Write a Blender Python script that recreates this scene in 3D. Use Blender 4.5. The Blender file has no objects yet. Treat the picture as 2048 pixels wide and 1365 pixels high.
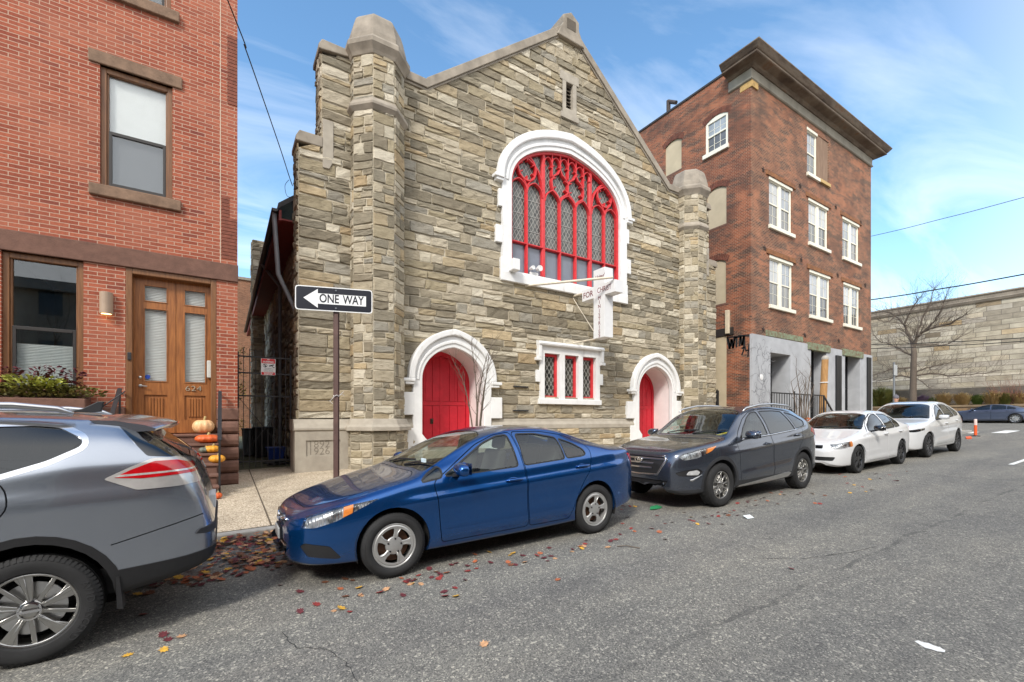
import bpy, bmesh, math, random
import numpy as np
from mathutils import Vector, Matrix
R = random.Random(7)
SC = bpy.context.scene
COL = SC.collection
PI = math.pi
# ---------------------------------------------------------------- survey: camera geometry read off the photograph
CAMZ, FPX, HOR, SN, CS = 1.61, 900.0, 838.0, .8422, .5391
SL = .027                                   # the street climbs 2.7 %
def P(px, py, t):                           # photo pixel -> (s, z) on a facade plane at distance t
    u = (px-1024)/FPX; Z = t/(SN-u*CS)
    return Z*(u*SN+CS), CAMZ+(HOR-py)/FPX*Z
def PX(px, py, s):                          # photo pixel -> (t, z) on a plane across the street at s
    u = (px-1024)/FPX; Z = s/(u*SN+CS)
    return Z*(SN-u*CS), CAMZ+(HOR-py)/FPX*Z
def PG(px, py, off=0.0):                    # photo pixel -> (s, t) on the sloping road
    u = (px-1024)/FPX; v = (py-HOR)/FPX
    Z = (CAMZ-off)/(v+SL*(u*SN+CS))
    return Z*(u*SN+CS), Z*(SN-u*CS)
def GZ(x):
    return SL*min(max(x, -30), 55)
# ---------------------------------------------------------------- objects
ORG = {}
def tag(o, label=None, cat=None, group=None, kind=None):
    if label: o['label'] = label
    if cat: o['category'] = cat
    if group: o['group'] = group
    if kind: o['kind'] = kind
    return o
def thing(name, label, cat, loc=(0, 0, 0), group=None, parent=None):
    o = bpy.data.objects.new(name, None); COL.objects.link(o)
    o.empty_display_size = .2
    o.location = loc; ORG[o.name] = Vector(loc)
    return tag(o, label, cat, group)
def copy_tree(o, parent=None):
    c = o.copy(); COL.objects.link(c)
    c.parent = parent
    for ch in list(o.children): copy_tree(ch, c)
    return c
class MB:
    """collects verts / faces; build() links them as one mesh object"""
    def __init__(s): s.v = []; s.f = []; s.c = None
    def add(s, vs, fs):
        n = len(s.v); s.v += [tuple(p) for p in vs]; s.f += [tuple(i+n for i in f) for f in fs]; return s
    def face(s, *vs): return s.add(vs, [tuple(range(len(vs)))])
    def box(s, x0, x1, y0, y1, z0, z1):
        return s.add([(x0,y0,z0),(x1,y0,z0),(x1,y1,z0),(x0,y1,z0),(x0,y0,z1),(x1,y0,z1),(x1,y1,z1),(x0,y1,z1)],
                     [(0,3,2,1),(4,5,6,7),(0,1,5,4),(1,2,6,5),(2,3,7,6),(3,0,4,7)])
    def prism(s, poly, d, a=None):
        """polygon of 3-D points extruded by vector d"""
        n = len(poly); P2 = [(p[0]+d[0], p[1]+d[1], p[2]+d[2]) for p in poly]
        return s.add(list(poly)+P2, [tuple(range(n)), tuple(range(2*n-1, n-1, -1))]+[(i, i+n, (i+1) % n+n, (i+1) % n) for i in range(n)])
    def xz(s, poly, y0, y1):
        return s.prism([(a, y0, b) for a, b in poly], (0, y1-y0, 0))
    def yz(s, poly, x0, x1):
        return s.prism([(x0, a, b) for a, b in poly], (x1-x0, 0, 0))
    def xy(s, poly, z0, z1):
        return s.prism([(a, b, z0) for a, b in poly], (0, 0, z1-z0))
    def tube(s, path, r, n=8, cap=True):
        path = [Vector(p) for p in path]; m = len(path)
        rs = r if isinstance(r, (list, tuple)) else [r]*m
        rings = []; up = None
        for i, p in enumerate(path):
            d = (path[min(i+1, m-1)]-path[max(i-1, 0)])
            if d.length < 1e-9: d = Vector((0, 0, 1))
            d.normalize()
            if up is None:
                up = Vector((0, 0, 1)) if abs(d.z) < .9 else Vector((1, 0, 0))
            a = d.cross(up)
            if a.length < 1e-4: a = d.cross(Vector((0, 1, 0)))
            a.normalize(); b = a.cross(d); up = b
            rings.append([p+(a*math.cos(2*PI*k/n)+b*math.sin(2*PI*k/n))*rs[i] for k in range(n)])
        base = [q for g in rings for q in g]
        fs = [(i*n+k, i*n+(k+1) % n, (i+1)*n+(k+1) % n, (i+1)*n+k) for i in range(m-1) for k in range(n)]
        if cap: fs += [tuple(range(n-1, -1, -1)), tuple((m-1)*n+k for k in range(n))]
        return s.add(base, fs)
    def bar(s, a, b, w, h=None, up=(0, 0, 1)):
        h = h or w; a = Vector(a); b = Vector(b); d = (b-a).normalized(); up = Vector(up)
        x = d.cross(up)
        if x.length < 1e-4: x = d.cross(Vector((1, 0, 0)))
        x.normalize(); y = x.cross(d)
        q = [a+x*w/2*i+y*h/2*j for i, j in ((-1,-1),(1,-1),(1,1),(-1,1))]
        q2 = [p+(b-a) for p in q]
        return s.add(q+q2, [(0,1,2,3),(7,6,5,4),(0,4,5,1),(1,5,6,2),(2,6,7,3),(3,7,4,0)])
    def lathe(s, prof, c=(0, 0, 0), n=32, axis='z'):
        """profile (r, h) spun about axis through c"""
        m = len(prof); vs = []
        for r, h in prof:
            for k in range(n):
                a = 2*PI*k/n; p, q = r*math.cos(a), r*math.sin(a)
                vs.append({'z': (c[0]+p, c[1]+q, c[2]+h), 'y': (c[0]+p, c[1]+h, c[2]+q), 'x': (c[0]+h, c[1]+p, c[2]+q)}[axis])
        fs = [(i*n+k, i*n+(k+1) % n, (i+1)*n+(k+1) % n, (i+1)*n+k) for i in range(m-1) for k in range(n)]
        return s.add(vs, fs)
    def ell(s, c, rx, ry, rz, n=16, m=10):
        prof = [(math.sin(PI*i/m), -math.cos(PI*i/m)) for i in range(m+1)]
        t = MB().lathe([(max(r, 1e-4), h) for r, h in prof], n=n)
        return s.add([(c[0]+x*rx, c[1]+y*ry, c[2]+z*rz) for x, y, z in t.v], t.f)
    def xform(s, M4):
        s.v = [tuple(M4 @ Vector(p)) for p in s.v]; return s
    def merge(s, o): return s.add(o.v, o.f)
    def build(s, name, m, parent=None, smooth=False, bevel=0, local=False, segs=2, label=None, cols=None, fix=True):
        me = bpy.data.meshes.new(name)
        o0 = Vector((0, 0, 0))
        if parent is not None and not local: o0 = ORG[parent.name]
        vs = s.v if o0.length == 0 else [(p[0]-o0.x, p[1]-o0.y, p[2]-o0.z) for p in s.v]
        me.from_pydata(vs, [], s.f)
        if cols is not None:
            a = me.color_attributes.new('col', 'FLOAT_COLOR', 'POINT')
            a.data.foreach_set('color', np.asarray(cols, dtype=np.float32).ravel())
        if fix:
            bm = bmesh.new(); bm.from_mesh(me)
            bmesh.ops.recalc_face_normals(bm, faces=bm.faces); bm.to_mesh(me); bm.free()
        if smooth: me.shade_smooth()
        me.materials.append(m)
        o = bpy.data.objects.new(name, me); COL.objects.link(o)
        if parent is not None: o.parent = parent
        ORG[o.name] = o0.copy()
        if smooth and smooth != True:
            me.set_sharp_from_angle(angle=math.radians(smooth))
        if bevel:
            b = o.modifiers.new('bevel', 'BEVEL'); b.width = bevel; b.segments = segs; b.limit_method = 'ANGLE'; b.angle_limit = math.radians(40)
        if label: o['label'] = label
        return o
def text_mb(txt, size, origin, ux, uz, depth=.004, align='CENTER', shear=0.0, bold=0.0, squash=1.0):
    """lettering as solid mesh: ux = reading direction, uz = up"""
    cu = bpy.data.curves.new('lettering', 'FONT'); cu.body = txt; cu.size = size; cu.align_x = align; cu.align_y = 'CENTER'
    cu.extrude = depth/2; cu.shear = shear; cu.offset = bold; cu.resolution_u = 4
    o = bpy.data.objects.new('lettering', cu)
    me = bpy.data.meshes.new_from_object(o)
    ux = Vector(ux).normalized(); uz = Vector(uz).normalized(); n = ux.cross(uz)
    vs = [Vector(origin)+ux*(v.co.x*squash)+uz*v.co.y+n*v.co.z for v in me.vertices]
    fs = [tuple(p.vertices) for p in me.polygons]
    bpy.data.objects.remove(o); bpy.data.curves.remove(cu); bpy.data.meshes.remove(me)
    return MB().add(vs, fs)
def wall_holes(mb, a0, a1, b0, b1, holes, f, depth):
    """rectangular sheet (a,b) with rectangular holes, f(a,b,d)->3-D; reveals go back by depth"""
    xs = sorted({a0, a1}|{min(max(h[i], a0), a1) for h in holes for i in (0, 1)}); zs = sorted({b0, b1}|{min(max(h[i], b0), b1) for h in holes for i in (2, 3)})
    for i in range(len(xs)-1):
        for j in range(len(zs)-1):
            ca, cb = (xs[i]+xs[i+1])/2, (zs[j]+zs[j+1])/2
            if any(h[0] < ca < h[1] and h[2] < cb < h[3] for h in holes): continue
            mb.face(f(xs[i], zs[j], 0), f(xs[i+1], zs[j], 0), f(xs[i+1], zs[j+1], 0), f(xs[i], zs[j+1], 0))
    for h in holes:
        x0, x1, z0, z1 = h
        for p, q in (((x0,z0),(x0,z1)), ((x0,z1),(x1,z1)), ((x1,z1),(x1,z0)), ((x1,z0),(x0,z0))):
            mb.face(f(*p, 0), f(*q, 0), f(*q, depth), f(*p, depth))
    return mb
# ---------------------------------------------------------------- materials
def lin(c):
    return tuple(((x/255)/12.92 if x/255 <= .04045 else ((x/255+.055)/1.055)**2.4) for x in c)
class NT:
    def __init__(s, name):
        s.m = bpy.data.materials.new(name); s.m.use_nodes = True
        s.t = s.m.node_tree; s.t.nodes.clear()
        s.out = s.n('ShaderNodeOutputMaterial')
    def n(s, typ, **k):
        nd = s.t.nodes.new(typ)
        for a, b in k.items():
            if a.startswith('_'): nd.inputs[a[1:].replace('_', ' ')].default_value = b
            else: setattr(nd, a, b)
        return nd
    def l(s, a, b): s.t.links.new(a, b)
    def coords(s, axis=None, stretch=(1, 1, 1)):
        c = s.n('ShaderNodeTexCoord').outputs['Object']
        if axis:
            sp = s.n('ShaderNodeSeparateXYZ'); s.l(c, sp.inputs[0]); cb = s.n('ShaderNodeCombineXYZ')
            s.l(sp.outputs['X' if axis[0] == 'x' else 'Y'], cb.inputs[0]); s.l(sp.outputs['Z' if axis[1] == 'z' else 'Y'], cb.inputs[1]); c = cb.outputs[0]
        if stretch != (1, 1, 1):
            mp = s.n('ShaderNodeMapping'); mp.inputs['Scale'].default_value = stretch; s.l(c, mp.inputs[0]); c = mp.outputs[0]
        return c
    def noise(s, co, scale, detail=5, rough=.6):
        nn = s.n('ShaderNodeTexNoise', _Scale=scale, _Detail=detail, _Roughness=rough); s.l(co, nn.inputs['Vector']); return nn.outputs['Fac']
    def ramp(s, fac, stops):
        r = s.n('ShaderNodeValToRGB'); e = r.color_ramp.elements
        e[0].position, e[0].color = stops[0][0], (*stops[0][1], 1) if len(stops[0][1]) == 3 else stops[0][1]
        e[1].position, e[1].color = stops[-1][0], (*stops[-1][1], 1)
        for p, c in stops[1:-1]:
            x = e.new(p); x.color = (*c, 1)
        s.l(fac, r.inputs[0]); return r.outputs[0]
    def mix(s, fac, a, b, mode='MIX'):
        m = s.n('ShaderNodeMix', data_type='RGBA', blend_type=mode)
        for v, i in ((fac, 0), (a, 6), (b, 7)):
            if hasattr(v, 'is_linked'): s.l(v, m.inputs[i])
            elif isinstance(v, (int, float)): m.inputs[i].default_value = v
            else: m.inputs[i].default_value = (*v, 1)
        return m.outputs[2]
    def math(s, op, a, b=0.0, c=None):
        m = s.n('ShaderNodeMath', operation=op)
        for v, i in ((a, 0), (b, 1), (c, 2)):
            if v is None: continue
            if hasattr(v, 'is_linked'): s.l(v, m.inputs[i])
            else: m.inputs[i].default_value = v
        return m.outputs[0]
    def bsdf(s, col=None, rough=.6, metal=0, spec=.5, coat=0, coat_r=.03, **k):
        b = s.n('ShaderNodeBsdfPrincipled'); s.b = b
        for v, i in ((col, 'Base Color'), (rough, 'Roughness'), (metal, 'Metallic'), (spec, 'Specular IOR Level'), (coat, 'Coat Weight'), (coat_r, 'Coat Roughness')):
            if v is None: continue
            if hasattr(v, 'is_linked'): s.l(v, b.inputs[i])
            elif i == 'Base Color': b.inputs[i].default_value = (*v, 1)
            else: b.inputs[i].default_value = v
        s.l(b.outputs[0], s.out.inputs[0]); return b
    def bump(s, h, strength=.5, dist=.01):
        bp = s.n('ShaderNodeBump', _Strength=strength, _Distance=dist); s.l(h, bp.inputs['Height']); s.l(bp.outputs[0], s.b.inputs['Normal']); return bp
MATS = {}
def mat(name, col, rough=.6, metal=0, var=.12, vs=5, bump=0, bs=60, bd=.004, coat=0, col2=None, spec=.5, stretch=(1, 1, 1), rvar=0):
    """plain material with procedural variation"""
    if name in MATS: return MATS[name]
    t = NT(name); co = t.coords(stretch=stretch)
    c2 = col2 or tuple(min(1, c*(1+var)) for c in col); c1 = tuple(c*(1-var) for c in col) if col2 is None else col
    c = col
    if var or col2:
        c = t.ramp(t.noise(co, vs, 6), [(.3, c1), (.7, c2)])
    r = rough
    if rvar:
        r = t.math('MULTIPLY_ADD', t.noise(co, vs*3, 4), rvar*2, rough-rvar)
    t.bsdf(c, r, metal, spec, coat)
    if bump: t.bump(t.noise(co, bs, 6, .65), bump, bd)
    MATS[name] = t.m; return t.m
def brick_mat(name, axis, c1, c2, mortar, bw, bh, ms, stain=None, stain_amt=.5, var=.3, c3=None, streak=None):
    t = NT(name); co = t.coords(axis)
    wob = t.noise(co, 3.0, 2); 
    b = t.n('ShaderNodeTexBrick', offset=.5, squash=1.0); b.inputs['Scale'].default_value = 1; b.inputs['Mortar Size'].default_value = ms
    b.inputs['Mortar Smooth'].default_value = .15; b.inputs['Brick Width'].default_value = bw; b.inputs['Row Height'].default_value = bh; b.inputs['Bias'].default_value = 0
    b.inputs['Color1'].default_value = (0, 0, 0, 1); b.inputs['Color2'].default_value = (1, 1, 1, 1); b.inputs['Mortar'].default_value = (.5, .5, .5, 1)
    t.l(co, b.inputs['Vector'])
    bwn = t.n('ShaderNodeRGBToBW'); t.l(b.outputs['Color'], bwn.inputs[0])
    bc = t.ramp(bwn.outputs[0], [(.0, c1), (.5, tuple((p+q)/2 for p, q in zip(c1, c2))), (.85, c2), (1, c3 or c2)])
    n1 = t.noise(co, 22, 5); n2 = t.noise(co, .55, 5, .65)
    bc = t.mix(1.0, bc, t.ramp(n1, [(.25, (1-var,)*3), (.75, (1+var*.6,)*3)]), 'MULTIPLY')
    if streak:
        n3 = t.noise(t.coords(axis, (1.0, 3.6, 1)), .8, 8, .78); n4 = t.noise(co, .35, 4, .6)
        bc = t.mix(t.ramp(n4, [(.46, (0, 0, 0)), (.62, (.6, .6, .6))]), bc, lin((176, 106, 72)))
        bc = t.mix(t.ramp(n3, [(.48, (0, 0, 0)), (.57, (.95, .95, .95))]), bc, streak)
    mc = t.mix(t.math('MULTIPLY', n1, .5), mortar, tuple(.6*m for m in mortar))
    c = t.mix(b.outputs['Fac'], bc, mc)
    if stain:
        c = t.mix(t.math('MULTIPLY', t.ramp(n2, [(.46, (0, 0, 0)), (.62, (1, 1, 1))]), stain_amt), c, stain)
    t.bsdf(c, .85, spec=.3)
    h = t.math('MULTIPLY_ADD', b.outputs['Fac'], -1.0, t.math('MULTIPLY', t.noise(co, 60, 5), .5))
    t.bump(h, .6, .008)
    MATS[name] = t.m; return t.m
def glass_mat(name, tint=(.25, .28, .28), rough=.01, extra=.06):
    t = NT(name)
    tr = t.n('ShaderNodeBsdfTransparent'); tr.inputs[0].default_value = (*tint, 1)
    gl = t.n('ShaderNodeBsdfGlossy'); gl.inputs['Roughness'].default_value = rough; gl.inputs[0].default_value = (.95, .98, 1, 1)
    lw = t.n('ShaderNodeLayerWeight', _Blend=.5)
    fac = t.math('ADD', t.math('MULTIPLY', t.math('POWER', lw.outputs['Facing'], 4.0), .9), extra)
    mx = t.n('ShaderNodeMixShader'); t.l(fac, mx.inputs[0]); t.l(tr.outputs[0], mx.inputs[1]); t.l(gl.outputs[0], mx.inputs[2])
    t.l(mx.outputs[0], t.out.inputs[0]); MATS[name] = t.m; return t.m
def stone_mat(name, gain=1.0, ns=6, bump=1.0, stretch=(1, 1, 3.2)):
    t = NT(name); co = t.coords(stretch=stretch)
    at = t.n('ShaderNodeAttribute', attribute_name='col')
    n1 = t.noise(co, ns, 7, .68); n2 = t.noise(co, 2.1, 4)
    c = t.mix(1.0, at.outputs['Color'], t.ramp(n1, [(.30, (.56*gain, .53*gain, .47*gain)), (.44, (.92*gain, .90*gain, .85*gain)), (.6, (1.06*gain, 1.04*gain, .99*gain)), (.78, (1.26*gain, 1.23*gain, 1.17*gain))]), 'MULTIPLY')
    c = t.mix(t.math('MULTIPLY', t.ramp(n2, [(.52, (0, 0, 0)), (.75, (1, 1, 1))]), .22), c, lin((132, 120, 96)))
    t.bsdf(c, .9, spec=.25)
    t.bump(t.noise(co, ns*2.2, 8, .7), bump, .03)
    MATS[name] = t.m; return t.m
def arch(hw, rise, n=14, k=.16, p=2.2):
    """half-pointed (Tudor) arch from (-hw,0) over (0,rise) to (hw,0)"""
    out = []
    for i in range(n+1):
        x = math.sin(PI/2*i/n)          # 0..1, dense at the springing
        z = (1-k)*(max(0, 1-x**p))**(1/p)+k*(1-x)
        out.append((x*hw, z*rise))
    return [(-x, z) for x, z in out[::-1]]+out[1:]
# ================================================================ SETTING
def asphalt():
    t = NT('asphalt'); co = t.coords()
    v = t.n('ShaderNodeTexVoronoi', _Scale=120.0); t.l(co, v.inputs['Vector'])
    bw = t.n('ShaderNodeRGBToBW'); t.l(v.outputs['Color'], bw.inputs[0])
    v2 = t.n('ShaderNodeTexVoronoi', _Scale=62.0); t.l(co, v2.inputs['Vector'])
    bw2 = t.n('ShaderNodeRGBToBW'); t.l(v2.outputs['Color'], bw2.inputs[0])
    c = t.ramp(bw.outputs[0], [(.1, lin((80, 79, 77))), (.5, lin((112, 110, 106))), (.8, lin((134, 131, 124))), (.97, lin((192, 186, 174)))])
    c = t.mix(t.ramp(bw2.outputs[0], [(.82, (0, 0, 0)), (.88, (.85, .85, .85))]), c, lin((172, 167, 156)))
    big = t.noise(t.coords(stretch=(.35, 1.3, 1)), .9, 5, .6)
    c = t.mix(1.0, c, t.ramp(big, [(.32, (.80, .81, .83)), (.5, (1, 1, .99)), (.68, (1.14, 1.12, 1.08))]), 'MULTIPLY')
    md = t.noise(co, 5, 5, .7)
    c = t.mix(1.0, c, t.ramp(md, [(.35, (.86, .86, .86)), (.65, (1.08, 1.08, 1.06))]), 'MULTIPLY')
    # a tar seam running along the lane and worn edges beside it
    sp = t.n('ShaderNodeSeparateXYZ'); t.l(co, sp.inputs[0])
    wob = t.noise(t.coords(stretch=(1, .2, 1)), 1.4, 4)
    yy = t.math('ADD', sp.outputs['Y'], t.math('MULTIPLY', wob, .28))
    seam = t.math('LESS_THAN', t.math('ABSOLUTE', t.math('SUBTRACT', yy, 2.12)), t.math('MULTIPLY', t.noise(co, 9, 4, .7), .05))
    c = t.mix(t.math('MULTIPLY', seam, t.math('MULTIPLY', t.ramp(t.noise(co, 2.2, 3), [(.4, (0, 0, 0)), (.6, (1, 1, 1))]), .5)), c, lin((58, 58, 58)))
    lane = t.math('PINGPONG', t.math('ADD', sp.outputs['Y'], t.math('MULTIPLY', wob, .5)), 1.7)
    c = t.mix(1.0, c, t.ramp(lane, [(.15, (.93, .93, .94)), (.5, (1.05, 1.05, 1.04)), (.9, (.98, .98, .98))]), 'MULTIPLY')
    oil = t.ramp(t.noise(t.coords(stretch=(.8, 1.6, 1)), 1.7, 6, .75), [(.60, (0, 0, 0)), (.72, (1, 1, 1))])
    c = t.mix(t.math('MULTIPLY', oil, .38), c, lin((62, 62, 62)))
    t.bsdf(c, .86, spec=.3)
    h = t.math('ADD', bw.outputs[0], t.math('MULTIPLY', bw2.outputs[0], .6))
    t.bump(h, .35, .004)
    return t.m
def pavement_mat():
    t = NT('exposed aggregate concrete'); co = t.coords()
    v = t.n('ShaderNodeTexVoronoi', _Scale=70.0); t.l(co, v.inputs['Vector'])
    bw = t.n('ShaderNodeRGBToBW'); t.l(v.outputs['Color'], bw.inputs[0])
    c = t.ramp(bw.outputs[0], [(.1, lin((120, 106, 88))), (.5, lin((178, 164, 143))), (.9, lin((216, 204, 184)))])
    c = t.mix(1.0, c, t.ramp(t.noise(co, 1.1, 6, .65), [(.3, (.74, .73, .71)), (.65, (1.08, 1.07, 1.05))]), 'MULTIPLY')
    # joints every 2 m across the pavement and one along it
    sp = t.n('ShaderNodeSeparateXYZ'); t.l(co, sp.inputs[0])
    jx = t.math('LESS_THAN', t.math('PINGPONG', t.math('ADD', sp.outputs['X'], 22.1-.15), 1.25), .012)
    jy = t.math('LESS_THAN', t.math('ABSOLUTE', t.math('SUBTRACT', sp.outputs['Y'], 9.75)), .008)
    c = t.mix(t.math('MULTIPLY', t.math('MAXIMUM', jx, jy), .85), c, lin((62, 50, 38)))
    t.bsdf(c, .9, spec=.3); t.bump(bw.outputs[0], .35, .004)
    return t.m
M_ASPH, M_PAVE = asphalt(), pavement_mat()
M_KERB = mat('granite kerb', lin((150, 147, 141)), .85, var=.2, vs=14, bump=.5, bs=50)
M_GRND = mat('bare ground', lin((112, 104, 86)), .95, var=.3, vs=1.5, bump=.4, bs=30)
M_WPAINT = mat('road paint', (.72, .72, .7), .7, var=.15, vs=18, bump=.2, bs=90)
def strips(name, xs, ys, off, m, zf=None, kind='structure'):
    b = MB(); zf = zf or (lambda x, y: GZ(x))
    for i in range(len(xs)-1):
        for j in range(len(ys)-1):
            b.face(*[(x, y, zf(x, y)+off) for x, y in ((xs[i], ys[j]), (xs[i+1], ys[j]), (xs[i+1], ys[j+1]), (xs[i], ys[j+1]))])
    return tag(b.build(name, m), kind=kind)
KERB_Y = 6.85
def SWZ(x, y):                                       # top of our pavement
    return GZ(x)+.125+.022*max(0, y-KERB_Y)
XS = [-400, -30, 55, 500]
tag(strips('ground', XS, [-400, 500], -.03, M_GRND))
XE, XW = 33.0, 49.0                                  # the cross street lies between these
strips('road', [-120, -30, XE], [-4.3, KERB_Y], 0, M_ASPH)
strips('cross_street', [XE, XW], [-120, 160], 0.0, M_ASPH)
strips('pavement', [-60, -30, XE-.18], [KERB_Y+.16, 9, 13.6], 0, M_PAVE, SWZ)
strips('alley_ground', [-12, 22], [13.6, 60], 0, mat('mossy ground', lin((78, 80, 52)), .95, col2=lin((112, 106, 84)), vs=3, bump=.6, bs=30), lambda x, y: SWZ(x, 13.6)-.02)
strips('far_pavement', [XW+.16, 53], [-120, 160], .13, M_PAVE)
strips('near_pavement', [-60, -30, XE-.3], [-9, -4.46], .13, M_PAVE)
kb = MB()
def kerb_run(b, p, q, w=.16, top=.125):
    n = max(1, int(math.dist(p, q)/2.4)); g = .006
    for i in range(n):
        a = [p[k]+(q[k]-p[k])*i/n for k in (0, 1)]; c = [p[k]+(q[k]-p[k])*(i+1)/n for k in (0, 1)]
        d = Vector((c[0]-a[0], c[1]-a[1])).normalized(); nn = Vector((-d.y, d.x))*w
        a = (a[0]+d.x*g, a[1]+d.y*g); c = (c[0]-d.x*g, c[1]-d.y*g)
        pts = [a, c, (c[0]+nn.x, c[1]+nn.y), (a[0]+nn.x, a[1]+nn.y)]
        vs = [(x, y, GZ(x)-.05) for x, y in pts]+[(x, y, GZ(x)+top) for x, y in pts]
        b.add(vs, [(0,3,2,1),(4,5,6,7),(0,1,5,4),(1,2,6,5),(2,3,7,6),(3,0,4,7)])
kerb_run(kb, (-50, KERB_Y), (XE-.18, KERB_Y)); kerb_run(kb, (XE, KERB_Y), (XE, 40), .18)
tag(kb.build('kerb', M_KERB, bevel=.02), kind='structure')
kb = MB(); kerb_run(kb, (XW+.16, 160), (XW+.16, -100), .16, .13); kerb_run(kb, (XE-.3, -4.3), (-50, -4.3), .16, .13)
tag(kb.build('far_kerb', M_KERB, bevel=.02), kind='structure')
# painted bars of the crossing
cw = MB()
for px, py, wdt, ln in ((2012, 864, .55, 3.0), (1938, 865.5, .5, 1.6)):
    x, y = PG(px, py)
    cw.add([(x-ln/2, y-wdt/2, GZ(x-ln/2)+.004), (x+ln/2, y-wdt/2, GZ(x+ln/2)+.004), (x+ln/2, y+wdt/2, GZ(x+ln/2)+.004), (x-ln/2, y+wdt/2, GZ(x-ln/2)+.004)], [(0, 1, 2, 3)])
for k in range(1, 6):
    x, y = PG(2012, 864); y -= k*1.25
    cw.add([(x-1.5, y-.28, GZ(x-1.5)+.004), (x+1.5, y-.28, GZ(x+1.5)+.004), (x+1.5, y+.28, GZ(x+1.5)+.004), (x-1.5, y+.28, GZ(x-1.5)+.004)], [(0, 1, 2, 3)])
x, y = PG(2042, 923)
cw.add([(x-1.1, y-.05, GZ(x-1.1)+.004), (x+1.1, y-.05, GZ(x+1.1)+.004), (x+1.1, y+.05, GZ(x+1.1)+.004), (x-1.1, y+.05, GZ(x-1.1)+.004)], [(0, 1, 2, 3)])
tag(cw.build('crosswalk_markings', M_WPAINT, fix=False), kind='structure')
# a scrap of white paint near the camera, ragged outline
pts = [(1829, 1284), (1836, 1282), (1846, 1286), (1858, 1288), (1871, 1294), (1880, 1296), (1891, 1303), (1889, 1306), (1874, 1304), (1862, 1300), (1850, 1297), (1840, 1291)]
tag(MB().face(*[(a, b, GZ(a)+.004) for a, b in (PG(*p) for p in pts)]).build('road_paint_mark', M_WPAINT, fix=False), kind='structure')
# cracks in the asphalt
cr = MB(); rr = random.Random(3)
def crack(pts, w=.006):
    q = []
    for i in range(len(pts)-1):
        (a, b), (c, d) = pts[i], pts[i+1]
        for k in range(6): q.append((a+(c-a)*k/6+rr.uniform(-.012, .012), b+(d-b)*k/6+rr.uniform(-.012, .012)))
    q.append(pts[-1])
    for i in range(len(q)-1):
        a, b = Vector(q[i]), Vector(q[i+1]); n = (b-a).normalized(); n = Vector((-n.y, n.x))*w*rr.uniform(.5, 1.3)
        cr.face(*[(p.x, p.y, GZ(p.x)+.003) for p in (a+n, a-n, b-n, b+n)])
crack([PG(*p) for p in ((566, 1265), (590, 1297), (648, 1297), (690, 1325), (715, 1364))], .0026)
crack([PG(*p) for p in ((1510, 1117), (1600, 1118), (1700, 1106), (1752, 1094))], .0035)
crack([PG(*p) for p in ((1780, 945), (1860, 950), (1950, 958), (2047, 962))], .008)
tag(cr.build('road_cracks', mat('crack', (.03, .03, .03), .9, var=0), fix=False), kind='structure')

# ---------------------------------------------------------------- sky, sun, camera
w = bpy.data.worlds.new('World'); SC.world = w; w.use_nodes = True
nt = w.node_tree; nt.nodes.clear()
SUN_EL, SUN_AZ = 42.0, 232.0          # azimuth measured from +Y towards +X
def wn(t, **k):
    n = nt.nodes.new(t)
    for a, b in k.items(): setattr(n, a, b)
    return n
sky = wn('ShaderNodeTexSky', sky_type='NISHITA', sun_disc=False)
sky.sun_elevation = math.radians(SUN_EL); sky.sun_rotation = math.radians(SUN_AZ); sky.altitude = 50; sky.air_density = 1.0; sky.dust_density = .15; sky.ozone_density = 1.0
tc = wn('ShaderNodeTexCoord'); sep = wn('ShaderNodeSeparateXYZ'); nt.links.new(tc.outputs['Generated'], sep.inputs[0])
def wmath(op, a, b=0.0):
    n = wn('ShaderNodeMath', operation=op)
    for v, i in ((a, 0), (b, 1)):
        if hasattr(v, 'is_linked'): nt.links.new(v, n.inputs[i])
        else: n.inputs[i].default_value = v
    return n.outputs[0]
zz = wmath('MAXIMUM', wmath('ADD', sep.outputs['Z'], .12), .05)
cb = wn('ShaderNodeCombineXYZ')
nt.links.new(wmath('DIVIDE', sep.outputs['X'], zz), cb.inputs[0]); nt.links.new(wmath('DIVIDE', sep.outputs['Y'], zz), cb.inputs[1])
mp = wn('ShaderNodeMapping'); mp.inputs['Rotation'].default_value = (0, 0, math.radians(28)); mp.inputs['Scale'].default_value = (.55, 1.7, 1); mp.inputs['Location'].default_value = (1.3, .4, 0)
nt.links.new(cb.outputs[0], mp.inputs[0])
n1 = wn('ShaderNodeTexNoise'); n1.inputs['Scale'].default_value = 1.1; n1.inputs['Detail'].default_value = 9; n1.inputs['Roughness'].default_value = .56; n1.inputs['Distortion'].default_value = .7
nt.links.new(mp.outputs[0], n1.inputs['Vector'])
rp = wn('ShaderNodeValToRGB'); rp.color_ramp.elements[0].position = .47; rp.color_ramp.elements[1].position = .84
nt.links.new(n1.outputs['Fac'], rp.inputs[0])
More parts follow.
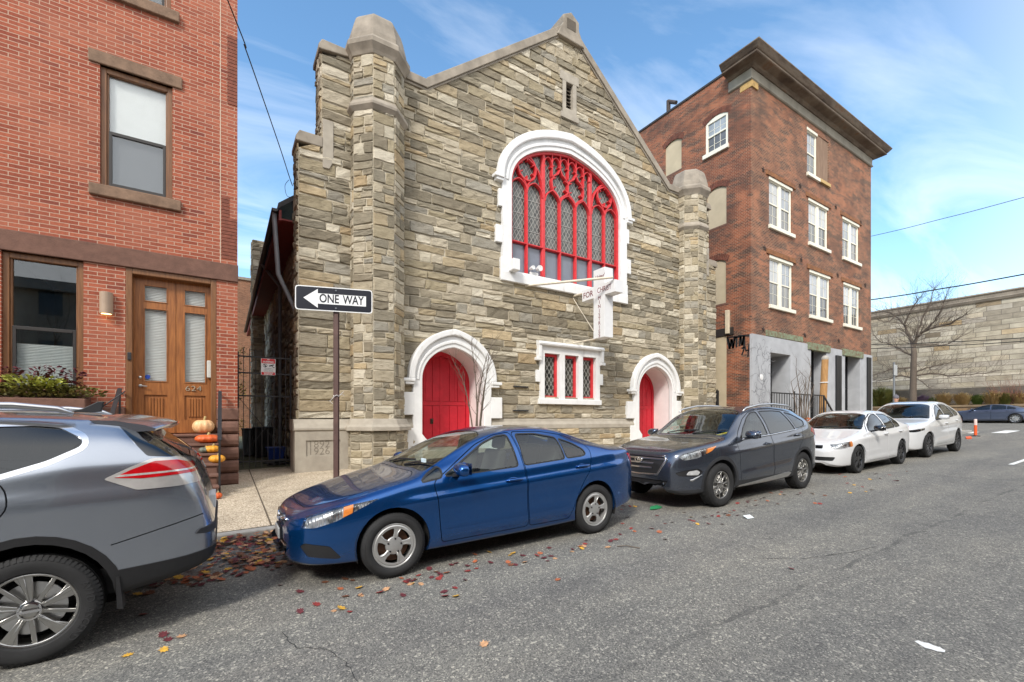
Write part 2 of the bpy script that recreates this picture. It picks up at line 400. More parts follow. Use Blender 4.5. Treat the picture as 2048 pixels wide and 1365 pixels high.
# unseen white cloud added behind the camera to whiten and soften the fill
sw = wmath('MULTIPLY', wmath('ADD', wmath('MULTIPLY', sep.outputs['Y'], -1.0), .25), 1.3)
cl = wmath('MINIMUM', wmath('MAXIMUM', wmath('MAXIMUM', wmath('MULTIPLY', rp.outputs[0], .6), sw), 0.0), .93)
mx = wn('ShaderNodeMix', data_type='RGBA')
nt.links.new(cl, mx.inputs[0]); hs = wn('ShaderNodeHueSaturation'); hs.inputs['Hue'].default_value = .493; hs.inputs['Saturation'].default_value = 1.14; hs.inputs['Value'].default_value = 1.46
nt.links.new(sky.outputs[0], hs.inputs['Color']); nt.links.new(hs.outputs[0], mx.inputs[6]); mx.inputs[7].default_value = (9.5, 9.5, 9.5, 1)
bg = wn('ShaderNodeBackground'); bg.inputs['Strength'].default_value = .11
nt.links.new(mx.outputs[2], bg.inputs[0]); wo = wn('ShaderNodeOutputWorld'); nt.links.new(bg.outputs[0], wo.inputs[0])
sd = bpy.data.lights.new('sun', 'SUN'); sd.energy = 2.0; sd.angle = math.radians(11); sd.color = (1, .95, .87)
so = bpy.data.objects.new('sun', sd); COL.objects.link(so)
az, el = math.radians(SUN_AZ), math.radians(SUN_EL)
sdir = Vector((math.sin(az)*math.cos(el), math.cos(az)*math.cos(el), math.sin(el)))
so.rotation_euler = (-sdir).to_track_quat('-Z', 'Y').to_euler(); so.location = sdir*60
cd = bpy.data.cameras.new('camera'); co_ = bpy.data.objects.new('camera', cd); COL.objects.link(co_)
cd.sensor_width = 36; cd.lens = 36*FPX/2048; cd.shift_y = (HOR-682.5)/2048; cd.clip_end = 2000; cd.clip_start = .05
co_.location = (0, 0, CAMZ); co_.rotation_euler = (PI/2, 0, -math.atan2(CS, SN)); SC.camera = co_
SC.view_settings.view_transform = 'Standard'; SC.view_settings.look = 'None'; SC.view_settings.gamma = 1; SC.view_settings.exposure = .88
try: SC.cycles.max_bounces = 6; SC.cycles.transparent_max_bounces = 16; SC.cycles.use_denoising = True
except Exception: pass
# ================================================================ BRICK ROW HOUSE (left)
HY = 11.3
M_HB = brick_mat('house brick', 'xz', lin((136, 68, 50)), lin((165, 91, 67)), lin((186, 156, 136)), .257, .0735, .0068, stain=lin((170, 112, 90)), stain_amt=.4, var=.3, c3=lin((118, 60, 50)))
M_HBS = brick_mat('house side brick', 'yz', lin((140, 66, 48)), lin((172, 88, 62)), lin((205, 178, 156)), .257, .0735, .0085)
M_BROWN = mat('brownstone', lin((108, 78, 66)), .9, var=.2, vs=7, bump=.7, bs=55, bd=.012)
M_BROWN2 = mat('worn brownstone', lin((122, 98, 80)), .9, var=.3, vs=6, bump=.7, bs=40, bd=.012)
def wood(name, a, b):
    t = NT(name); co = t.coords(stretch=(14, 14, 1.1))
    c = t.ramp(t.noise(co, 2.2, 6, .6), [(.3, a), (.7, b)]); t.bsdf(c, .42, spec=.5); t.bump(t.noise(co, 6, 5), .15, .003); return t.m
M_WOOD = wood('varnished wood', lin((116, 68, 32)), lin((166, 106, 56)))
M_WOODT = wood('window timber', lin((98, 62, 36)), lin((132, 90, 54)))
M_DARKSASH = mat('dark bronze sash', lin((44, 40, 38)), .45, var=.1)
M_GLASS = glass_mat('window glass', (.92, .93, .93), .004, .06)
M_SCREEN = glass_mat('glass behind insect screen', (.60, .61, .62), .02, .10)
M_BLIND = mat('white blind', (.78, .78, .76), .8, var=.03)
M_DARKROOM = mat('dark room', (.02, .02, .02), .9, var=0)
M_IRON = mat('black iron', (.018, .018, .02), .5, var=.3, vs=20, bump=.2, bs=80)
M_STEEL = mat('brushed steel', (.55, .54, .52), .3, 1, var=.1)
house = thing('brick_house', 'red brick row house with brown stone trim and double wooden front door', 'house', (-2, HY, .25))
HX1 = P(475, 700, HY)[0]; HX0 = -9.5; HTOP = 13.5
uw = [P(200, 126, HY)[0], P(345, 126, HY)[0], P(198, 370, HY)[1], P(198, 128, HY)[1]]
tw = [P(216, 20, HY)[0], P(342, 20, HY)[0], P(340, 22, HY)[1], HTOP]
gw = [P(2, 600, HY)[0], P(167, 600, HY)[0], P(100, 785, HY)[1], 4.53]
dw = [P(251, 600, HY)[0], P(433, 600, HY)[0], 1.30, 4.53]
lw = [uw[0]-3.3, uw[1]-3.3, uw[2], uw[3]]
holes = [uw, tw, gw, dw]
holes = [h for h in holes]
f = lambda a, b, d: (a, HY+d, b)
wb = wall_holes(MB(), HX0, HX1, .2, HTOP, holes, f, .22)
wb.build('wall', M_HB, house, fix=False)
sb = MB().face((HX1, HY, .2), (HX1, 24, .2), (HX1, 24, HTOP), (HX1, HY, HTOP)).face((HX0, HY, HTOP), (HX1, HY, HTOP), (HX1, 24, HTOP), (HX0, 24, HTOP)).face((HX0, 24, .2), (HX1, 24, .2), (HX1, 24, HTOP), (HX0, 24, HTOP)).face((HX0, HY, .2), (HX0, 24, .2), (HX0, 24, HTOP), (HX0, HY, HTOP))
sb.build('side_wall', M_HBS, house, fix=False)
# brown stone band, base courses
MB().box(HX0, HX1+.012, HY-.045, HY+.12, 4.53, 4.89).build('stone_band', M_BROWN, house, bevel=.012)
for side in ((dw[1]+.0, HX1+.02), (gw[1]-.0, dw[0]), ):
    bm_ = MB()
    for k in range(6):
        z0 = .2+k*.275; z1 = z0+.262; y0 = HY-.16
        prof = [(HY, z0), (y0+.06, z0), (y0+.015, z0+.05), (y0, z0+.13), (y0+.015, z1-.05), (y0+.06, z1), (HY, z1)]
        if k == 5: prof = [(HY, z0), (y0+.05, z0), (y0+.03, z0+.03), (y0+.03, z1-.03), (y0+.05, z1), (HY, z1)]
        bm_.yz(prof, side[0], side[1])
    bm_.build('stone_base', M_BROWN, house, bevel=.02)
MB().box(HX0, gw[1], HY-.05, HY+.02, .2, gw[2]-.16).build('stone_base', M_BROWN, house)
# pilaster edge with toothed recess at the right end
pm_ = MB()
xr = P(441, 400, HY)[0]
for k in range(18):
    z = 5.0+k*.0735; n = 1+(k < 12)
    pm_.box(xr+.02, xr+.02+.13*n, HY-.012, HY+.01, z+.004, z+.066)
M_TB = mat('darker brick', lin((120, 68, 52)), .85, var=.3, vs=12, bump=.4)
pm_.build('toothed_bricks', M_TB, house); pm_ = MB()
for k in range(20):
    z = 8.3+k*.0735; pm_.box(xr+.12, xr+.3, HY-.012, HY+.01, z+.004, z+.066)
pm_.build('toothed_bricks', M_TB, house)
MB().box(xr-.006, xr+.006, HY-.004, HY+.01, 4.9, HTOP).build('expansion_joint', mat('joint', lin((196, 178, 158)), .8), house)
def sash_window(h, frame_m, par, low=None, blind=None, blind_split=None, mid=None, lower_dark=True, deep=.15):
    x0, x1, z0, z1 = h; y = HY+.05; fw = .085
    fr = MB()
    fr.box(x0, x0+fw, y, y+.1, z0, z1).box(x1-fw, x1, y, y+.1, z0, z1).box(x0+fw, x1-fw, y, y+.1, z1-fw*1.2, z1).box(x0+fw, x1-fw, y, y+.1, z0, z0+.05)
    fr.box(x0+fw, x0+fw+.03, y+.03, y+.09, z0+.05, z1-fw*1.2).box(x1-fw-.03, x1-fw, y+.03, y+.09, z0+.05, z1-fw*1.2)
    win = fr.build('window', frame_m, par, bevel=.008)
    mid = mid or (z0+z1)/2
    s_ = MB(); sx0, sx1 = x0+fw+.03, x1-fw-.03
    zb = z0+.05
    s_.box(sx0, sx0+.045, y+.025, y+.065, zb, mid).box(sx1-.045, sx1, y+.025, y+.065, zb, mid).box(sx0+.045, sx1-.045, y+.025, y+.065, zb, zb+.06).box(sx0+.045, sx1-.045, y+.02, y+.065, mid-.06, mid)
    s_.build('sash', M_DARKSASH, win, bevel=.004)
    MB().box(sx0+.02, sx1-.02, y+.05, y+.056, zb+.03, mid-.03).build('pane', low or M_SCREEN, win)
    MB().box(sx0, sx1, y+.07, y+.076, mid-.03, z1-fw*1.2).build('pane', M_GLASS, win)
    return win, y, sx0, sx1
def room(mb, x0, x1, z0, z1, y0, d):
    mb.face((x0, y0, z0), (x0, y0+d, z0), (x0, y0+d, z1), (x0, y0, z1)).face((x1, y0, z0), (x1, y0, z1), (x1, y0+d, z1), (x1, y0+d, z0))
    mb.face((x0, y0, z1), (x0, y0+d, z1), (x1, y0+d, z1), (x1, y0, z1)).face((x0, y0, z0), (x1, y0, z0), (x1, y0+d, z0), (x0, y0+d, z0)).face((x0, y0+d, z0), (x1, y0+d, z0), (x1, y0+d, z1), (x0, y0+d, z1))
win, y, a, b = sash_window(uw, M_WOODT, house, mid=P(216, 258, HY)[1])
MB().box(a-.02, b+.02, y+.10, y+.11, uw[2], uw[3]).build('blind', M_BLIND, win)
win, y, a, b = sash_window(tw, M_WOODT, house, mid=HTOP-.3)
MB().box(a-.02, b+.02, y+.10, y+.11, tw[2], tw[3]).build('blind', M_BLIND, win)
gmid = P(90, 655, HY)[1]
win, y, a, b = sash_window(gw, M_WOODT, house, mid=gmid, low=M_GLASS)
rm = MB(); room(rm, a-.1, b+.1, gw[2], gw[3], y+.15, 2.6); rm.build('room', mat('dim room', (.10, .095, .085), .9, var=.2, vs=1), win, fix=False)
bl = MB(); zt = P(90, 688, HY)[1]
for k in range(40):
    z = zt-k*.028
    if z < gw[2]: break
    bl.add([(a, y+.10, z), (b, y+.10, z), (b, y+.115, z-.014), (a, y+.115, z-.014), (b, y+.10, z-.028), (a, y+.10, z-.028)], [(0, 1, 2, 3), (3, 2, 4, 5)])
bl.build('pleated_blind', mat('grey pleated blind', lin((196, 200, 198)), .8, var=.03), win, fix=False)
# lintels and sills
for h, lo in ((uw, True), (tw, False)):
    x0, x1, z0, z1 = h
    if lo: MB().box(x0-.16, x1+.16, HY-.04, HY+.12, z1+.0, z1+.235).build('lintel', M_BROWN2, house, bevel=.015)
    MB().box(x0-.15, x1+.14, HY-.075, HY+.14, z0-.21, z0-.0).build('sill', M_BROWN2, house, bevel=.015)
MB().box(lw[1]-.02, lw[1]+.16, HY-.04, HY+.12, lw[3], lw[3]+.235).build('lintel', M_BROWN2, house, bevel=.015)
MB().box(gw[0]-.1, gw[1]+.1, HY-.06, HY+.14, gw[2]-.16, gw[2]).build('sill', M_BROWN, house, bevel=.015)
# ---- double door
dx0, dx1, dz0, dz1 = dw; dy = HY+.16
fr = MB().box(dx0, dx0+.1, HY+.0, dy+.1, dz0, dz1-.0).box(dx1-.1, dx1, HY+.0, dy+.1, dz0, dz1).box(dx0+.1, dx1-.1, HY+.0, dy+.1, dz1-.11, dz1)
fr.build('door_frame', M_WOODT, house, bevel=.012)
mid = P(352, 700, HY+.16)[0]
def dz(y, x=352): return P(x, y, dy)[1]
for side in (0, 1):
    a, b = (dx0+.1, mid-.004) if side == 0 else (mid+.004, dx1-.1)
    st = .115 if side == 0 else .10
    ga, gb = (P(289.5, 600, dy)[0], P(333, 600, dy)[0]) if side == 0 else (P(370, 600, dy)[0], P(410, 600, dy)[0])
    g1 = [ga, gb, dz(764), dz(624)]; g2 = [ga, gb, dz(608), dz(579)]
    pn = [ga-.01, gb+.01, dz(840), dz(791)]
    if side == 0: pn = [ga-.01, gb+.01, dz0+.2, dz(791)]
    leaf = wall_holes(MB(), a, b, dz0+.02, dz1-.11, [g1, g2, pn], lambda p, q, d: (p, dy+d, q), .03)
    leaf.face((a, dy, dz0), (a, dy+.05, dz0), (a, dy+.05, dz1-.11), (a, dy, dz1-.11)).face((b, dy, dz0), (b, dy+.05, dz0), (b, dy+.05, dz1-.11), (b, dy, dz1-.11))
    door = leaf.build('door', M_WOOD, house, fix=False)
    for g in (g1, g2):
        MB().box(g[0]-.01, g[1]+.01, dy+.02, dy+.026, g[2]-.01, g[3]+.01).build('pane', M_GLASS, door)
    for g in (g1, g2):
        bl = MB()
        z = g[3]
        while z > g[2]-.01:
            bl.add([(g[0]-.02, dy+.055, z), (g[1]+.02, dy+.055, z), (g[1]+.02, dy+.07, z-.016), (g[0]-.02, dy+.07, z-.016), (g[1]+.02, dy+.055, z-.032), (g[0]-.02, dy+.055, z-.032)], [(0, 1, 2, 3), (3, 2, 4, 5)]); z -= .032
        bl.build('blind', M_BLIND, door, fix=False)
    x0, x1, z0, z1 = pn
    pl = MB().box(x0-.01, x1+.01, dy+.028, dy+.05, z0-.01, z1+.01)
    for k in range(5):
        w_ = (x1-x0-.12)/5; pl.box(x0+.06+k*w_+.006, x0+.06+(k+1)*w_-.006, dy+.008, dy+.03, z0+.06, z1-.06)
    pl.build('panel', M_WOOD, door, bevel=.005)
    mo = MB()
    for g in (g1, g2): 
        for r_ in ((g[0]-.02, g[0], g[2]-.02, g[3]+.02), (g[1], g[1]+.02, g[2]-.02, g[3]+.02), (g[0], g[1], g[3], g[3]+.02), (g[0], g[1], g[2]-.02, g[2])): mo.box(r_[0], r_[1], dy-.012, dy+.005, r_[2], r_[3])
    mo.build('moulding', M_WOOD, door, bevel=.004)
    if side == 0:
        hx, hz = P(281, 772, dy)
        MB().lathe([(.001, 0), (.03, 0), (.03, -.012), (.012, -.015), (.012, -.05), (.001, -.05)], (hx, dy, hz), 20, 'y').bar((hx-.005, dy-.05, hz), (hx+.11, dy-.05, hz-.012), .018, .022).build('handle', M_STEEL, door, bevel=.003)
        hx, hz = P(280, 755, dy)
        MB().lathe([(.001, -.016), (.024, -.014), (.03, -.004), (.03, 0)], (hx, dy, hz), 20, 'y').build('lock', M_STEEL, door, smooth=True)
        hx, hz = P(295, 754, dy)
        MB().add([(hx+.045*math.cos(k*PI/4+PI/8), dy+.018, hz+.045*math.sin(k*PI/4+PI/8)) for k in range(8)], [tuple(range(8))]).build('alarm_sticker', mat('blue sticker', lin((40, 70, 160)), .4, var=0), door)
    else:
        hx, hz = P(387, 778, dy)
        text_mb('624', .155, (hx, dy-.012, hz), (1, 0, 0), (0, 0, 1), .02, bold=-.003, squash=1.25).build('house_numbers', mat('brass numerals', (.62, .55, .42), .4, .6), door)
        MB().box(P(414, 740, dy-.05)[0], P(427, 740, dy-.05)[0], dy-.14, dy-.01, P(420, 757, dy)[1], P(420, 723, dy)[1]).build('mail_box', mat('grey mail box', lin((186, 184, 176)), .5), door, bevel=.015)
hx, hz = P(259, 713, HY)
MB().box(hx-.03, hx+.03, HY-.03, HY+.0, hz-.075, hz+.075).build('doorbell', M_IRON, house, bevel=.01)
# wall lamp: half cylinder sconce
lx0, lx1 = P(200, 600, HY-.1)[0], P(222, 600, HY-.1)[0]; lz0, lz1 = P(210, 628, HY-.05)[1], P(210, 585, HY-.05)[1]
prof = [((lx0+lx1)/2-.10*math.cos(PI*k/14), HY-.02-.13*math.sin(PI*k/14)) for k in range(15)]
lamp = MB().xy(prof, lz0, lz1).build('wall_lamp', mat('taupe metal', lin((158, 136, 116)), .5, var=.08), house, bevel=.004)
tl = NT('warm lamp'); e_ = tl.n('ShaderNodeEmission', _Strength=4.0); e_.inputs[0].default_value = (1, .62, .25, 1); tl.l(e_.outputs[0], tl.out.inputs[0])
MB().xy([((lx0+lx1)/2-.075*math.cos(PI*k/10), HY-.025-.09*math.sin(PI*k/10)) for k in range(11)], lz0-.004, lz0+.02).build('bulb', tl.m, lamp)
# ---- stoop (brown stone steps up to the door)
stoop = MB(); nst = 6; rise = (1.30-.22)/nst
for k in range(nst):
    y0 = HY-1.62+k*.27; z1 = .22+rise*(k+1)
    stoop.box(dx0-.12, dx1+.02, y0, HY if k == nst-1 else y0+.28, .1, z1-.05)
    stoop.box(dx0-.16, dx1+.06, y0-.03, HY-.001 if k == nst-1 else y0+.27, z1-.048, z1)
stoop.build('front_steps', M_BROWN, house, bevel=.012)
# ---- railings of the stoop
def stoop_rail(x, cat_label, rail_off):
    r = thing('stair_railing', cat_label, 'railing', (x, HY-1.5, .22))
    ptop, pbot = Vector((x, HY-.12, 2.18)), Vector((x, HY-1.5, 1.22))
    MB().bar(ptop, pbot, .065, .02).build('handrail', M_IRON, r)
    MB().bar((x, HY-1.5, .2), (x, HY-1.5, 1.22), .035).build('post', M_IRON, r)
    MB().bar((x, HY-.12, 1.30), (x, HY-.12, 2.18), .03).build('post', M_IRON, r)
    MB().bar((x, HY-.12, 2.18), (x, HY, 2.1), .03).build('wall_bracket', M_IRON, r)
    b_ = MB()
    b_.bar((x, HY-.16, 1.45), (x, HY-1.48, .5), .018)
    b_.build('lower_rail', M_IRON, r)
    return r
stoop_rail(P(439, 985, HY-1.5)[0], 'black iron handrail beside the rounded brownstone base blocks', 0)
stoop_rail(P(240, 785, HY-.1)[0], 'black iron handrail left of the wooden double door', 0)
# ---- pumpkins on the stoop
def pumpkin(c, r, h, m, label, stem_m, ribs=10, tilt=0, group='pumpkins on the front steps'):
    b_ = MB(); n, mm = 40, 12; vs = []
    for i in range(mm+1):
        ph = PI*i/mm
        for k in range(n):
            a = 2*PI*k/n; rr_ = r*math.sin(ph)*(1+.13*(abs(math.cos(ribs*a/2))-.5))*(1 if 0 < i < mm else 0.0)
            zz_ = -math.cos(ph)*h/2; zz_ -= .22*h*math.exp(-((math.sin(ph))/.35)**2)*(1 if i > mm/2 else -.6)
            vs.append((c[0]+rr_*math.cos(a), c[1]+rr_*math.sin(a), c[2]+h/2+zz_-.02*h))
    b_.add(vs, [(i*n+k, i*n+(k+1) % n, (i+1)*n+(k+1) % n, (i+1)*n+k) for i in range(mm) for k in range(n)])
    t = thing('pumpkin', label, 'pumpkin', c, group)
    b_.build('flesh', m, t, smooth=True)
    MB().tube([(c[0], c[1], c[2]+h*.62), (c[0]+.01, c[1], c[2]+h*.85), (c[0]+.035, c[1], c[2]+h*1.12)], [r*.16, r*.1, r*.12], 7).build('stem', stem_m, t, smooth=True)
MP1 = mat('pale pumpkin', lin((214, 164, 112)), .5, col2=lin((226, 186, 140)), vs=16); MP2 = mat('orange pumpkin', lin((204, 92, 42)), .5, var=.2, vs=9); MP3 = mat('yellow pumpkin', lin((216, 150, 44)), .5, var=.2, vs=9); MST = mat('pumpkin stem', lin((170, 150, 100)), .8)
MP4 = mat('dark green gourd', lin((60, 66, 58)), .5, col2=lin((120, 124, 110)), vs=24)
def on_step(px, py, k):                              # point on step k under the pixel column
    y = HY-1.62+k*.27+.12 if k >= 0 else HY-1.75
    z = .22+rise*(k+1) if k >= 0 else SWZ(0, y)
    return P(px, py, y)[0], y, z
x = P(407, 868, HY-.1)[0]; pumpkin((x, HY-.16, 1.30), .18, .32, MP1, 'pale striped pumpkin on the door sill', MST)
x, y, z = on_step(417, 0, 4); pumpkin((x-.02, y+.02, z), .2, .19, MP2, 'flat bright orange pumpkin on the step below the door sill', MST)
x, y, z = on_step(424, 0, 3); pumpkin((x, y, z), .12, .16, MP3, 'upper yellow pumpkin with a pale stem, just under the flat orange one', MST)
x, y, z = on_step(434, 0, 2); pumpkin((x, y, z), .13, .17, MP3, 'lower yellow pumpkin behind the black handrail post', MST)
x, y, z = on_step(409, 0, 3); pumpkin((x, y, z), .09, .13, MP4, 'small dark green gourd left of the yellow pumpkins', MST)
x, y, z = on_step(433, 0, -1); pumpkin((x, HY-1.72, SWZ(0, HY-1.72)), .085, .12, MP2, 'small orange pumpkin on the pavement by the foot of the handrail', MST)
# ---- window planter
pl = thing('window_planter', 'planter of coleus and yellow green foliage under the ground floor window', 'planter', (-3.5, HY-.35, .25))
px0, px1 = gw[0]-.6, gw[1]+.12; pzt = gw[2]-.12
MB().box(px0, px1, HY-.5, HY-.08, .25, pzt).build('box', M_BROWN, pl, bevel=.015)
def leaf_cloud(spots, size, per, m, seed, droop=.3, flat=.5):
    rr_ = random.Random(seed); b_ = MB()
    for (cx, cy, cz, rx, rz) in spots:
        for _ in range(per):
            a = rr_.uniform(0, 2*PI); q = rr_.random()**.5
            p = Vector((cx+rx*q*math.cos(a), cy+rx*.5*q*math.sin(a), cz+rz*rr_.uniform(-.5, 1)*(1-q*.4)))
            d = Vector((math.cos(a), math.sin(a), rr_.uniform(-droop, .9))).normalized(); s_ = size*rr_.uniform(.6, 1.3)
            n_ = d.cross(Vector((rr_.uniform(-1, 1), rr_.uniform(-1, 1), 1))).normalized()*s_*flat
            b_.add([p, p+d*s_*.5+n_*.6, p+d*s_, p+d*s_*.5-n_*.6], [(0, 1, 2, 3)])
    return b_
fol = mat('yellow green leaves', lin((118, 128, 46)), .6, col2=lin((196, 196, 96)), vs=16); fol2 = mat('olive leaves', lin((74, 80, 34)), .6, col2=lin((128, 118, 58)), vs=16)
pur = mat('purple coleus leaves', lin((70, 24, 36)), .6, col2=lin((104, 38, 48)), vs=16)
xx = [px0+(px1-px0)*(k+.5)/9 for k in range(9)]
leaf_cloud([(x_, HY-.32, pzt+.08, .3, .16) for x_ in xx], .09, 130, fol2, 1).build('foliage', fol2, pl, fix=False)
leaf_cloud([(P(62, 0, HY-.3)[0], HY-.34, pzt+.22, .3, .2), (P(100, 0, HY-.3)[0], HY-.36, pzt+.2, .22, .16)], .08, 260, fol, 2).build('foliage', fol, pl, fix=False, label='yellow green foliage')
leaf_cloud([(P(x_, 0, HY-.3)[0], HY-.3, pzt+.3, .11, .3) for x_ in (22, 80, 112, 150)], .07, 110, pur, 3).build('coleus', pur, pl, fix=False, label='upright purple coleus')
# ================================================================ STONE CHURCH
CY = 12.3; CXC = 10.24; CHW = 8.68
CX0, CX1 = CXC-CHW, CXC+CHW
church = thing('stone_church', 'grey stone gabled church with red doors, arched red window and stubby turrets', 'church', (CXC, CY, .4))
M_STONE = stone_mat('schist', 1.0)
M_MORT = mat('mortar', lin((182, 172, 152)), .95, var=.12, vs=12, bump=.3, bs=60)
M_LIME = mat('weathered limestone', lin((146, 138, 126)), .9, var=.2, vs=3, bump=.35, bs=40, col2=lin((170, 162, 148)))
M_COPE = mat('coping stone', lin((122, 114, 103)), .9, var=.2, vs=2.2, bump=.5, bs=30, col2=lin((162, 152, 138)))
def white_stone():
    t = NT('white painted stone'); co = t.coords()
    c = t.ramp(t.noise(co, 2.5, 5), [(.3, (.66, .66, .655)), (.7, (.75, .75, .745))])
    st = t.ramp(t.noise(t.coords(stretch=(3, 3, .5)), 2.0, 7, .75), [(.57, (0, 0, 0)), (.72, (1, 1, 1))])
    c = t.mix(t.math('MULTIPLY', st, .38), c, lin((150, 142, 128)))
    chip = t.ramp(t.noise(co, 11, 5, .7), [(.70, (0, 0, 0)), (.73, (1, 1, 1))])
    c = t.mix(t.math('MULTIPLY', chip, .6), c, lin((128, 120, 108)))
    t.bsdf(c, .65, spec=.4); t.bump(t.noise(co, 14, 6), .35, .006); return t.m
M_WHITE = white_stone()
M_REV = mat('pale pink reveal shade', (.72, .66, .65), .6, var=.05, vs=3)  # pinkish shading of the door reveals put into their colour
M_RED = mat('red paint', lin((178, 14, 34)), .5, vs=4, bump=.15, bs=24, col2=lin((200, 26, 46)))
M_REDT = mat('window red paint', lin((196, 44, 50)), .5, var=.15, vs=8, bump=.1, bs=40)
SCOL = [(138, 132, 117), (126, 121, 107), (148, 141, 124), (153, 146, 129), (120, 116, 104), (141, 133, 112), (134, 132, 124), (158, 152, 137), (146, 135, 112)]
def stone_colour(r):
    q = r.random()
    if q < .13: c = r.choice([(172, 168, 154), (178, 174, 161), (166, 162, 148)])
    elif q < .17: c = r.choice([(158, 144, 116), (150, 134, 106), (164, 150, 122)])
    elif q < .30: c = r.choice([(112, 107, 94), (118, 112, 98)])
    else: c = r.choice(SCOL)
    k = r.uniform(1.16, 1.38); l = lin(c); m = sum(l)/3; return tuple(min(1, (v*.86+m*.14)*k*w) for v, w in zip(l, (1.03, .99, .96)))
def rubble(mb, mort, cols, f, z0, z1, lim, holes=(), seed=1, hmin=.12, hmax=.36, lmin=.30, lmax=1.15, rough=.034, g=.012):
    """random coursed stonework: f(a, z, d) -> 3-D; lim(z)->(a0,a1); holes: fn(z)->(a0,a1) or None"""
    r = random.Random(seed); z = z0
    def one(a0, a1, zb, zt):
        L0, R0 = lim(zb+1e-4); L1, R1 = lim(zt-1e-4)
        c = [(max(a0, L0), zb), (min(a1, R0), zb), (min(a1, R1), zt), (max(a0, L1), zt)]
        if c[1][0]-c[0][0] < .03 and c[2][0]-c[3][0] < .03: return
        if zt-zb > .1 and a1-a0 > .15: c = [(p+(r.uniform(-.016, .016) if L0+.05 < p < R0-.05 else 0), q+r.uniform(-.012, .012)) for p, q in c]
        if c[1][0] < c[0][0]: c[1] = c[0] = ((c[0][0]+c[1][0])/2, zb)
        if c[2][0] < c[3][0]: c[2] = c[3] = ((c[2][0]+c[3][0])/2, zt)
        n = max(2, min(5, int((a1-a0)/.16))); m = 2
        col = stone_colour(r); base = len(mb.v); dpt = r.uniform(.012, .012+rough)
        def pt(u, v, d):
            ab, zz = [(c[0][k]*(1-u)+c[1][k]*u)*(1-v)+(c[3][k]*(1-u)+c[2][k]*u)*v for k in (0, 1)]
            return f(ab, zz, d)
        W_, H_ = max(.05, a1-a0), zt-zb
        iu, iv = min(.3, (g+.018)/W_), min(.4, (g+.018)/H_); gu, gv = min(.2, g/W_), min(.3, g/H_)
        us = [gu]+[iu+(1-2*iu)*k/n for k in range(n+1)]+[1-gu]; vs_ = [gv]+[iv+(1-2*iv)*k/m for k in range(m+1)]+[1-gv]
        nu, nv = len(us), len(vs_)
        for j, v in enumerate(vs_):
            for i, u in enumerate(us):
                edge = i in (0, nu-1) or j in (0, nv-1)
                d = .003 if edge else -(dpt+r.uniform(-.4, .5)*rough)
                ju = 0 if edge else r.uniform(-.02, .02)/W_; jv = 0 if edge else r.uniform(-.016, .016)/H_
                mb.v.append(pt(min(1-gu, max(gu, u+ju)), min(1-gv, max(gv, v+jv)), d)); 
                cols.append((*col, 1))
        for j in range(nv-1):
            for i in range(nu-1): mb.f.append((base+j*nu+i, base+j*nu+i+1, base+(j+1)*nu+i+1, base+(j+1)*nu+i))
    while z < z1-.02:
        h = r.choice([r.uniform(hmin, .21), r.uniform(.18, .30), r.uniform(.24, hmax), r.uniform(.2, hmax)]); zt = min(z+h, z1)
        if z1-zt < .09: zt = z1
        zm = (z+zt)/2; a0, a1 = lim(z+1e-4)[0], lim(z+1e-4)[1]; b0, b1 = lim(zt-1e-4); a0, a1 = min(a0, b0), max(a1, b1)
        iv = [(a0, a1)]
        for hf in holes:
            hh = hf(zm)
            if not hh: continue
            nx = []
            for p, q in iv:
                if hh[1] <= p or hh[0] >= q: nx.append((p, q)); continue
                if hh[0] > p: nx.append((p, hh[0]))
                if hh[1] < q: nx.append((hh[1], q))
            iv = nx
        for p, q in iv:
            mort.face(f(p, z, .004), f(q, z, .004), f(min(q, max(p, b1)) if False else q, zt, .004), f(p, zt, .004)) if (b0 <= p+1e-6 and b1 >= q-1e-6) else mort.face(f(max(p, lim(z+1e-4)[0]), z, .004), f(min(q, lim(z+1e-4)[1]), z, .004), f(min(q, b1), zt, .004), f(max(p, b0), zt, .004))
            a = p
            while a < q-.01:
                L_ = r.uniform(lmin, lmax)*(.75 if h < .18 and r.random() < .3 else 1)
                e = a+L_
                if q-e < lmin*.7: e = q
                if h > .25 and r.random() < .22:      # two thin stones on top of one another
                    s_ = z+(zt-z)*r.uniform(.4, .6); one(a, e, z, s_); one(a, e, s_, zt)
                else: one(a, e, z, zt)
                a = e
        z = zt
# ---- outline of the front
GBZ, GBX, APZ = 11.13, 5.31, 15.26        # gable foot (height, half width) and apex
STEP1, STEP2 = 8.52, 11.12
def lim(z):
    if z < STEP1: h = CHW
    elif z < STEP2-.0: h = CHW-.54
    else: h = GBX
    if z >= GBZ: h = min(h, GBX*(APZ-z)/(APZ-GBZ))
    return CXC-h, CXC+h
def rect_hole(x0, x1, z0, z1): return lambda z: (x0, x1) if z0 < z < z1 else None
def arch_hole(cx, hw, z0, zs, rise, k=.16, p=2.2):
    pts = arch(hw, rise, 40, k, p)[40:]
    def f_(z):
        if z < z0 or z > zs+rise: return None
        if z < zs: return cx-hw, cx+hw
        w_ = np.interp(z-zs, [q[1] for q in pts][::-1], [q[0] for q in pts][::-1]); return cx-w_, cx+w_
    return f_
DX1, DX2 = 5.76, 2*CXC-5.76
WIN = dict(cx=CXC, hw=2.45, z0=6.40, zs=9.25, rise=1.65)
holes = [arch_hole(CXC, 2.72, 6.25, 9.25, 1.95), arch_hole(DX1, 1.22, 0, 2.75, 1.22), arch_hole(DX2, 1.22, 0, 2.75, 1.22),
         rect_hole(9.15, 11.68, 2.3, 4.0), rect_hole(CXC-.2, CXC+.2, 12.4, 13.5)]
fw_ = lambda a, z, d: (a, CY+d, z)
sm, mm_, cl_ = MB(), MB(), []
rubble(sm, mm_, cl_, fw_, 1.62, 15.2, lim, holes, 5)
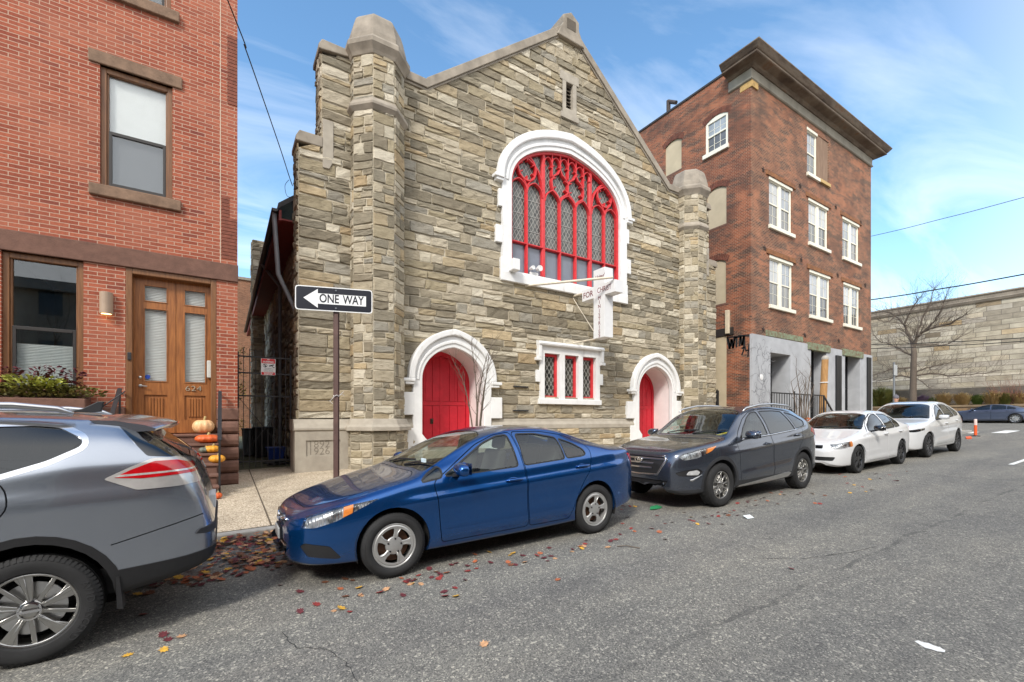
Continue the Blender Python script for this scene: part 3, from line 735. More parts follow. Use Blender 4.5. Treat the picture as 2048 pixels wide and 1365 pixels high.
# below the water table the wall stands 9 cm proud
fb_ = lambda a, z, d: (a, CY-.09+d, z)
rubble(sm, mm_, cl_, fb_, .15, 1.28, lambda z: (CX0+1.45, CX1-.02), [arch_hole(DX1, 1.22, 0, 2.75, 1.22), arch_hole(DX2, 1.22, 0, 2.75, 1.22)], 6, hmax=.3)
wall = sm.build('wall', M_STONE, church, cols=cl_, fix=False)
mm_.build('mortar', M_MORT, wall, fix=False)
# left and right returns of the front wall, stepped
rt, rm_, rc = MB(), MB(), []
for X, sg in ((CX0, -1), (CX1, 1)):
    fr_ = lambda a, z, d, X=X, sg=sg: (X-sg*d*1.0, CY+a, z)
    rubble(rt, rm_, rc, fr_, .2, STEP1, lambda z: (.0, .75), (), 11, lmin=.2, lmax=.6)
    rw = rt.build('wall_return', M_STONE, church, cols=rc, fix=False); rm_.build('mortar', M_MORT, rw, fix=False); rt, rm_, rc = MB(), MB(), []
    X2 = X-sg*.54
    fr_ = lambda a, z, d, X=X2, sg=sg: (X-sg*d, CY+a, z)
    rubble(rt, rm_, rc, fr_, STEP1, STEP2, lambda z: (.0, .75), (), 12, lmin=.2, lmax=.6)
    rw = rt.build('wall_return', M_STONE, church, cols=rc, fix=False); rm_.build('mortar', M_MORT, rw, fix=False); rt, rm_, rc = MB(), MB(), []
core = MB()
poly = [(CX0+.03, .1), (CX1-.03, .1), (CX1-.03, STEP1), (CX1-.57, STEP1), (CX1-.57, STEP2), (CXC+GBX, GBZ), (CXC, APZ-.05), (CXC-GBX, GBZ), (CX0+.57, STEP2), (CX0+.57, STEP1), (CX0+.03, STEP1)]
core.face(*[(a, CY+1.05, z) for a, z in poly])
core.build('wall_back', M_MORT, church, fix=False)
# nave behind: side walls, roof, eaves
nv = MB(); nvm, nc = MB(), []
NX0, NX1, NY1 = CX0+.22, CX1-.3, 32.0
fs_ = lambda a, z, d: (NX0+d, a, z)
rubble(nv, nvm, nc, fs_, .1, 7.2, lambda z: (CY+.7, NY1), (), 21, hmax=.42, rough=.05)
nw = nv.build('side_wall', M_STONE, church, cols=nc, fix=False); nvm.build('mortar', M_MORT, nw, fix=False)
MB().face((NX1, CY+.7, .1), (NX1, NY1, .1), (NX1, NY1, 7.2), (NX1, CY+.7, 7.2)).face((NX0, NY1, .1), (NX1, NY1, .1), (NX1, NY1, 7.2), (NX0, NY1, 7.2)).build('side_wall', M_MORT, church, fix=False)
EVX, EVZ = CX0-.38, 7.18
ridge = 14.6
M_ROOF = mat('grey slate roof', lin((70, 70, 72)), .8, var=.25, vs=6, bump=.4)
slope = (ridge-EVZ)/(CXC-EVX)
MB().prism([(EVX, CY+.72, EVZ), (CXC, CY+.72, ridge), (CXC, CY+.72, ridge-.14), (EVX, CY+.72, EVZ-.14)], (0, NY1-CY, 0)).prism([(2*CXC-EVX-.5, CY+.72, EVZ), (CXC, CY+.72, ridge), (CXC, CY+.72, ridge-.14), (2*CXC-EVX-.5, CY+.72, EVZ-.14)], (0, NY1-CY, 0)).build('roof', M_ROOF, church)
MB().box(EVX+.02, EVX+.08, CY+.78, NY1+.6, EVZ-.42, EVZ-.145).box(EVX+.08, NX0-.02, CY+.78, NY1+.6, EVZ-.40, EVZ-.36).build('fascia', mat('dull red fascia', lin((126, 40, 34)), .6, var=.2), church)
gp = [(EVX-.07+.075*math.cos(PI+PI*k/8), EVZ-.14+.075*math.sin(PI+PI*k/8)) for k in range(9)]
MB().xz(gp, CY+.76, NY1+.6).build('gutter', mat('dark gutter', lin((58, 54, 50)), .5, var=.2), church)
M_PIPE = mat('grey downpipe', lin((128, 130, 134)), .45, var=.1)
xp = NX0-.12
MB().tube([(EVX-.07, CY+.95, EVZ-.2), (EVX-.07, CY+.95, EVZ-.34), (EVX+.02, CY+.95, 5.4), (xp+.0, CY+.95, 4.4), (xp, CY+.95, 1.2)], .06, 10).build('downpipe', M_PIPE, church, smooth=50)
MB().tube([(EVX-.07, CY+5.5, EVZ-.2), (xp, CY+5.5, EVZ-.9), (xp, CY+5.5, .4)], .06, 10).build('downpipe', M_PIPE, church, smooth=50)
# rear stone pier above the eaves
ps, pm2, pc = MB(), MB(), []
for (fx, lm, sd_) in ((lambda a, z, d: (a, 26.0+d, z), (CX0-.35, CX0+.8), 31), (lambda a, z, d: (CX0-.35+d, 26.0+a, z), (0, 1.3), 32)):
    rubble(ps, pm2, pc, fx, .2, 10.6, lambda z, lm=lm: lm, (), sd_, lmin=.2, lmax=.5)
pw = ps.build('rear_pier', M_STONE, church, cols=pc, fix=False); pm2.box(CX0-.33, CX0+.78, 26.02, 27.3, .2, 10.58).build('mortar', M_MORT, pw, fix=False)
# ---- water table, cornerstone and base
wt = [(CY+.0, 1.62), (CY-.035, 1.60), (CY-.05, 1.52), (CY-.12, 1.42), (CY-.12, 1.28), (CY+.0, 1.28)]
segs = [(CX0+1.45, DX1-1.22), (DX1+1.22, DX2-1.22), (DX2+1.22, CX1)]
b_ = MB()
for p, q in segs: b_.yz(wt, p, q)
b_.build('water_table', M_LIME, church, bevel=.008)
cs = MB()
cx0, cx1 = CX0-.1, CX0+1.44
cpz0, cpz1 = P(640, 912, CY-.2)[1], P(640, 881, CY-.2)[1]; cpa, cpb = P(612, 900, CY-.2)[0], P(681, 900, CY-.2)[0]
wall_holes(cs, cx0, cx1, .1, 1.30, [(cpa, cpb, cpz0, cpz1)], lambda a, z, d: (a, CY-.2+d, z), .03)
cs.face((cpa, CY-.17, cpz0), (cpb, CY-.17, cpz0), (cpb, CY-.17, cpz1), (cpa, CY-.17, cpz1))
cs.face((cx0, CY-.2, .1), (cx0, CY+.75, .1), (cx0, CY+.75, 1.3), (cx0, CY-.2, 1.3)).face((cx1, CY-.2, .1), (cx1, CY, .1), (cx1, CY, 1.3), (cx1, CY-.2, 1.3)).face((cx0, CY-.2, 1.3), (cx1, CY-.2, 1.3), (cx1, CY+.75, 1.3), (cx0, CY+.75, 1.3))
corner = cs.build('cornerstone', M_LIME, church, fix=False)
MB().yz([(CY-.2, 1.302), (CY-.23, 1.33), (CY-.23, 1.38), (CY-.12, 1.50), (CY-.05, 1.60), (CY+.75, 1.60), (CY+.75, 1.302)], cx0-.02, cx1+.02).build('cornerstone_cap', M_LIME, corner, bevel=.01)
M_CARV = mat('carved letters', lin((118, 110, 99)), .95, var=.1)
cxm = (cpa+cpb)/2
for tx, zf in (('1892', .72), ('1926', .27)):
    text_mb(tx, .25, (cxm-.10, CY-.171, cpz0+(cpz1-cpz0)*zf), (1, 0, 0), (0, 0, 1), .006, bold=-.004, squash=1.05).build('carved_date', M_CARV, corner)
# ---- coping: gable, kneelers, step caps
def cope(pts, y0=CY-.11, y1=CY+.8, th=.24, name='coping'):
    b_ = MB()
    for i in range(len(pts)-1):
        (a, z), (c, e) = pts[i], pts[i+1]
        d = Vector((c-a, e-z)).normalized(); n = Vector((-d.y, d.x))
        if n.y < 0: n = -n
        def off(k):
            return n*k
        j = .003*i
        lo, hi = 0.0, th
        A, B_ = Vector((a, z)), Vector((c, e))
        q = [A, B_, B_+Vector((0, hi/max(.5, abs(n.y)))), A+Vector((0, hi/max(.5, abs(n.y))))]
        b_.prism([(p.x, y0-j, p.y) for p in q], (0, y1-y0, 0))
        q = [A-Vector((0, .07)), B_-Vector((0, .07)), B_, A]
        b_.prism([(p.x, y0+.05-j, p.y) for p in q], (0, .1, 0))
    return b_.build(name, M_COPE, church, bevel=.015)
TXI = 4.15
cope([(TXI+.0, GBZ+.02), (CXC-GBX, GBZ)]); cope([(CXC+GBX, GBZ), (2*CXC-TXI, GBZ+.02)])
cope([(CXC-GBX-.02, GBZ-.02), (CXC-.15, APZ-.12)]); cope([(CXC+.15, APZ-.12), (CXC+GBX+.02, GBZ-.02)])
ap = MB().xz([(CXC-.62, APZ-.42), (CXC+.62, APZ-.42), (CXC+.36, APZ+.08), (CXC+.36, APZ+.36), (CXC+.0, APZ+.58), (CXC-.36, APZ+.36), (CXC-.36, APZ+.08)], CY-.16, CY+.78)
ap.build('apex_stone', M_COPE, church, bevel=.03)
MB().xz([(CXC-.2, APZ-.05), (CXC+.2, APZ-.05), (CXC+.2, APZ+.3), (CXC-.2, APZ+.3)], CY-.168, CY-.15).build('apex_recess_shade', mat('dark recess', lin((88, 80, 70)), .9), church)  # flat plate on the stone, a recess's shade put into its dark colour
for sg in (-1, 1):
    E = CXC+sg*CHW
    # lower step: weathered cap and kneeler
    q = [(E+sg*.06, STEP1), (E+sg*.06, STEP1+.12), (E-sg*.02, STEP1+.27), (E-sg*.56, STEP1+.27), (E-sg*.56, STEP1)]
    MB().xz(q, CY-.06, CY+.8).build('step_cap', M_COPE, church, bevel=.02)
    q = [(E-sg*.56, STEP1-.5), (E-sg*.56, STEP1+.75), (E-sg*.82, STEP1+.75), (E-sg*.82, STEP1-.28), (E-sg*.72, STEP1-.5)]
    MB().xz(q, CY-.05, CY+.03).build('kneeler', M_LIME, church, bevel=.012)
    E2 = E-sg*.54
    q = [(E2+sg*.08, STEP2-.12), (E2+sg*.08, STEP2), (E2-sg*.0, STEP2+.14), (E2-sg*1.0, STEP2+.14), (E2-sg*1.0, STEP2-.0), (E2, STEP2-.12)]
    MB().xz(q, CY-.09, CY+.82).build('step_cap', M_COPE, church, bevel=.02)
# ---- octagonal turrets
def turret(cx, sg):
    ts, tm_, tcol = MB(), MB(), []; bts = MB(), MB(), []
    cyy = CY+.02
    def octa(rr_, ang0=PI/8): return [(cx+rr_*math.cos(PI/4*k+ang0), cyy+rr_*math.sin(PI/4*k+ang0)) for k in range(8)]
    ro = .70/math.cos(PI/8)*.96
    V = octa(ro)
    for k in range(8):
        p, q = Vector(V[k]), Vector(V[(k+1) % 8])
        mid_ = (p+q)/2-Vector((cx, cyy))
        if mid_.y > .3: continue
        L_ = (q-p).length; d = (q-p)/L_; nrm = mid_.normalized()
        f_ = lambda a, z, dd, p=p, d=d, nrm=nrm: (p.x+d.x*a-nrm.x*dd, p.y+d.y*a-nrm.y*dd, z)
        rubble(ts, tm_, tcol, f_, 1.55, 11.14, lambda z, L_=L_: (0, L_), (), 40+k+int(cx), lmin=.2, lmax=.5, rough=.02, g=.008)
        uts = ts, tm_, tcol; ts, tm_, tcol = bts
        f2 = lambda a, z, dd, p=p, d=d, nrm=nrm: (p.x+d.x*a+nrm.x*(.09-dd), p.y+d.y*a+nrm.y*(.09-dd), z)
        rubble(ts, tm_, tcol, f2, .15, 1.30, lambda z, L_=L_: (-.03, L_+.03), (), 50+k+int(cx), lmin=.25, lmax=.5, rough=.02)
        ts, tm_, tcol = uts
    t = ts.build('turret', M_STONE, church, cols=tcol, fix=False); tm_.build('mortar', M_MORT, t, fix=False)
    bts[0].build('turret_base', M_STONE, church, cols=bts[2], fix=False); bts[1].build('turret_base_mortar', M_MORT, church, fix=False)
    def ring(prof, name, m, par, bev=.01):
        b_ = MB(); n = len(prof)
        for r_, z in prof: b_.v += [(x, y, z) for x, y in octa(r_/math.cos(PI/8))]
        for i in range(n-1):
            for k in range(8): b_.f.append((i*8+k, i*8+(k+1) % 8, (i+1)*8+(k+1) % 8, (i+1)*8+k))
        b_.f.append(tuple((n-1)*8+k for k in range(8)))
        return b_.build(name, m, par, bevel=bev)
    ring([(.6, 9.52), (.7, 9.56), (.78, 9.66), (.78, 9.72), (.70, 9.86), (.6, 9.86)], 'string_course', M_COPE, t)
    ring([(.6, 10.97), (.70, 10.99), (.74, 11.07), (.83, 11.21), (.83, 11.32), (.78, 11.40), (.74, 11.41), (.73, 11.55), (.65, 11.90), (.60, 12.06), (.53, 12.15), (.0, 12.18)], 'cap', M_COPE, t)
    ring([(.6, 1.30), (.86, 1.30), (.86, 1.40), (.80, 1.46), (.74, 1.60), (.66, 1.62)], 'base_course', M_LIME, t)
turret(3.5, 1); turret(2*CXC-3.5, -1)
# ---- painted surrounds
def band(inner, outer, y0, y1, name, m, par, bevel=.01):
    """strip between two polylines (x,z), extruded y0..y1"""
    b_ = MB(); n = len(inner)
    for i in range(n-1):
        q = [inner[i], inner[i+1], outer[i+1], outer[i]]
        b_.add([(p[0], y0, p[1]) for p in q]+[(p[0], y1, p[1]) for p in q], [(0, 1, 2, 3), (7, 6, 5, 4), (0, 4, 5, 1), (2, 6, 7, 3)]+([(3, 7, 4, 0)] if i == 0 else [])+([(1, 5, 6, 2)] if i == n-2 else []))
    return b_.build(name, m, par, bevel=bevel)
def shifted(cx, zs, hw, rise, n=16, k=.16, p=2.2): return [(cx+x, zs+z) for x, z in arch(hw, rise, n, k, p)]
def doorway(cx, mirror):
    d = thing  # parts of the church
    zs = 2.72; hw, rise = 1.0, 1.0
    y0 = CY-.14
    # flat face of the surround, with jamb blocks
    inn = [(cx-hw, .1)]+shifted(cx, zs, hw, rise)+[(cx+hw, .1)]
    out = [(cx-1.27, .1)]+shifted(cx, zs, 1.27, 1.36)+[(cx+1.27, .1)]
    sur = band(inn, out, y0, CY+.05, 'door_surround', M_WHITE, church, .02)
    hi = shifted(cx, zs+.02, 1.24, 1.34); ho = shifted(cx, zs+.02, 1.42, 1.52)
    band(hi, ho, y0-.09, CY+.03, 'hood_mould', M_WHITE, sur, .03)
    hi = shifted(cx, zs+.0, 1.10, 1.12); ho = shifted(cx, zs+.0, 1.17, 1.22)
    band(hi, ho, y0-.03, y0+.01, 'roll_mould', M_WHITE, sur, .02)
    for sg in (-1, 1):
        hi_ = sg*mirror > 0
        MB().box(*sorted((cx+sg*1.262, cx+sg*1.66)), y0-.003, CY+.02, 1.62 if hi_ else 1.72, 2.28 if hi_ else 2.36).build('jamb_block', M_WHITE, sur, bevel=.015)
        MB().box(*sorted((cx+sg*1.262, cx+sg*1.50)), y0-.003, CY+.02, .1, 1.35).build('jamb_block', M_WHITE, sur, bevel=.015)
        MB().box(*sorted((cx+sg*1.24, cx+sg*1.60)), y0-.10, CY+.02, zs-.06, zs+.03).box(*sorted((cx+sg*1.26, cx+sg*1.52)), y0-.07, CY+.02, zs-.14, zs-.06).build('label_stop', M_WHITE, sur, bevel=.015)
        MB().xz([(cx+sg*.84, .1), (cx+sg*1.02, .1), (cx+sg*1.02, 1.20), (cx+sg*.90, 1.05), (cx+sg*.84, 1.0)], y0-.004, CY+.3).build('jamb_base', M_WHITE, sur, bevel=.015)
    # reveal
    rv = MB(); inn2 = inn
    for i in range(len(inn2)-1):
        (a, z), (c, e) = inn2[i], inn2[i+1]
        rv.face((a, CY+.052, z), (c, CY+.052, e), (c, CY+1.0, e), (a, CY+1.0, z))
    rv.build('reveal', M_REV, sur, fix=False)
    # threshold and steps
    MB().box(cx-hw, cx+hw, CY-.35, CY+.95, .15, .72).build('door_step', M_LIME, sur, bevel=.02)
    # the red door with planks
    dy = CY+.88
    dp = [(cx-hw-.05, .72)]+shifted(cx, zs, hw+.05, rise+.05)+[(cx+hw+.05, .72)]
    dr = MB().prism([(a, dy, z) for a, z in dp], (0, .06, 0)).build('door', M_RED, church)
    # frame ring, planks, rails
    fi = [(cx-hw+.12, .75)]+shifted(cx, zs, hw-.12, rise-.13)+[(cx+hw-.12, .75)]; fo = [(cx-hw, .75)]+shifted(cx, zs, hw, rise)+[(cx+hw, .75)]
    band(fi, fo, dy-.05, dy+.01, 'door_frame', M_RED, dr, .01)
    pk = MB(); ztop = lambda x: zs+np.interp(abs(x-cx), [q[0] for q in arch(hw-.13, rise-.15, 20)[20:]], [q[1] for q in arch(hw-.13, rise-.15, 20)[20:]])
    nb = 6; wd = 2*(hw-.13)/nb
    for k in range(nb):
        a = cx-hw+.13+k*wd; b2 = a+wd
        zt = min(ztop(a+.01), ztop(b2-.01))
        pk.box(a+.010, b2-.010, dy-.022, dy+.005, .78, 2.02); pk.box(a+.010, b2-.010, dy-.022, dy+.005, 2.16, zt)
    for z in (.74, 2.03): pk.box(cx-hw+.13, cx+hw-.13, dy-.03, dy+.004, z, z+.12)
    pk.box(cx-.04, cx+.04, dy-.034, dy+.003, .76, zs+rise-.16)
    for px_ in (-.5, .5):
        pk.box(cx+px_-.02, cx+px_+.02, dy-.033, dy+.003, 2.17, ztop(cx+px_)-.02)
    pk.build('planks', M_RED, dr, bevel=.008)
    MB().box(cx-.36, cx-.26, dy-.04, dy-.015, 1.45, 1.62).lathe([(.001, -.09), (.035, -.08), (.04, -.06), (.015, -.04), (.015, -.0)], (cx-.31, dy-.02, 1.56), 14, 'y').build('handle', mat('dark bronze', (.06, .04, .03), .4, .6), dr, bevel=.004)
doorway(DX1, 1); doorway(DX2, -1)
# leaded glass
def leaded(name, dark, light, sx=.085, sz=.15, lead=.07):
    t = NT(name); co = t.coords(); sp = t.n('ShaderNodeSeparateXYZ'); t.l(co, sp.inputs[0])
    u = t.math('ADD', t.math('DIVIDE', sp.outputs['X'], sx*2), t.math('DIVIDE', sp.outputs['Z'], sz*2)); v = t.math('SUBTRACT', t.math('DIVIDE', sp.outputs['X'], sx*2), t.math('DIVIDE', sp.outputs['Z'], sz*2))
    ed = lambda q: t.math('LESS_THAN', t.math('PINGPONG', q, .5), lead)
    ln = t.math('MAXIMUM', ed(u), ed(v))
    fl = t.n('ShaderNodeCombineXYZ'); t.l(t.math('FLOOR', u), fl.inputs[0]); t.l(t.math('FLOOR', v), fl.inputs[1])
    wh = t.n('ShaderNodeTexWhiteNoise'); t.l(fl.outputs[0], wh.inputs['Vector'])
    g = t.mix(wh.outputs['Value'], dark, light)
    c = t.mix(ln, g, lin((150, 150, 144)))
    t.bsdf(c, t.math('MULTIPLY_ADD', ln, .45, .12), spec=.5)
    nb = t.n('ShaderNodeBump', _Strength=.25, _Distance=.01); t.l(t.math('ADD', wh.outputs['Value'], t.math('MULTIPLY', t.noise(co, 14, 3), .8)), nb.inputs['Height']); t.l(nb.outputs[0], t.b.inputs['Normal'])
    return t.m
M_LEAD = leaded('leaded glass', lin((54, 56, 55)), lin((92, 94, 90)), .075, .125)
M_LEAD2 = leaded('leaded glass dark', lin((36, 38, 38)), lin((84, 84, 76)), .085, .135)
# ---- great arched window
W = WIN; cx, hw, z0, zs, rise = W['cx'], W['hw'], W['z0'], W['zs'], W['rise']
WY = CY-.12
inn = [(cx-hw, z0-.02)]+shifted(cx, zs, hw, rise, 24)+[(cx+hw, z0-.02)]
out = [(cx-2.80, z0-.02)]+shifted(cx, zs, 2.80, 2.04, 24)+[(cx+2.80, z0-.02)]
sur = band(inn, out, WY, CY+.4, 'window_surround', M_WHITE, church, .0)
hi = shifted(cx, zs+.03, 2.76, 2.0, 24); ho = shifted(cx, zs+.03, 2.98, 2.28, 24)
band(hi, ho, WY-.10, CY+.02, 'hood_mould', M_WHITE, sur, .035)
band(shifted(cx, zs, 2.58, 1.79, 24), shifted(cx, zs, 2.68, 1.90, 24), WY-.035, WY+.01, 'roll_mould', M_WHITE, sur, .02)
for sg in (-1, 1):
    for (z_a, z_b, ext) in ((8.35, 8.9, .14), (7.2, 7.75, .24), (z0-.35, z0+.35, .06)):
        MB().box(*sorted((cx+sg*2.79, cx+sg*(2.79+ext))), WY-.003, CY+.02, z_a, z_b).build('jamb_block', M_WHITE, sur, bevel=.015)
    MB().box(*sorted((cx+sg*2.78, cx+sg*3.12)), WY-.11, CY+.02, zs-.03, zs+.07).box(*sorted((cx+sg*2.78, cx+sg*3.05)), WY-.07, CY+.02, zs-.12, zs-.03).build('label_stop', M_WHITE, sur, bevel=.015)
MB().yz([(WY-.02, z0-.38), (WY-.02, z0-.10), (WY+.0, z0-.02), (CY+.42, z0+.0), (CY+.42, z0-.38)], cx-2.84, cx+2.84).build('sill', M_WHITE, sur, bevel=.012)
GY = CY+.08
gl = MB().prism([(a, GY+.06, z) for a, z in [(cx-hw, z0)]+shifted(cx, zs, hw, rise, 24)+[(cx+hw, z0)]], (0, .02, 0))
awin = gl.build('arched_window', M_LEAD, church)
fr = band([(cx-hw+.09, z0)]+shifted(cx, zs, hw-.09, rise-.09, 24)+[(cx+hw-.09, z0)], [(cx-hw, z0)]+shifted(cx, zs, hw, rise, 24)+[(cx+hw, z0)], GY-.10, GY+.05, 'window_frame', M_REDT, awin, .012)
tr = MB()
archz = lambda x: zs+float(np.interp(abs(x-cx), [q[0] for q in arch(hw-.05, rise-.05, 30)[30:]], [q[1] for q in arch(hw-.05, rise-.05, 30)[30:]]))
SCN = [0]
def strip(pts, w=.065, k=1.0, y0=GY-.075, y1=GY+.05):
    SCN[0] += 1; y0 -= .0007*(SCN[0] % 23)
    b_ = MB(); n = len(pts)
    L_, Rr = [], []
    for i in range(n):
        w_ = w*k; a = Vector(pts[max(0, i-1)]); c = Vector(pts[min(n-1, i+1)]); d = (c-a).normalized(); m_ = Vector((-d.y, d.x))*w_/2; p = Vector(pts[i]); L_.append(p+m_); Rr.append(p-m_)
    for i in range(n-1):
        q = [L_[i], L_[i+1], Rr[i+1], Rr[i]]
        # chamfered section: front narrower
        def ins(p, c_): return c_+(p-c_)*.55
        c0, c1 = Vector(pts[i]), Vector(pts[i+1])
        ft = [ins(L_[i], c0), ins(L_[i+1], c1), ins(Rr[i+1], c1), ins(Rr[i], c0)]
        b_.add([(p.x, y1, p.y) for p in q]+[(p.x, GY-.022-.0005*(SCN[0] % 19), p.y) for p in q]+[(p.x, y0, p.y) for p in ft], [(0, 1, 5, 4), (3, 7, 6, 2), (4, 5, 9, 8), (7, 11, 10, 6), (8, 9, 10, 11)]+([(0, 4, 7, 3), (4, 8, 11, 7)] if i == 0 else [])+([(1, 2, 6, 5), (5, 6, 10, 9)] if i == n-2 else []))
    return b_
def line(*pts, w=.065): tr.merge(strip(pts, w))
def qcurve(p0, p1, p2, n=8): return [tuple((1-t)**2*np.array(p0)+2*t*(1-t)*np.array(p1)+t*t*np.array(p2)) for t in [i/n for i in range(n+1)]]
TK = 1.065
for x in (-TK, TK): line((cx+x, z0), (cx+x, archz(cx+x)), w=.15)
for x in (-1.76, 1.76, -.355, .355): line((cx+x, z0), (cx+x, 9.25 if abs(x) > 1 else 9.2), w=.085)
# low transom bars
for a, c in ((-hw, -1.76), (-1.76, -TK), (-TK, -.355), (-.355, .355), (.355, TK), (TK, 1.76), (1.76, hw)): line((cx+a, 7.42), (cx+c, 7.42), w=.06)
# side groups: two cusped lights, a circle and the enclosing pointed arch
for sg in (-1, 1):
    c0 = cx+sg*1.76; xi, xo = cx+sg*(TK+.05), cx+sg*(hw-.05)
    for a, c in ((xi, c0), (c0, xo)):
        m_ = (a+c)/2; h_ = 9.52
        tr.merge(strip(qcurve((a, 9.1), (a, 9.42), (m_, h_)), .05)); tr.merge(strip(qcurve((c, 9.1), (c, 9.42), (m_, h_)), .05))
    R_ = .36; cz = 9.93
    if True:
        pts = [(c0+R_*math.cos(2*PI*k/24), cz+R_*1.12*math.sin(2*PI*k/24)) for k in range(25)]; tr.merge(strip(pts, .075))
        for k in range(6):
            a = PI/6+k*PI/3; q = (c0+R_*math.cos(a), cz+R_*1.12*math.sin(a)); tr.merge(strip([q, (c0+.62*R_*math.cos(a), cz+.68*R_*math.sin(a))], .045))
    tr.merge(strip(qcurve((c0, 9.2), (c0-.02, 9.45), (c0-sg*.3, 9.66)), .06)); tr.merge(strip(qcurve((c0, 9.2), (c0+.02, 9.45), (c0+sg*.3, 9.66)), .06))
    ap_ = (c0+sg*.06, min(archz(c0), 10.48))
    tr.merge(strip(qcurve((xi, 9.35), (xi+sg*.02, 10.1), ap_), .07))
    tr.merge(strip(qcurve((xo, 9.35), (xo-sg*.0, 9.9), (xo-sg*.25, archz(xo-sg*.25)-.02)), .06))
# centre group: three lights, two ogee hexagons, five uprights above
for a, c in ((-TK, -.355), (-.355, .355), (.355, TK)):
    m_ = cx+(a+c)/2; A, C_ = cx+a+(.05 if a == -TK else .0), cx+c-(.05 if c == TK else 0)
    tr.merge(strip(qcurve((A, 9.05), (A, 9.3), (m_, 9.48)), .055)); tr.merge(strip(qcurve((C_, 9.05), (C_, 9.3), (m_, 9.48)), .055))
for x in (-.355, .355):
    c0 = cx+x; 
    for sg in (-1, 1):
        tr.merge(strip(qcurve((c0, 9.15), (c0+sg*.05, 9.38), (c0+sg*.3, 9.5))+qcurve((c0+sg*.3, 9.5), (c0+sg*.37, 9.65), (c0+sg*.36, 9.82))+qcurve((c0+sg*.36, 9.82), (c0+sg*.33, 10.02), (c0+sg*.1, 10.12))+[(c0, 10.3)], .07))
        for zz_ in (9.58, 9.9): tr.merge(strip([(c0+sg*.34, zz_), (c0+sg*.2, zz_+.06)], .045))
for x in (-.71, -.355, 0, .355, .71):
    zb_ = 10.25 if abs(x) in (.355,) else (10.05 if x == 0 else 9.95)
    line((cx+x, zb_), (cx+x, archz(cx+x)), w=.06)
ups = [-TK, -.71, -.355, 0, .355, .71, TK]
for a, c in zip(ups[:-1], ups[1:]):
    m_ = cx+(a+c)/2; zt_ = archz(m_)-.12
    tr.merge(strip(qcurve((cx+a, zt_-.28), (cx+a+.02, zt_-.05), (m_, zt_)), .04)); tr.merge(strip(qcurve((cx+c, zt_-.28), (cx+c-.02, zt_-.05), (m_, zt_)), .04))
    for s2, xx_ in ((1, a), (-1, c)): tr.merge(strip([(cx+xx_, zt_-.33), (cx+xx_+s2*.09, zt_-.30)], .035))
tr.build('tracery', M_REDT, awin)
sb = MB()
for z in np.arange(7.9, 9.2, .52):
    sb.box(cx-hw+.08, cx+hw-.08, GY+.048, GY+.056, z, z+.016)
sb.build('saddle_bars', mat('lead bar', lin((160, 160, 156)), .5, .3), awin)
MB().box(cx-hw+.05, cx+hw-.05, GY+.045, GY+.058, z0, 7.42).build('lower_panes', mat('blue grey pane', lin((104, 110, 122)), .12, var=.15, vs=2, spec=.6), awin)
# ---- triple window
tx0, tx1, tz0, tz1 = 9.15, 11.68, 2.36, 3.98
WY2 = CY-.10
lights = [(P(1086, 0, CY)[0], P(1116, 0, CY)[0]), (P(1126.5, 0, CY)[0], P(1154, 0, CY)[0]), (P(1162.3, 0, CY)[0], P(1188.5, 0, CY)[0])]
lz0, lz1 = P(1100, 797.5, CY)[1], P(1100, 708, CY)[1]
fx0, fx1 = P(1081, 0, WY2)[0], P(1200, 0, WY2)[0]; fz0, fz1 = P(1100, 807.5, WY2)[1], P(1078, 690, WY2)[1]
sf = wall_holes(MB(), fx0, fx1, fz0, fz1, [(a, c, lz0, lz1) for a, c in lights], lambda a, z, d: (a, WY2+d, z), .3)
sf.face((fx0, WY2, fz0), (fx0, CY+.05, fz0), (fx0, CY+.05, fz1), (fx0, WY2, fz1)).face((fx1, WY2, fz0), (fx1, CY+.05, fz0), (fx1, CY+.05, fz1), (fx1, WY2, fz1)).face((fx0, WY2, fz0), (fx1, WY2, fz0), (fx1, CY+.05, fz0), (fx0, CY+.05, fz0))
tw_ = sf.build('triple_window', M_WHITE, church, fix=False)
bl = MB().yz([(WY2-.12, fz1-.0), (WY2-.14, fz1+.06), (WY2-.09, fz1+.13), (CY, fz1+.16), (CY, fz1)], fx0-.12, fx1+.12)
for sg, X in ((-1, fx0), (1, fx1)):
    bl.box(*sorted((X+sg*.0, X+sg*.12)), WY2-.10, CY+.02, fz1-.42, fz1+.001); bl.box(*sorted((X+sg*.0, X+sg*.2)), WY2-.09, CY+.02, fz1-.52, fz1-.42)
    bl.box(*sorted((X, X+sg*.16)), WY2-.002, CY+.02, fz0+.72, fz0+1.12)
bl.box(fx0-.06, fx1+.06, WY2-.03, CY+.02, fz0-.02, fz0+.16)
bl.build('window_hood', M_WHITE, tw_, bevel=.012)
for a, c in lights:
    y = WY2+.2
    MB().box(a, a+.09, y-.05, y+.08, lz0, lz1).box(c-.09, c, y-.05, y+.08, lz0, lz1).box(a+.09, c-.09, y-.05, y+.08, lz1-.09, lz1).box(a+.09, c-.09, y-.05, y+.08, lz0, lz0+.10).build('window_frame', M_REDT, tw_, bevel=.012)
    MB().box(a+.08, c-.08, y+.02, y+.03, lz0+.05, lz1-.05).build('pane', M_LEAD2, tw_)
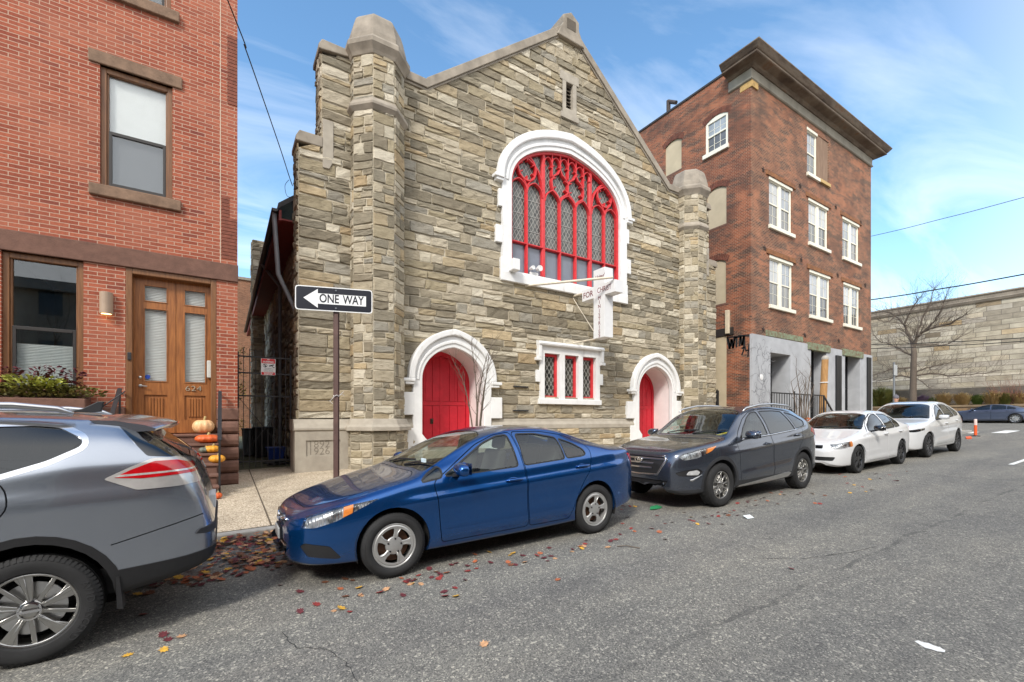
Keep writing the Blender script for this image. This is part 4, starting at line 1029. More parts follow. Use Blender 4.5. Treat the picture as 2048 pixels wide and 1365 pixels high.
# ---- slit louvre in the gable
sl0, sl1, slz0, slz1 = CXC-.155, CXC+.155, 12.5, 13.42
lv = MB()
sl = wall_holes(lv, CXC-.32, CXC+.32, 12.3, 13.62, [(sl0, sl1, slz0, slz1)], lambda a, z, d: (a, CY-.06+d, z), .35)
lv.box(CXC-.42, CXC+.42, CY-.064, CY+.02, 13.44, 13.74).box(CXC-.40, CXC+.40, CY-.09, CY+.02, 12.12, 12.3)
slit = lv.build('louvre_window', M_LIME, church, fix=False)
b_ = MB().face((sl0, CY+.28, slz0), (sl1, CY+.28, slz0), (sl1, CY+.28, slz1), (sl0, CY+.28, slz1)); b_.build('opening', M_DARKROOM, slit, fix=False)
b_ = MB()
for k in range(7): z = slz0+.05+k*.13; b_.prism([(sl0, CY+.05, z), (sl1, CY+.05, z), (sl1, CY+.22, z+.09), (sl0, CY+.22, z+.09)], (0, .004, .02))
b_.build('louvres', mat('louvre wood', lin((106, 96, 82)), .8), slit)
# iron ledges on the wall, flood lights on the window sill
b_ = MB()
for py in (773.5, 821.5):
    a, z = P(1025, py, CY); c, _ = P(1054, py, CY); b_.box(a, c, CY-.09, CY-.01, z-.02, z+.02)
b_.build('iron_ledge', M_IRON, church)
fx, fz = P(1024, 545, WY)
fb2 = thing('flood_light', 'white box flood light at the left end of the arched window sill', 'light', (fx, WY, fz))
MB().box(fx-.14, fx+.12, WY-.30, WY-.0, fz+.0, fz+.36).build('housing', M_WHITE, fb2, bevel=.02)
MB().bar((fx, WY-.02, fz+.05), (fx, WY+.3, z0+.05), .04).build('bracket', M_WHITE, fb2)
fx, fz = P(1068, 551, WY+.05)
sp2 = thing('spot_light', 'pair of white spot lamps on the arched window sill', 'light', (fx, WY, fz))
for dx_, s_ in ((-.12, .07), (.16, .10)):
    MB().lathe([(.001, 0), (s_*.6, 0), (s_, -.16), (s_*.95, -.2), (.001, -.19)], (fx+dx_, WY+.1, z0+.12+s_), 16, 'y').build('lamp_head', M_WHITE, sp2, smooth=40)
MB().box(fx-.14, fx+.18, WY+.05, WY+.12, z0+.0, z0+.09).build('base', M_WHITE, sp2, bevel=.01)
# ---- hanging cross sign
SX0, SX1 = 10.30, 10.67
cross = thing('cross_sign', 'white box cross reading United For Christ Ministries, hung out from the church wall', 'sign', (10.48, 10.9, 4.25))
ya0, ya1 = 10.12, 11.65; za0, za1 = 5.60, 5.98; yu0, yu1 = 10.57, 11.09; zu0, zu1 = 4.25, 6.50
poly = [(yu0, zu0), (yu1, zu0), (yu1, za0), (ya1, za0), (ya1, za1), (yu1, za1), (yu1, zu1), (yu0, zu1), (yu0, za1), (ya0, za1), (ya0, za0), (yu0, za0)]
M_SIGNW = mat('white sign paint', (.68, .68, .685), .5, var=.04, vs=6)
MB().yz(poly, SX0, SX1).build('cross_box', M_SIGNW, cross, bevel=.006)
M_LET = mat('maroon letters', lin((112, 40, 46)), .6, var=.1)
rd, up_ = (0, -1, 0), (0, 0, 1)
zc = (za0+za1)/2; yc = (yu0+yu1)/2
text_mb('FOR', .27, (SX0-.003, ya1-.30, zc-.02), rd, up_, .006, squash=.95).build('lettering', M_LET, cross)
text_mb('CHRIST', .24, (SX0-.003, yu0+.02, zc+.0), rd, up_, .006, squash=.80).build('lettering', M_LET, cross)
text_mb('United', .2, (SX0-.003, yc, zu1-.27), rd, (0, -.35, 1), .006, shear=.3, squash=.8).build('lettering', M_LET, cross)
lt = MB()
for i, ch in enumerate('MINISTRIES'):
    lt.merge(text_mb(ch, .165, (SX0-.003, yc-.02, za0-.06-i*.136), rd, up_, .006))
lt.build('lettering', M_LET, cross)
t_ = MB(); pts = [(yc+.12*math.cos(2*PI*k/20), zc+.02+.15*math.sin(2*PI*k/20)) for k in range(20)]
MB().add([(SX0-.0035, a, z) for a, z in pts], [tuple(range(20))]).build('faded_emblem', mat('faded grey', (.72, .72, .74), .6, var=.05), cross)
M_BRK = mat('cream bracket pipe', lin((206, 196, 178)), .6, var=.15, vs=9)
MB().tube([(SX0+.15, CY+.0, 5.96), (SX0+.1, ya1-.02, 5.92)], .035, 10).build('bracket_pipe', M_BRK, cross, smooth=50)
MB().tube([(SX0+.15, CY+.0, 4.30), (SX0+.15, yu1-.05, 4.27)], .03, 10).build('bracket_pipe', M_BRK, cross, smooth=50)
ax_, az_ = P(1050, 572, CY); 
MB().tube([(ax_, CY+.0, az_), (SX0-.06, ya0+.02, P(1233, 556, ya0)[1])], .04, 10).build('stay_pipe', M_BRK, cross, smooth=50)
MB().tube([(SX0+.12, CY-.02, 5.9), (SX0+.12, yu1-.03, 4.35)], .012, 6).build('stay_wire', M_BRK, cross)
# ================================================================ CORNER BUILDING (four storeys)
BY = 11.3
BX0 = P(1502, 500, BY)[0]; BX1 = P(1742, 500, BY)[0]; BY1 = 30.0
BT = P(1502, 160, BY)[1]                     # underside of the cornice
bz0 = GZ(BX0)+.2
bldg = thing('corner_building', 'four storey weathered brick corner building with heavy cornice and grey stucco shopfront', 'building', (BX0, BY, bz0))
cA, cB, cM, cS = lin((120, 76, 56)), lin((158, 102, 76)), lin((168, 146, 124)), lin((74, 56, 50)); ST_ = lin((72, 52, 46))
M_CB = brick_mat('corner brick', 'xz', cA, cB, cM, .21, .07, .007, stain=cS, stain_amt=.5, var=.5, c3=lin((84, 54, 46)), streak=ST_)
M_CBS = brick_mat('corner side brick', 'yz', lin((126, 70, 50)), lin((160, 92, 64)), cM, .21, .07, .007, stain=cS, stain_amt=.6, var=.5, c3=lin((84, 54, 46)), streak=ST_)
M_CREAM = mat('cream window paint', lin((224, 220, 204)), .5, var=.06, vs=6)
M_STUC = mat('grey stucco', lin((166, 168, 172)), .85, var=.13, vs=1.6, bump=.15, bs=14)
M_STUCD = mat('grey stucco reveal', lin((128, 134, 144)), .85, var=.12, vs=1.6)
M_BEIGE = mat('beige render', lin((182, 168, 142)), .9, var=.12, vs=1.2, bump=.2, bs=25)
M_RUST = mat('rusted lintel', lin((92, 58, 38)), .85, col2=lin((150, 100, 58)), vs=5, bump=.3)
M_RUSTG = mat('green rusted lintel', lin((104, 78, 54)), .85, col2=lin((128, 148, 122)), vs=6, bump=.3)
M_CORN = None
def cornice_mat():
    t = NT('weathered tin cornice'); co = t.coords(stretch=(.5, .5, 2.2))
    n = t.noise(co, 1.6, 7, .65)
    c = t.ramp(n, [(.25, lin((62, 52, 45))), (.45, lin((98, 84, 72))), (.58, lin((120, 108, 94))), (.70, lin((116, 82, 58))), (.85, lin((150, 142, 128)))])
    t.bsdf(c, .7, spec=.3); t.bump(n, .06, .01); return t.m
M_CORN = cornice_mat()
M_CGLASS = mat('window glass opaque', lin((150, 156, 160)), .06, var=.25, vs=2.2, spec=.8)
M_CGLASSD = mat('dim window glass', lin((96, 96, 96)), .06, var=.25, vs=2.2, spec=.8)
zb = bz0
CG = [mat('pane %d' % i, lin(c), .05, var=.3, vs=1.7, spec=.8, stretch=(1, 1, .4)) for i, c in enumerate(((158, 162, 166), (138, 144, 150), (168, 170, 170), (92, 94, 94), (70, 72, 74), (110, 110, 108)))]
# openings: pairs of sashes on the front
rows = [[((1538, 355), (1584, 376), (1538, 449)), ((1617, 398), (1656, 418), (1616, 484)), ((1685, 431), (1718, 447), (1687, 512))],
        [((1539, 513), (1585, 529), (1539, 610)), ((1619, 540), (1660, 555), (1619, 630)), ((1687, 563), (1719, 577), (1687, 644))]]
front_holes, wins = [], []
for ri, rw_ in enumerate(rows):
    zt = sum(P(*a[0], BY)[1] for a in rw_)/3; z0 = sum(P(*a[2], BY)[1] for a in rw_)/3
    for a in rw_:
        x0, x1 = P(*a[0], BY)[0], P(*a[1], BY)[0]; wins.append((x0, x1, z0, zt)); front_holes.append((x0, x1, z0, zt))
tx0_, tx1_ = P(1614, 253, BY)[0], P(1657, 277, BY)[0]; tz1 = P(1614, 255, BY)[1]; tz0_ = P(1615, 345, BY)[1]
front_holes.append((tx0_, tx1_, tz0_, tz1))
STZ = P(1502, 668, BY)[1]                    # top of the stucco
wall_holes(MB(), BX0, BX1, STZ, BT+.45, front_holes, lambda a, z, d: (a, BY+d, z), .16).build('front_wall', M_CB, bldg, fix=False)
# left face with its blind arches
def yz_hole(px0, px1, pyb, pyt): 
    t0, t1 = PX(px0, 400, BX0)[0], PX(px1, 400, BX0)[0]; pm = (px0+px1)/2
    return [min(t0, t1), max(t0, t1), PX(px1, pyb, BX0)[1], PX(px1, pyt, BX0)[1]]
Lw = [PX(1456, 0, BX0)[0], PX(1411, 0, BX0)[0], PX(1456, 288, BX0)[1], PX(1456, 217, BX0)[1]]
Lb = [[PX(1363, 0, BX0)[0], PX(1330, 0, BX0)[0], PX(1363, 337, BX0)[1], PX(1363, 271, BX0)[1]],
      [PX(1453, 0, BX0)[0], PX(1413, 0, BX0)[0], PX(1453, 447, BX0)[1], PX(1453, 366, BX0)[1]],
      [PX(1452, 0, BX0)[0], PX(1410, 0, BX0)[0], PX(1452, 606, BX0)[1], PX(1452, 515, BX0)[1]],
      [PX(1453, 0, BX0)[0], PX(1410, 0, BX0)[0], zb, PX(1453, 672, BX0)[1]]]
def arched_sheet(mb, y0, y1, z0, z1, holes, X, dep):
    """wall sheet in the plane X with openings whose heads are shallow arches"""
    rect = [(h[0], h[1], h[2], h[3]) for h in holes]
    wall_holes(mb, y0, y1, z0, z1, rect, lambda a, z, d: (X+d, a, z), dep)
    for h in holes:
        if len(h) > 4: continue
        n = 10; m_ = (h[0]+h[1])/2; hw_ = (h[1]-h[0])/2; r_ = .18
        for i in range(n):
            a0 = h[0]+(h[1]-h[0])*i/n; a1 = h[0]+(h[1]-h[0])*(i+1)/n
            za = h[3]-r_*((a0-m_)/hw_)**2; zb_ = h[3]-r_*((a1-m_)/hw_)**2
            mb.face((X, a0, za), (X, a1, zb_), (X, a1, h[3]), (X, a0, h[3]))
            mb.face((X, a0, za), (X, a1, zb_), (X+dep, a1, zb_), (X+dep, a0, za))
    return mb
allL = [Lw]+Lb[:3]
LT = BT+1.06
arched_sheet(MB(), BY, BY1, zb-.3, LT, [tuple(h) for h in allL], BX0, .12).face((BX0, BY1, zb), (BX1, BY1, zb), (BX1, BY1, BT), (BX0, BY1, BT)).face((BX1, BY, STZ), (BX1, BY1, STZ), (BX1, BY1, BT), (BX1, BY, BT)).build('side_wall', M_CBS, bldg, fix=False)
MB().face((BX0, BY, BT+.6), (BX1, BY, BT+.6), (BX1, BY1, BT+.6), (BX0, BY1, BT+.6)).build('roof', M_ROOF, bldg, fix=False)
MB().box(BX0-.05, BX0+.25, BY+.3, BY1, LT, LT+.10).build('parapet_coping', mat('dark coping', lin((48, 44, 42)), .6), bldg)
for i, h in enumerate(Lb):
    MB().box(BX0+(.06 if i < 3 else -.012), BX0+.10, h[0], h[1], h[2], h[3]).build('blocked_window', M_BEIGE, bldg)
    if i < 3: MB().box(BX0-.01, BX0+.1, h[0]-.05, h[1]+.05, h[2]-.09, h[2]+.0).build('blocked_sill', M_BROWN, bldg)
# brick arches over the side openings: soldier course
ar = MB()
for h in allL:
    ar = MB(); m_ = (h[0]+h[1])/2; hw_ = (h[1]-h[0])/2; n = 16
    for i in range(n):
        a0 = h[0]-.08+(h[1]-h[0]+.16)*i/n; a1 = h[0]-.08+(h[1]-h[0]+.16)*(i+1)/n-.012
        za = h[3]+.01-.18*((a0-m_)/hw_)**2; zc_ = h[3]+.01-.18*((a1-m_)/hw_)**2; k_ = (((a0+a1)/2-m_)/hw_)*.1
        ar.prism([(BX0-.008, a0, za), (BX0-.008, a1, zc_), (BX0-.008, a1+k_, zc_+.27), (BX0-.008, a0+k_, za+.27)], (.03, 0, 0))
    ar.build('brick_arch', mat('soot dark brick', lin((96, 56, 44)), .9, var=.5, vs=5, bump=.4), bldg)
# side sash window
x = BX0+.02; a, c, z0, z1 = Lw
a += .004; c -= .004; z1 -= .004
wn_ = MB().box(x, x+.1, a, a+.12, z0, z1-.222).box(x, x+.1, c-.12, c, z0, z1-.222).box(x+.001, x+.099, a, c, z1-.22, z1).box(x-.14, x+.1, a-.06, c+.1, z0-.2, z0).box(x+.01, x+.09, a+.12, c-.12, (z0+z1)/2-.06, (z0+z1)/2+.02).build('side_window', M_CREAM, bldg, bevel=.01)
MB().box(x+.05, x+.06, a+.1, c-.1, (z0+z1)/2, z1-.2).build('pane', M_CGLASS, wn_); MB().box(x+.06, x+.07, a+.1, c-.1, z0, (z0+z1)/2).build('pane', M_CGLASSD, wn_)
b_ = MB()
for k in (1, 2): y_ = a+.12+(c-a-.24)*k/3; b_.box(x+.042, x+.058, y_-.01, y_+.01, z0, z1-.2)
for z_ in (z0+(z1-z0)*.22, z0+(z1-z0)*.66): b_.box(x+.042, x+.058, a+.1, c-.1, z_-.01, z_+.01)
b_.build('glazing_bar', M_CREAM, wn_)
def pair_window(x0, x1, z0, z1, single=False):
    y = BY+.05; m_ = (x0+x1)/2; fw = .085; b_ = MB()
    b_.box(x0, x0+fw, y, y+.09, z0, z1-.001).box(x1-fw, x1, y, y+.09, z0, z1-.001).box(x0+fw, x1-fw, y, y+.09, z1-.16, z1-.001)
    b_.box(x0-.02, x1+.02, y-.07, y-.002, z1-.12, z1+.02)
    if not single: b_.box(m_-.12, m_+.12, y-.01, y+.09, z0, z1-.16)
    w_ = b_.build('window', M_CREAM, bldg, bevel=.01)
    MB().prism([(x0-.06, y+.1, z0), (x0-.06, BY-.10, z0-.03), (x0-.06, BY-.10, z0-.20), (x0-.06, y+.1, z0-.20)], (x1-x0+.22, 0, 0)).build('sill', M_CREAM, w_, bevel=.01)
    for a, c in (((x0+fw, m_-.12), (m_+.12, x1-fw)) if not single else ((x0+fw, x1-fw),)):
        zm = (z0+z1)/2-.04; r_ = .035
        MB().box(a, c, y+.03, y+.07, zm-.03, zm+.03).box(a, a+r_, y+.04, y+.08, z0, zm-.03).box(c-r_, c, y+.04, y+.08, z0, zm-.03).box(a, a+r_, y+.03, y+.06, zm+.03, z1-.16).box(c-r_, c, y+.03, y+.06, zm+.03, z1-.16).build('sash', M_CREAM, w_)
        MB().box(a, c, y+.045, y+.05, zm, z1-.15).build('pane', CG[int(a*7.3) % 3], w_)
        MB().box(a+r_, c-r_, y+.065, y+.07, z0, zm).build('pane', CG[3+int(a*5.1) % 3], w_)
        q = MB(); q.box((a+c)/2-.01, (a+c)/2+.01, y+.055, y+.063, z0, zm-.03)
        for z_ in (z0+(zm-z0)*.5,): q.box(a+r_, c-r_, y+.055, y+.063, z_-.008, z_+.008)
        q.box((a+c)/2-.01, (a+c)/2+.01, y+.034, y+.044, zm+.03, z1-.16).box(a+r_, c-r_, y+.034, y+.044, zm+.03+(z1-.16-zm-.03)*.5-.008, zm+.03+(z1-.16-zm-.03)*.5+.008)
        q.build('glazing_bar', M_CREAM, w_)
    return w_
for w_ in wins: pair_window(*w_)
mxx = tx0_+(tx1_-tx0_)*.46
pair_window(tx0_, mxx, tz0_, tz1, True)
bd = MB()
for k in range(4):
    a = mxx+.01+(tx1_-mxx-.02)*k/4; bd.box(a, a+(tx1_-mxx-.02)/4-.006, BY+.02+.004*k, BY+.06, tz0_, tz1)
bd.build('boards', mat('weathered boards', lin((112, 88, 72)), .9, col2=lin((146, 122, 102)), vs=4, stretch=(6, 6, .5)), bldg)
MB().box(mxx+.14, tx1_+.06, BY-.1, BY+.1, tz0_-.16, tz0_-.0).build('stone_sill', mat('ochre sill', lin((186, 156, 104)), .8), bldg)
# rusted steel lintels
for i, (x0, x1, z0, z1) in enumerate(wins):
    MB().box(x0-.28, x1+.3, BY-.015, BY+.1, z1+.03, z1+.27).box(x0-.28, x1+.3, BY-.06, BY-.015, z1+.03, z1+.055).build('lintel', M_RUST, bldg)
# star shaped wall anchors
def star(px, py, n=1):
    x, z = P(px, py, BY); r_ = .17; v = [(x, BY-.06, z)]
    for k in range(10):
        q = r_ if k % 2 == 0 else r_*.42; v.append((x+q*math.sin(PI*k/5), BY-.012, z+q*math.cos(PI*k/5)))
    MB().add(v, [(0, k+1, (k+1) % 10+1) for k in range(10)]).build('wall_anchor', mat('rusty iron', lin((56, 42, 36)), .8, var=.3), bldg)
for p in ((1526, 340), (1600, 372), (1671, 415), (1721, 445), (1529, 497), (1602, 520), (1675, 551), (1730, 571), (1526, 659), (1609, 671), (1677, 682)): star(*p)
# cornice: frieze, dentil bed, projecting crown, mitred round the corner
zt_c = BT
prof = [(0, -.02), (.05, 0.0), (.09, .06), (.09, .12), (.05, .16), (.05, .85), (.10, .90), (.16, 1.0), (.22, 1.02), (.30, 1.18), (.36, 1.22), (.70, 1.30), (.74, 1.34), (.74, 1.52), (.80, 1.60), (.92, 1.82), (.98, 1.98), (1.0, 2.06), (.96, 2.12), (.0, 2.2)]
cyL = BY+1.05
def run_prof(prof, name, m):
    b_ = MB(); n = len(prof)
    for o, z in prof: b_.v += [(BX0-o, cyL, zt_c+z), (BX0-o, BY-o, zt_c+z), (BX1+o, BY-o, zt_c+z), (BX1+o, BY+6, zt_c+z)]
    for i in range(n-1):
        for k in range(3): b_.f.append((i*4+k, i*4+k+1, (i+1)*4+k+1, (i+1)*4+k))
    b_.f.append(tuple(i*4 for i in range(n))); b_.f.append(tuple(i*4+3 for i in range(n-1, -1, -1)))
    return b_.build(name, m, bldg)
run_prof([(-.05, -.02), (.05, 0.0), (.09, .04), (.09, .08), (.05, .11), (.05, .50), (-.05, .50)], 'cornice_frieze', mat('grey tin frieze', lin((112, 106, 94)), .7, col2=lin((152, 146, 132)), vs=1.1, stretch=(1, 1, .5)))
run_prof([(-.05, .502), (.10, .502), (.14, .54), (.17, .56), (.22, .61), (.26, .62), (.56, .65), (.60, .68), (.60, .76), (.63, .77), (.66, .80), (.72, .88), (.78, .96), (.80, .98), (.80, 1.03), (.76, 1.06), (-.05, 1.14)], 'cornice_crown', M_CORN)
MB().box(BX0+.02, BX1-.02, BY+.02, cyL-.02, BT+.25, BT+1.12).build('cornice_core', M_CORN, bldg)
MB().box(BX0-.02, BX0+.5, BY-.06, BY+.5, BT-.3, BT-.02).build('corner_block', mat('ochre block', lin((178, 146, 92)), .85, var=.3), bldg)
# roof vent pipe
t_, z_ = PX(1337, 222, BX0+.4)
vp = MB().tube([(BX0+.4, t_, LT-.1), (BX0+.4, t_, LT+1.0)], .11, 8).tube([(BX0+.4, t_, LT+.95), (BX0+.4, t_-.5, LT+.6)], .1, 8)
vp.build('vent_pipe', mat('rusty vent', lin((62, 52, 48)), .7, var=.3), bldg)
# ---- stucco ground floor
SY = BY-.07
dxa, dxb = P(1541, 700, SY)[0], P(1581, 700, SY)[0]; dzt = P(1541, 705, SY)[1]
s1a, s1b = P(1622, 700, SY)[0], P(1653, 700, SY)[0]; s1t = P(1625, 687, SY)[1]
s2a, s2b = P(1690, 700, SY)[0], P(1720, 700, SY)[0]; s2t = P(1692, 697, SY)[1]
st = wall_holes(MB(), BX0-.02, BX1, zb-.2, STZ, [(dxa, dxb, zb-.2, dzt), (s1a, s1b, zb+.2, STZ+.1), (s2a, s2b, zb+.2, STZ+.1)], lambda a, z, d: (a, SY+d, z), .9)
st.face((BX0-.02, SY, zb-.2), (BX0-.02, BY+.05, zb-.2), (BX0-.02, BY+.05, STZ), (BX0-.02, SY, STZ)).face((BX1, SY, zb-.2), (BX1, BY1, zb-.2), (BX1, BY1, STZ), (BX1, SY, STZ)).face((BX0, SY, STZ), (BX1, SY, STZ), (BX1, BY+.02, STZ), (BX0, BY+.02, STZ))
stc = st.build('stucco_front', M_STUC, bldg, fix=False)
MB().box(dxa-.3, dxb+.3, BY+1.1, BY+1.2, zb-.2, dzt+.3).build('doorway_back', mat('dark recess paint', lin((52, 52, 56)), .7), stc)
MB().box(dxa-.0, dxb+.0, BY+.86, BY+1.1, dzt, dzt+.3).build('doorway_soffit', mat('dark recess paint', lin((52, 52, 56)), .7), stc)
ck = MB(); rr = random.Random(9)
for _ in range(70):
    x = rr.uniform(BX0+.3, dxa-.15); z = rr.uniform(zb+1.0, STZ-.2); q = [(x, z)]; a = rr.uniform(0, 6)
    for _ in range(7): a += rr.uniform(-.9, .9); x += .09*math.cos(a); z += .09*math.sin(a); q.append((x, z))
    for (a0, z0), (a1, z1) in zip(q[:-1], q[1:]):
        d = Vector((a1-a0, z1-z0)).normalized(); nx, nz = -d.y*.008, d.x*.008
        ck.face(*[(p, SY-.003, r_) for p, r_ in ((a0+nx, z0+nz), (a0-nx, z0-nz), (a1-nx, z1-nz), (a1+nx, z1+nz))])
ck.build('stucco_cracks', mat('hairline crack', lin((112, 112, 116)), .9, var=0), stc, fix=False)
MB().lathe([(.001, -.03), (.13, -.02), (.14, 0)], (P(1523, 755, SY)[0], SY, P(1523, 755, SY)[1]), 20, 'y').build('round_sign', M_WHITE, stc)
M_SHOP = mat('shop dark glass', lin((42, 48, 56)), .04, var=.5, vs=1.2, spec=.8)
M_BLKF = mat('black shop frame', lin((26, 27, 30)), .45, var=.1)
for a, c, zt in ((s1a, s1b, s1t), (s2a, s2b, s2t)):
    w_ = MB().box(a, c, SY+.72, SY+.75, zb+.2, STZ).build('shop_window', M_SHOP, bldg)
    f_ = MB()
    for x in (a, a+(c-a)*.42, c-.1): f_.box(x, x+.1, SY+.62, SY+.72, zb+.2, zt)
    for z in (zt-.12, zb+2.6, zb+1.2): f_.box(a+.1, c-.1, SY+.64, SY+.719, z, z+.1)
    f_.build('shop_frame', M_BLKF, w_)
    MB().box(a-.35, c+.35, SY-.06, BY+.1, STZ-.28, STZ+.08).build('lintel', M_RUSTG, bldg)
MB().box(dxa-.3, dxb+1.3, BY-.05, BY+.05, STZ+.04, STZ+.30).build('lintel', M_RUSTG, bldg)
for pa, pb, pt in ((1670.5, 1680.5, 711), (1733, 1740, 715)):
    a, c = P(pa, 0, SY)[0], P(pb, 0, SY)[0]; zt = P(pa, pt, SY)[1]
    MB().box(a, (a+c)/2-.01, SY-.08, SY+.0, zb-.1, zt).box((a+c)/2+.01, c, SY-.08, SY, zb-.1, zt).build('shutter_panel', M_BLKF, bldg, bevel=.01)
# graffiti tag on the side wall, brush strokes
gf = MB()
def stroke(pts, w=.07):
    q = [PX(px, py, BX0) for px, py in pts]
    for (a, z), (c, e) in zip(q[:-1], q[1:]):
        d = Vector((c-a, e-z));  d.normalize(); nx, nz = -d.y*w, d.x*w
        gf.face(*[(BX0-.004, p, r_) for p, r_ in ((a+nx-d.x*w*.6, z+nz-d.y*w*.6), (a-nx-d.x*w*.6, z-nz-d.y*w*.6), (c-nx+d.x*w*.6, e-nz+d.y*w*.6), (c+nx+d.x*w*.6, e+nz+d.y*w*.6))])
stroke([(1454.5, 677), (1459.5, 697), (1463, 680), (1466, 696), (1469, 676)], .055); stroke([(1455, 676), (1470, 674)], .03); stroke([(1457, 678), (1460.5, 696), (1464, 679), (1467.5, 695), (1470, 675)], .03)
stroke([(1473, 675), (1473, 694)], .05); stroke([(1471, 675), (1477, 674)], .05)
stroke([(1479, 692), (1481, 674), (1484.5, 690), (1488, 673), (1488.5, 692)], .055); stroke([(1478, 673), (1499, 671)], .05)
stroke([(1484, 697), (1488, 695), (1487, 702), (1484, 710)], .04); stroke([(1490, 694), (1492, 702), (1497, 701)], .035); stroke([(1498, 690), (1496, 714)], .035)
gf.build('graffiti', mat('black spray paint', (.015, .015, .017), .6, var=.2), bldg, fix=False)
# beam, pipe stub over the blocked doorway
a, z = PX(1467, 660, BX0-.02); c, e = PX(1425, 680, BX0)
MB().box(BX0-.06, BX0+.05, a, c+1.5, Lb[3][3]+.0, Lb[3][3]+.36).build('steel_beam', mat('dark steel beam', lin((38, 32, 30)), .7, var=.2), bldg)
a, z0 = PX(1455, 668, BX0-.1); _, z1 = PX(1455, 621, BX0-.1)
MB().box(BX0-.17, BX0-.02, a-.09, a+.09, z0, z1).build('downpipe_stub', mat('cream pipe', lin((200, 186, 162)), .7, var=.1), bldg, bevel=.02)
# ================================================================ CARS
def pchip(pts):
    """monotone cubic through (x, y) points"""
    x = np.array([p[0] for p in pts], float); y = np.array([p[1] for p in pts], float)
    h = np.diff(x); d = np.diff(y)/h; m = np.zeros(len(x))
    for i in range(1, len(x)-1):
        if d[i-1]*d[i] > 0:
            w1, w2 = 2*h[i]+h[i-1], h[i]+2*h[i-1]; m[i] = (w1+w2)/(w1/d[i-1]+w2/d[i])
    m[0], m[-1] = d[0], d[-1]
    def f(q):
        q = min(max(q, x[0]), x[-1]); i = min(int(np.searchsorted(x, q, 'right'))-1, len(h)-1); i = max(i, 0)
        t = (q-x[i])/h[i]; t2, t3 = t*t, t*t*t
        return float((2*t3-3*t2+1)*y[i]+(t3-2*t2+t)*h[i]*m[i]+(-2*t3+3*t2)*y[i+1]+(t3-t2)*h[i]*m[i+1])
    return f
def in_poly(a, b, poly):
    c = False; j = len(poly)-1
    for i in range(len(poly)):
        (x1, y1), (x2, y2) = poly[i], poly[j]
        if (y1 > b) != (y2 > b) and a < (x2-x1)*(b-y1)/(y2-y1)+x1: c = not c
        j = i
    return c
def offset_poly(poly, d):
    n = len(poly); A = sum(poly[i][0]*poly[(i+1) % n][1]-poly[(i+1) % n][0]*poly[i][1] for i in range(n)); s = 1 if A > 0 else -1; out = []
    for i in range(n):
        p, q, r = Vector(poly[i-1]), Vector(poly[i]), Vector(poly[(i+1) % n])
        a, b = (q-p).normalized(), (r-q).normalized(); na, nb = Vector((a.y, -a.x))*s, Vector((b.y, -b.x))*s
        m = (na+nb); L = max(m.length, .35); m = m/L; k = d/max(.4, m.dot(na)); out.append(tuple(q+m*k))
    return out
def rounded(poly, r=.03, n=3):
    out = []; N = len(poly)
    for i in range(N):
        p, q, s = Vector(poly[i-1]), Vector(poly[i]), Vector(poly[(i+1) % N])
        a = q+(p-q).normalized()*min(r, (p-q).length*.45); c = q+(s-q).normalized()*min(r, (s-q).length*.45)
        for k in range(n+1):
            t = k/n; v = a*(1-t)**2+q*2*t*(1-t)+c*t*t; out.append((v.x, v.y))
    return out
def circle(cx, cz, r, n=28, a0=0, a1=2*PI): return [(cx+r*math.cos(a0+(a1-a0)*k/n), cz+r*math.sin(a0+(a1-a0)*k/n)) for k in range(n)]
